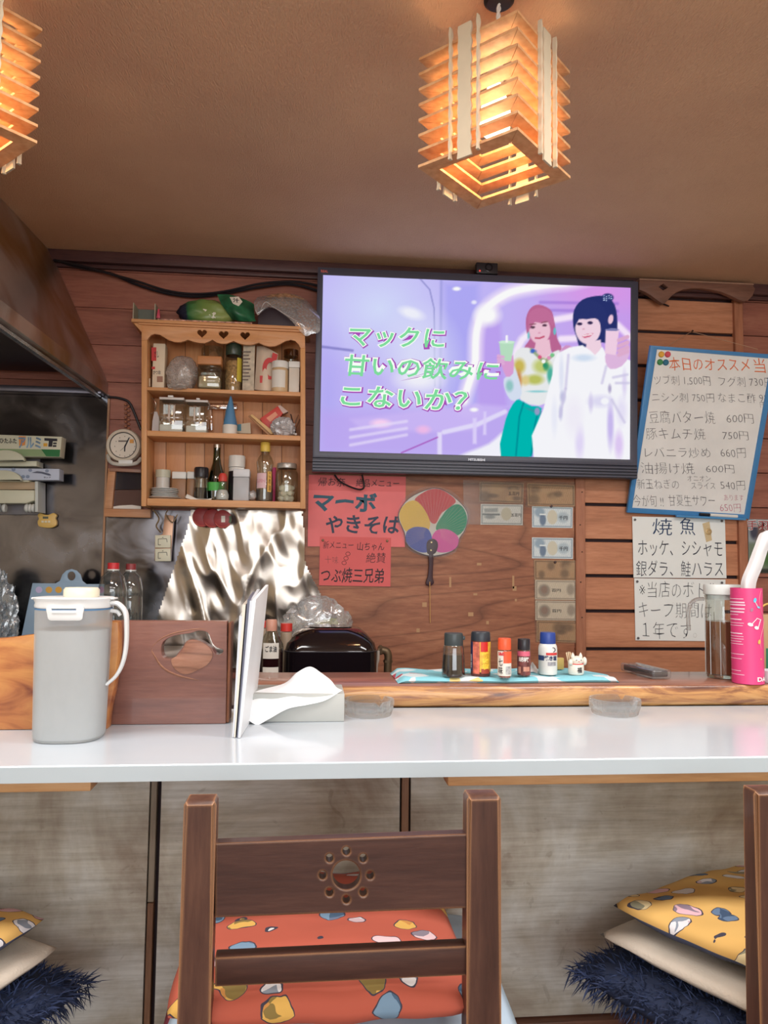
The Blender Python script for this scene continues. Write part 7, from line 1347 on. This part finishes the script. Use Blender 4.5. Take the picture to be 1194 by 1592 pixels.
zrt, zrb = (zat(340, 1311, yr_) + zat(722, 1297, yr_))/2, (zat(340, 1427, yr_) + zat(722, 1413, yr_))/2
rect = [(340 - 6, 1311.3), (722 + 6, 1296.6), (722 + 6, 1412.5), (340 - 6, 1427.5)]
cxh, cyh = 538.5, 1361
hl = [circ(cxh, cyh, 21.5, 22.5, 32)] + [circ(cxh + 37*math.cos(a), cyh + 37.5*math.sin(a), 5.6, 6.4, 14) for a in [k*math.pi/4 for k in range(8)]]
part('top_rail', slab(P_, [rect] + hl, .019, .002), chw, ch, smooth=18)
part('lower_rail', slab(P_, [(334, 1489.5), (728, 1471), (728, 1517), (334, 1535)], .022, .002), chw, ch)
seat_z = .386
part('seat', box(xa - .008, xd + .008, YH + .045, YH + .43, seat_z - .022, seat_z, .006), chw, ch)
for x_ in (xa + .002, xd - .038): part('leg', box(x_, x_ + .036, YH + .385, YH + .42, 0, seat_z - .022, .003), chz, ch)
part('apron', box(xa + .01, xd - .01, YH + .39, YH + .41, seat_z - .08, seat_z - .023, .002), chw, ch)
part('apron', box(xb_ - .004, xc_ + .004, YH + .01, YH + .028, seat_z - .08, seat_z - .023, .002), chw, ch)
for x_ in (xa + .012, xd - .03): part('stretcher', box(x_, x_ + .018, YH + .03, YH + .39, .14, .17, .002), chw, ch)
dxc = atY(1176, 1300, YH).x - xa
dup(ch, (dxc, 0, 0), 'dark wooden chair cut off by the right edge of the photo'); dup(ch, (-dxc, 0, 0), 'dark wooden chair left of the middle one, carrying a pile of cushions, out of frame')

def print_cloth(name, base, cols, scale=13.0, thr=.30):
    t = NT(name); p = t.n('ShaderNodeBsdfPrincipled', Roughness=.85); tc = t.n('ShaderNodeTexCoord'); ns = t.n('ShaderNodeTexNoise', Scale=24.0); t.l(tc, 'Object', ns, 'Vector')
    mx = t.n('ShaderNodeMix', _data_type='VECTOR') if False else None
    ad = t.n('ShaderNodeVectorMath', _operation='MULTIPLY_ADD'); ad.inputs[1].default_value = (.03, .03, .03); t.l(ns, 1, ad, 0); t.l(tc, 'Object', ad, 2)
    mp = t.n('ShaderNodeMapping'); mp.inputs['Scale'].default_value = (1, 1.35, .4); t.l(ad, 0, mp, 'Vector')
    vo = t.n('ShaderNodeTexVoronoi', Scale=scale, Randomness=.75); t.l(mp, 0, vo, 'Vector')
    sp = t.n('ShaderNodeSeparateColor'); t.l(vo, 'Color', sp, 0); r = t.ramp([(i/len(cols), rgb(c)) for i, c in enumerate(cols)]); r.color_ramp.interpolation = 'CONSTANT'; t.l(sp, 0, r, 0)
    v2 = t.n('ShaderNodeTexVoronoi', Scale=scale*2.6, Randomness=.9); t.l(mp, 0, v2, 'Vector'); s2 = t.n('ShaderNodeSeparateColor'); t.l(v2, 'Color', s2, 0); r3 = t.ramp([(0, (1, 1, 1, 1)), (.72, rgb((120, 140, 160))), (.86, rgb((226, 190, 196)))]); r3.color_ramp.interpolation = 'CONSTANT'; t.l(s2, 0, r3, 0)
    mu = t.n('ShaderNodeMix', _data_type='RGBA', _blend_type='MULTIPLY', i0=.8); t.l(r, 0, mu, 6); t.l(r3, 0, mu, 7)
    e = t.ramp([(0, (1, 1, 1, 1)), (thr, (0, 0, 0, 1))]); e.color_ramp.interpolation = 'CONSTANT'; t.l(vo, 'Distance', e, 0)
    k = t.ramp([(0, (1, 1, 1, 1)), (thr + .025, (0, 0, 0, 1))]); k.color_ramp.interpolation = 'CONSTANT'; t.l(vo, 'Distance', k, 0)
    a = t.n('ShaderNodeMix', _data_type='RGBA'); t.l(k, 0, a, 0); a.inputs[6].default_value = rgb(base); a.inputs[7].default_value = rgb((62, 58, 72))
    b = t.n('ShaderNodeMix', _data_type='RGBA'); t.l(e, 0, b, 0); t.l(a, 2, b, 6); t.l(mu, 2, b, 7); t.l(b, 2, p, 'Base Color'); t.l(p, 0, t.out, 0); MATS[name] = t.m; return t.m
orange_cloth = print_cloth('orange_print', (184, 90, 70), [(224, 220, 220), (222, 176, 90), (120, 150, 176), (226, 196, 200)], 17)
yellow_cloth = print_cloth('yellow_print', (216, 172, 98), [(222, 220, 224), (96, 120, 150), (222, 180, 190), (224, 206, 160)], 17)
navy = M('navy_cloth', (70, 76, 100), .85, vary=.08); lblue = M('lightblue_cloth', (176, 196, 214), .85); wine = M('wine_cloth', (128, 40, 58), .85); creamc = M('cream_cloth', (212, 200, 184), .85, bump=.4, bscale=300)
def cushion(name, label, c, sx, sy, th, rz, tx, ty, mats, seed, wr=.006, cat='cushion', group=None):
    o = thing(name, label, cat, (c[0], c[1], c[2] - th/2), group); part('cover', pillow(Vector(c), sx, sy, th, rz, tx, ty, 34, seed, wr), mats, o, smooth=180); return o
# middle chair
XM = XCH + .0
cushion('seat_cushion', 'wine red cushion at the bottom of the pile on the middle chair', (XM - .006, 1.165, .410), .24, .205, .046, 2, 0, 0, [wine, wine], 2, .004)
cushion('seat_cushion', 'light blue cushion under the orange one on the middle chair', (XM + .012, 1.17, .460), .232, .20, .052, -3, 0, 0, [lblue, lblue], 4, .005)
cushion('seat_cushion', 'orange cushion with a scattered pale print on top of the middle chair', (XM - .020, 1.165, .524), .196, .205, .074, 0, 0, 0, [orange_cloth, orange_cloth], 6, .008)
# side piles
def shag(c, sx, sy, th, rz, ty, seed, parent):
    rng = random.Random(seed); b = bmesh.new(); m = Matrix.Translation(c) @ Matrix.Rotation(math.radians(rz), 4, 'Z') @ Matrix.Rotation(math.radians(ty), 4, 'Y')
    for i in range(9000):
        u, v = rng.uniform(-1, 1), rng.uniform(-1, 1); s_ = 1 if rng.random() < .7 else -1
        h = max(0, (1 - abs(u)**2.6)*(1 - abs(v)**2.6))**.55*th/2; q = Vector((u*sx, v*sy, s_*h)); n = Vector((u*1.1*abs(u)**1.5, v*1.1*abs(v)**1.5, s_*.8)).normalized()
        d = (n + Vector((rng.gauss(0, .45), rng.gauss(0, .45), rng.gauss(0, .35) - .25))).normalized(); L = rng.uniform(.016, .032); w = rng.uniform(.0008, .0016); sd = d.cross(Vector((rng.gauss(0, 1), rng.gauss(0, 1), rng.gauss(0, 1)))).normalized()*w
        mid = q + d*L*.55 + Vector((0, 0, -.002)); e = q + d*L + Vector((rng.gauss(0, .003), rng.gauss(0, .003), -.006))
        vs = [b.verts.new(m @ x) for x in (q - sd, q + sd, mid + sd*.8, mid - sd*.8, e)]; b.faces.new(vs[:4]); b.faces.new((vs[3], vs[2], vs[4]))
    part('shaggy_pile', b, M('shag_navy', (40, 52, 84), .8, vary=.35, vscale=18), parent, smooth=0, kind='stuff')
def pile(xc, yc, rz, lab, sgn, seed):
    o = cushion('shaggy_cushion', 'shaggy navy blue cushion at the bottom of the %s pile' % lab, (xc - sgn*.03, yc, .420), .205, .20, .066, rz, 0, sgn*3, [M('shag_base', (34, 44, 70), .9)]*2, seed); shag(Vector((xc - sgn*.03, yc, .420)), .205, .20, .066, rz, sgn*3, seed, o)
    cushion('seat_cushion', 'cream white cushion in the middle of the %s pile' % lab, (xc + sgn*.0, yc, .476), .198, .195, .045, rz, 0, sgn*3, [creamc, creamc], seed + 1, .006)
    cushion('seat_cushion', 'yellow printed cushion with a navy underside on top of the %s pile' % lab, (xc + sgn*.012, yc - .01, .5245), .195, .19, .05, rz, 0, sgn*3, [yellow_cloth, navy], seed + 2, .008)
pile(XCH + dxc - .04, 1.15, 30, 'right-hand', 1, 11); pile(XCH - dxc + .05, 1.15, -26, 'left-hand', -1, 31)
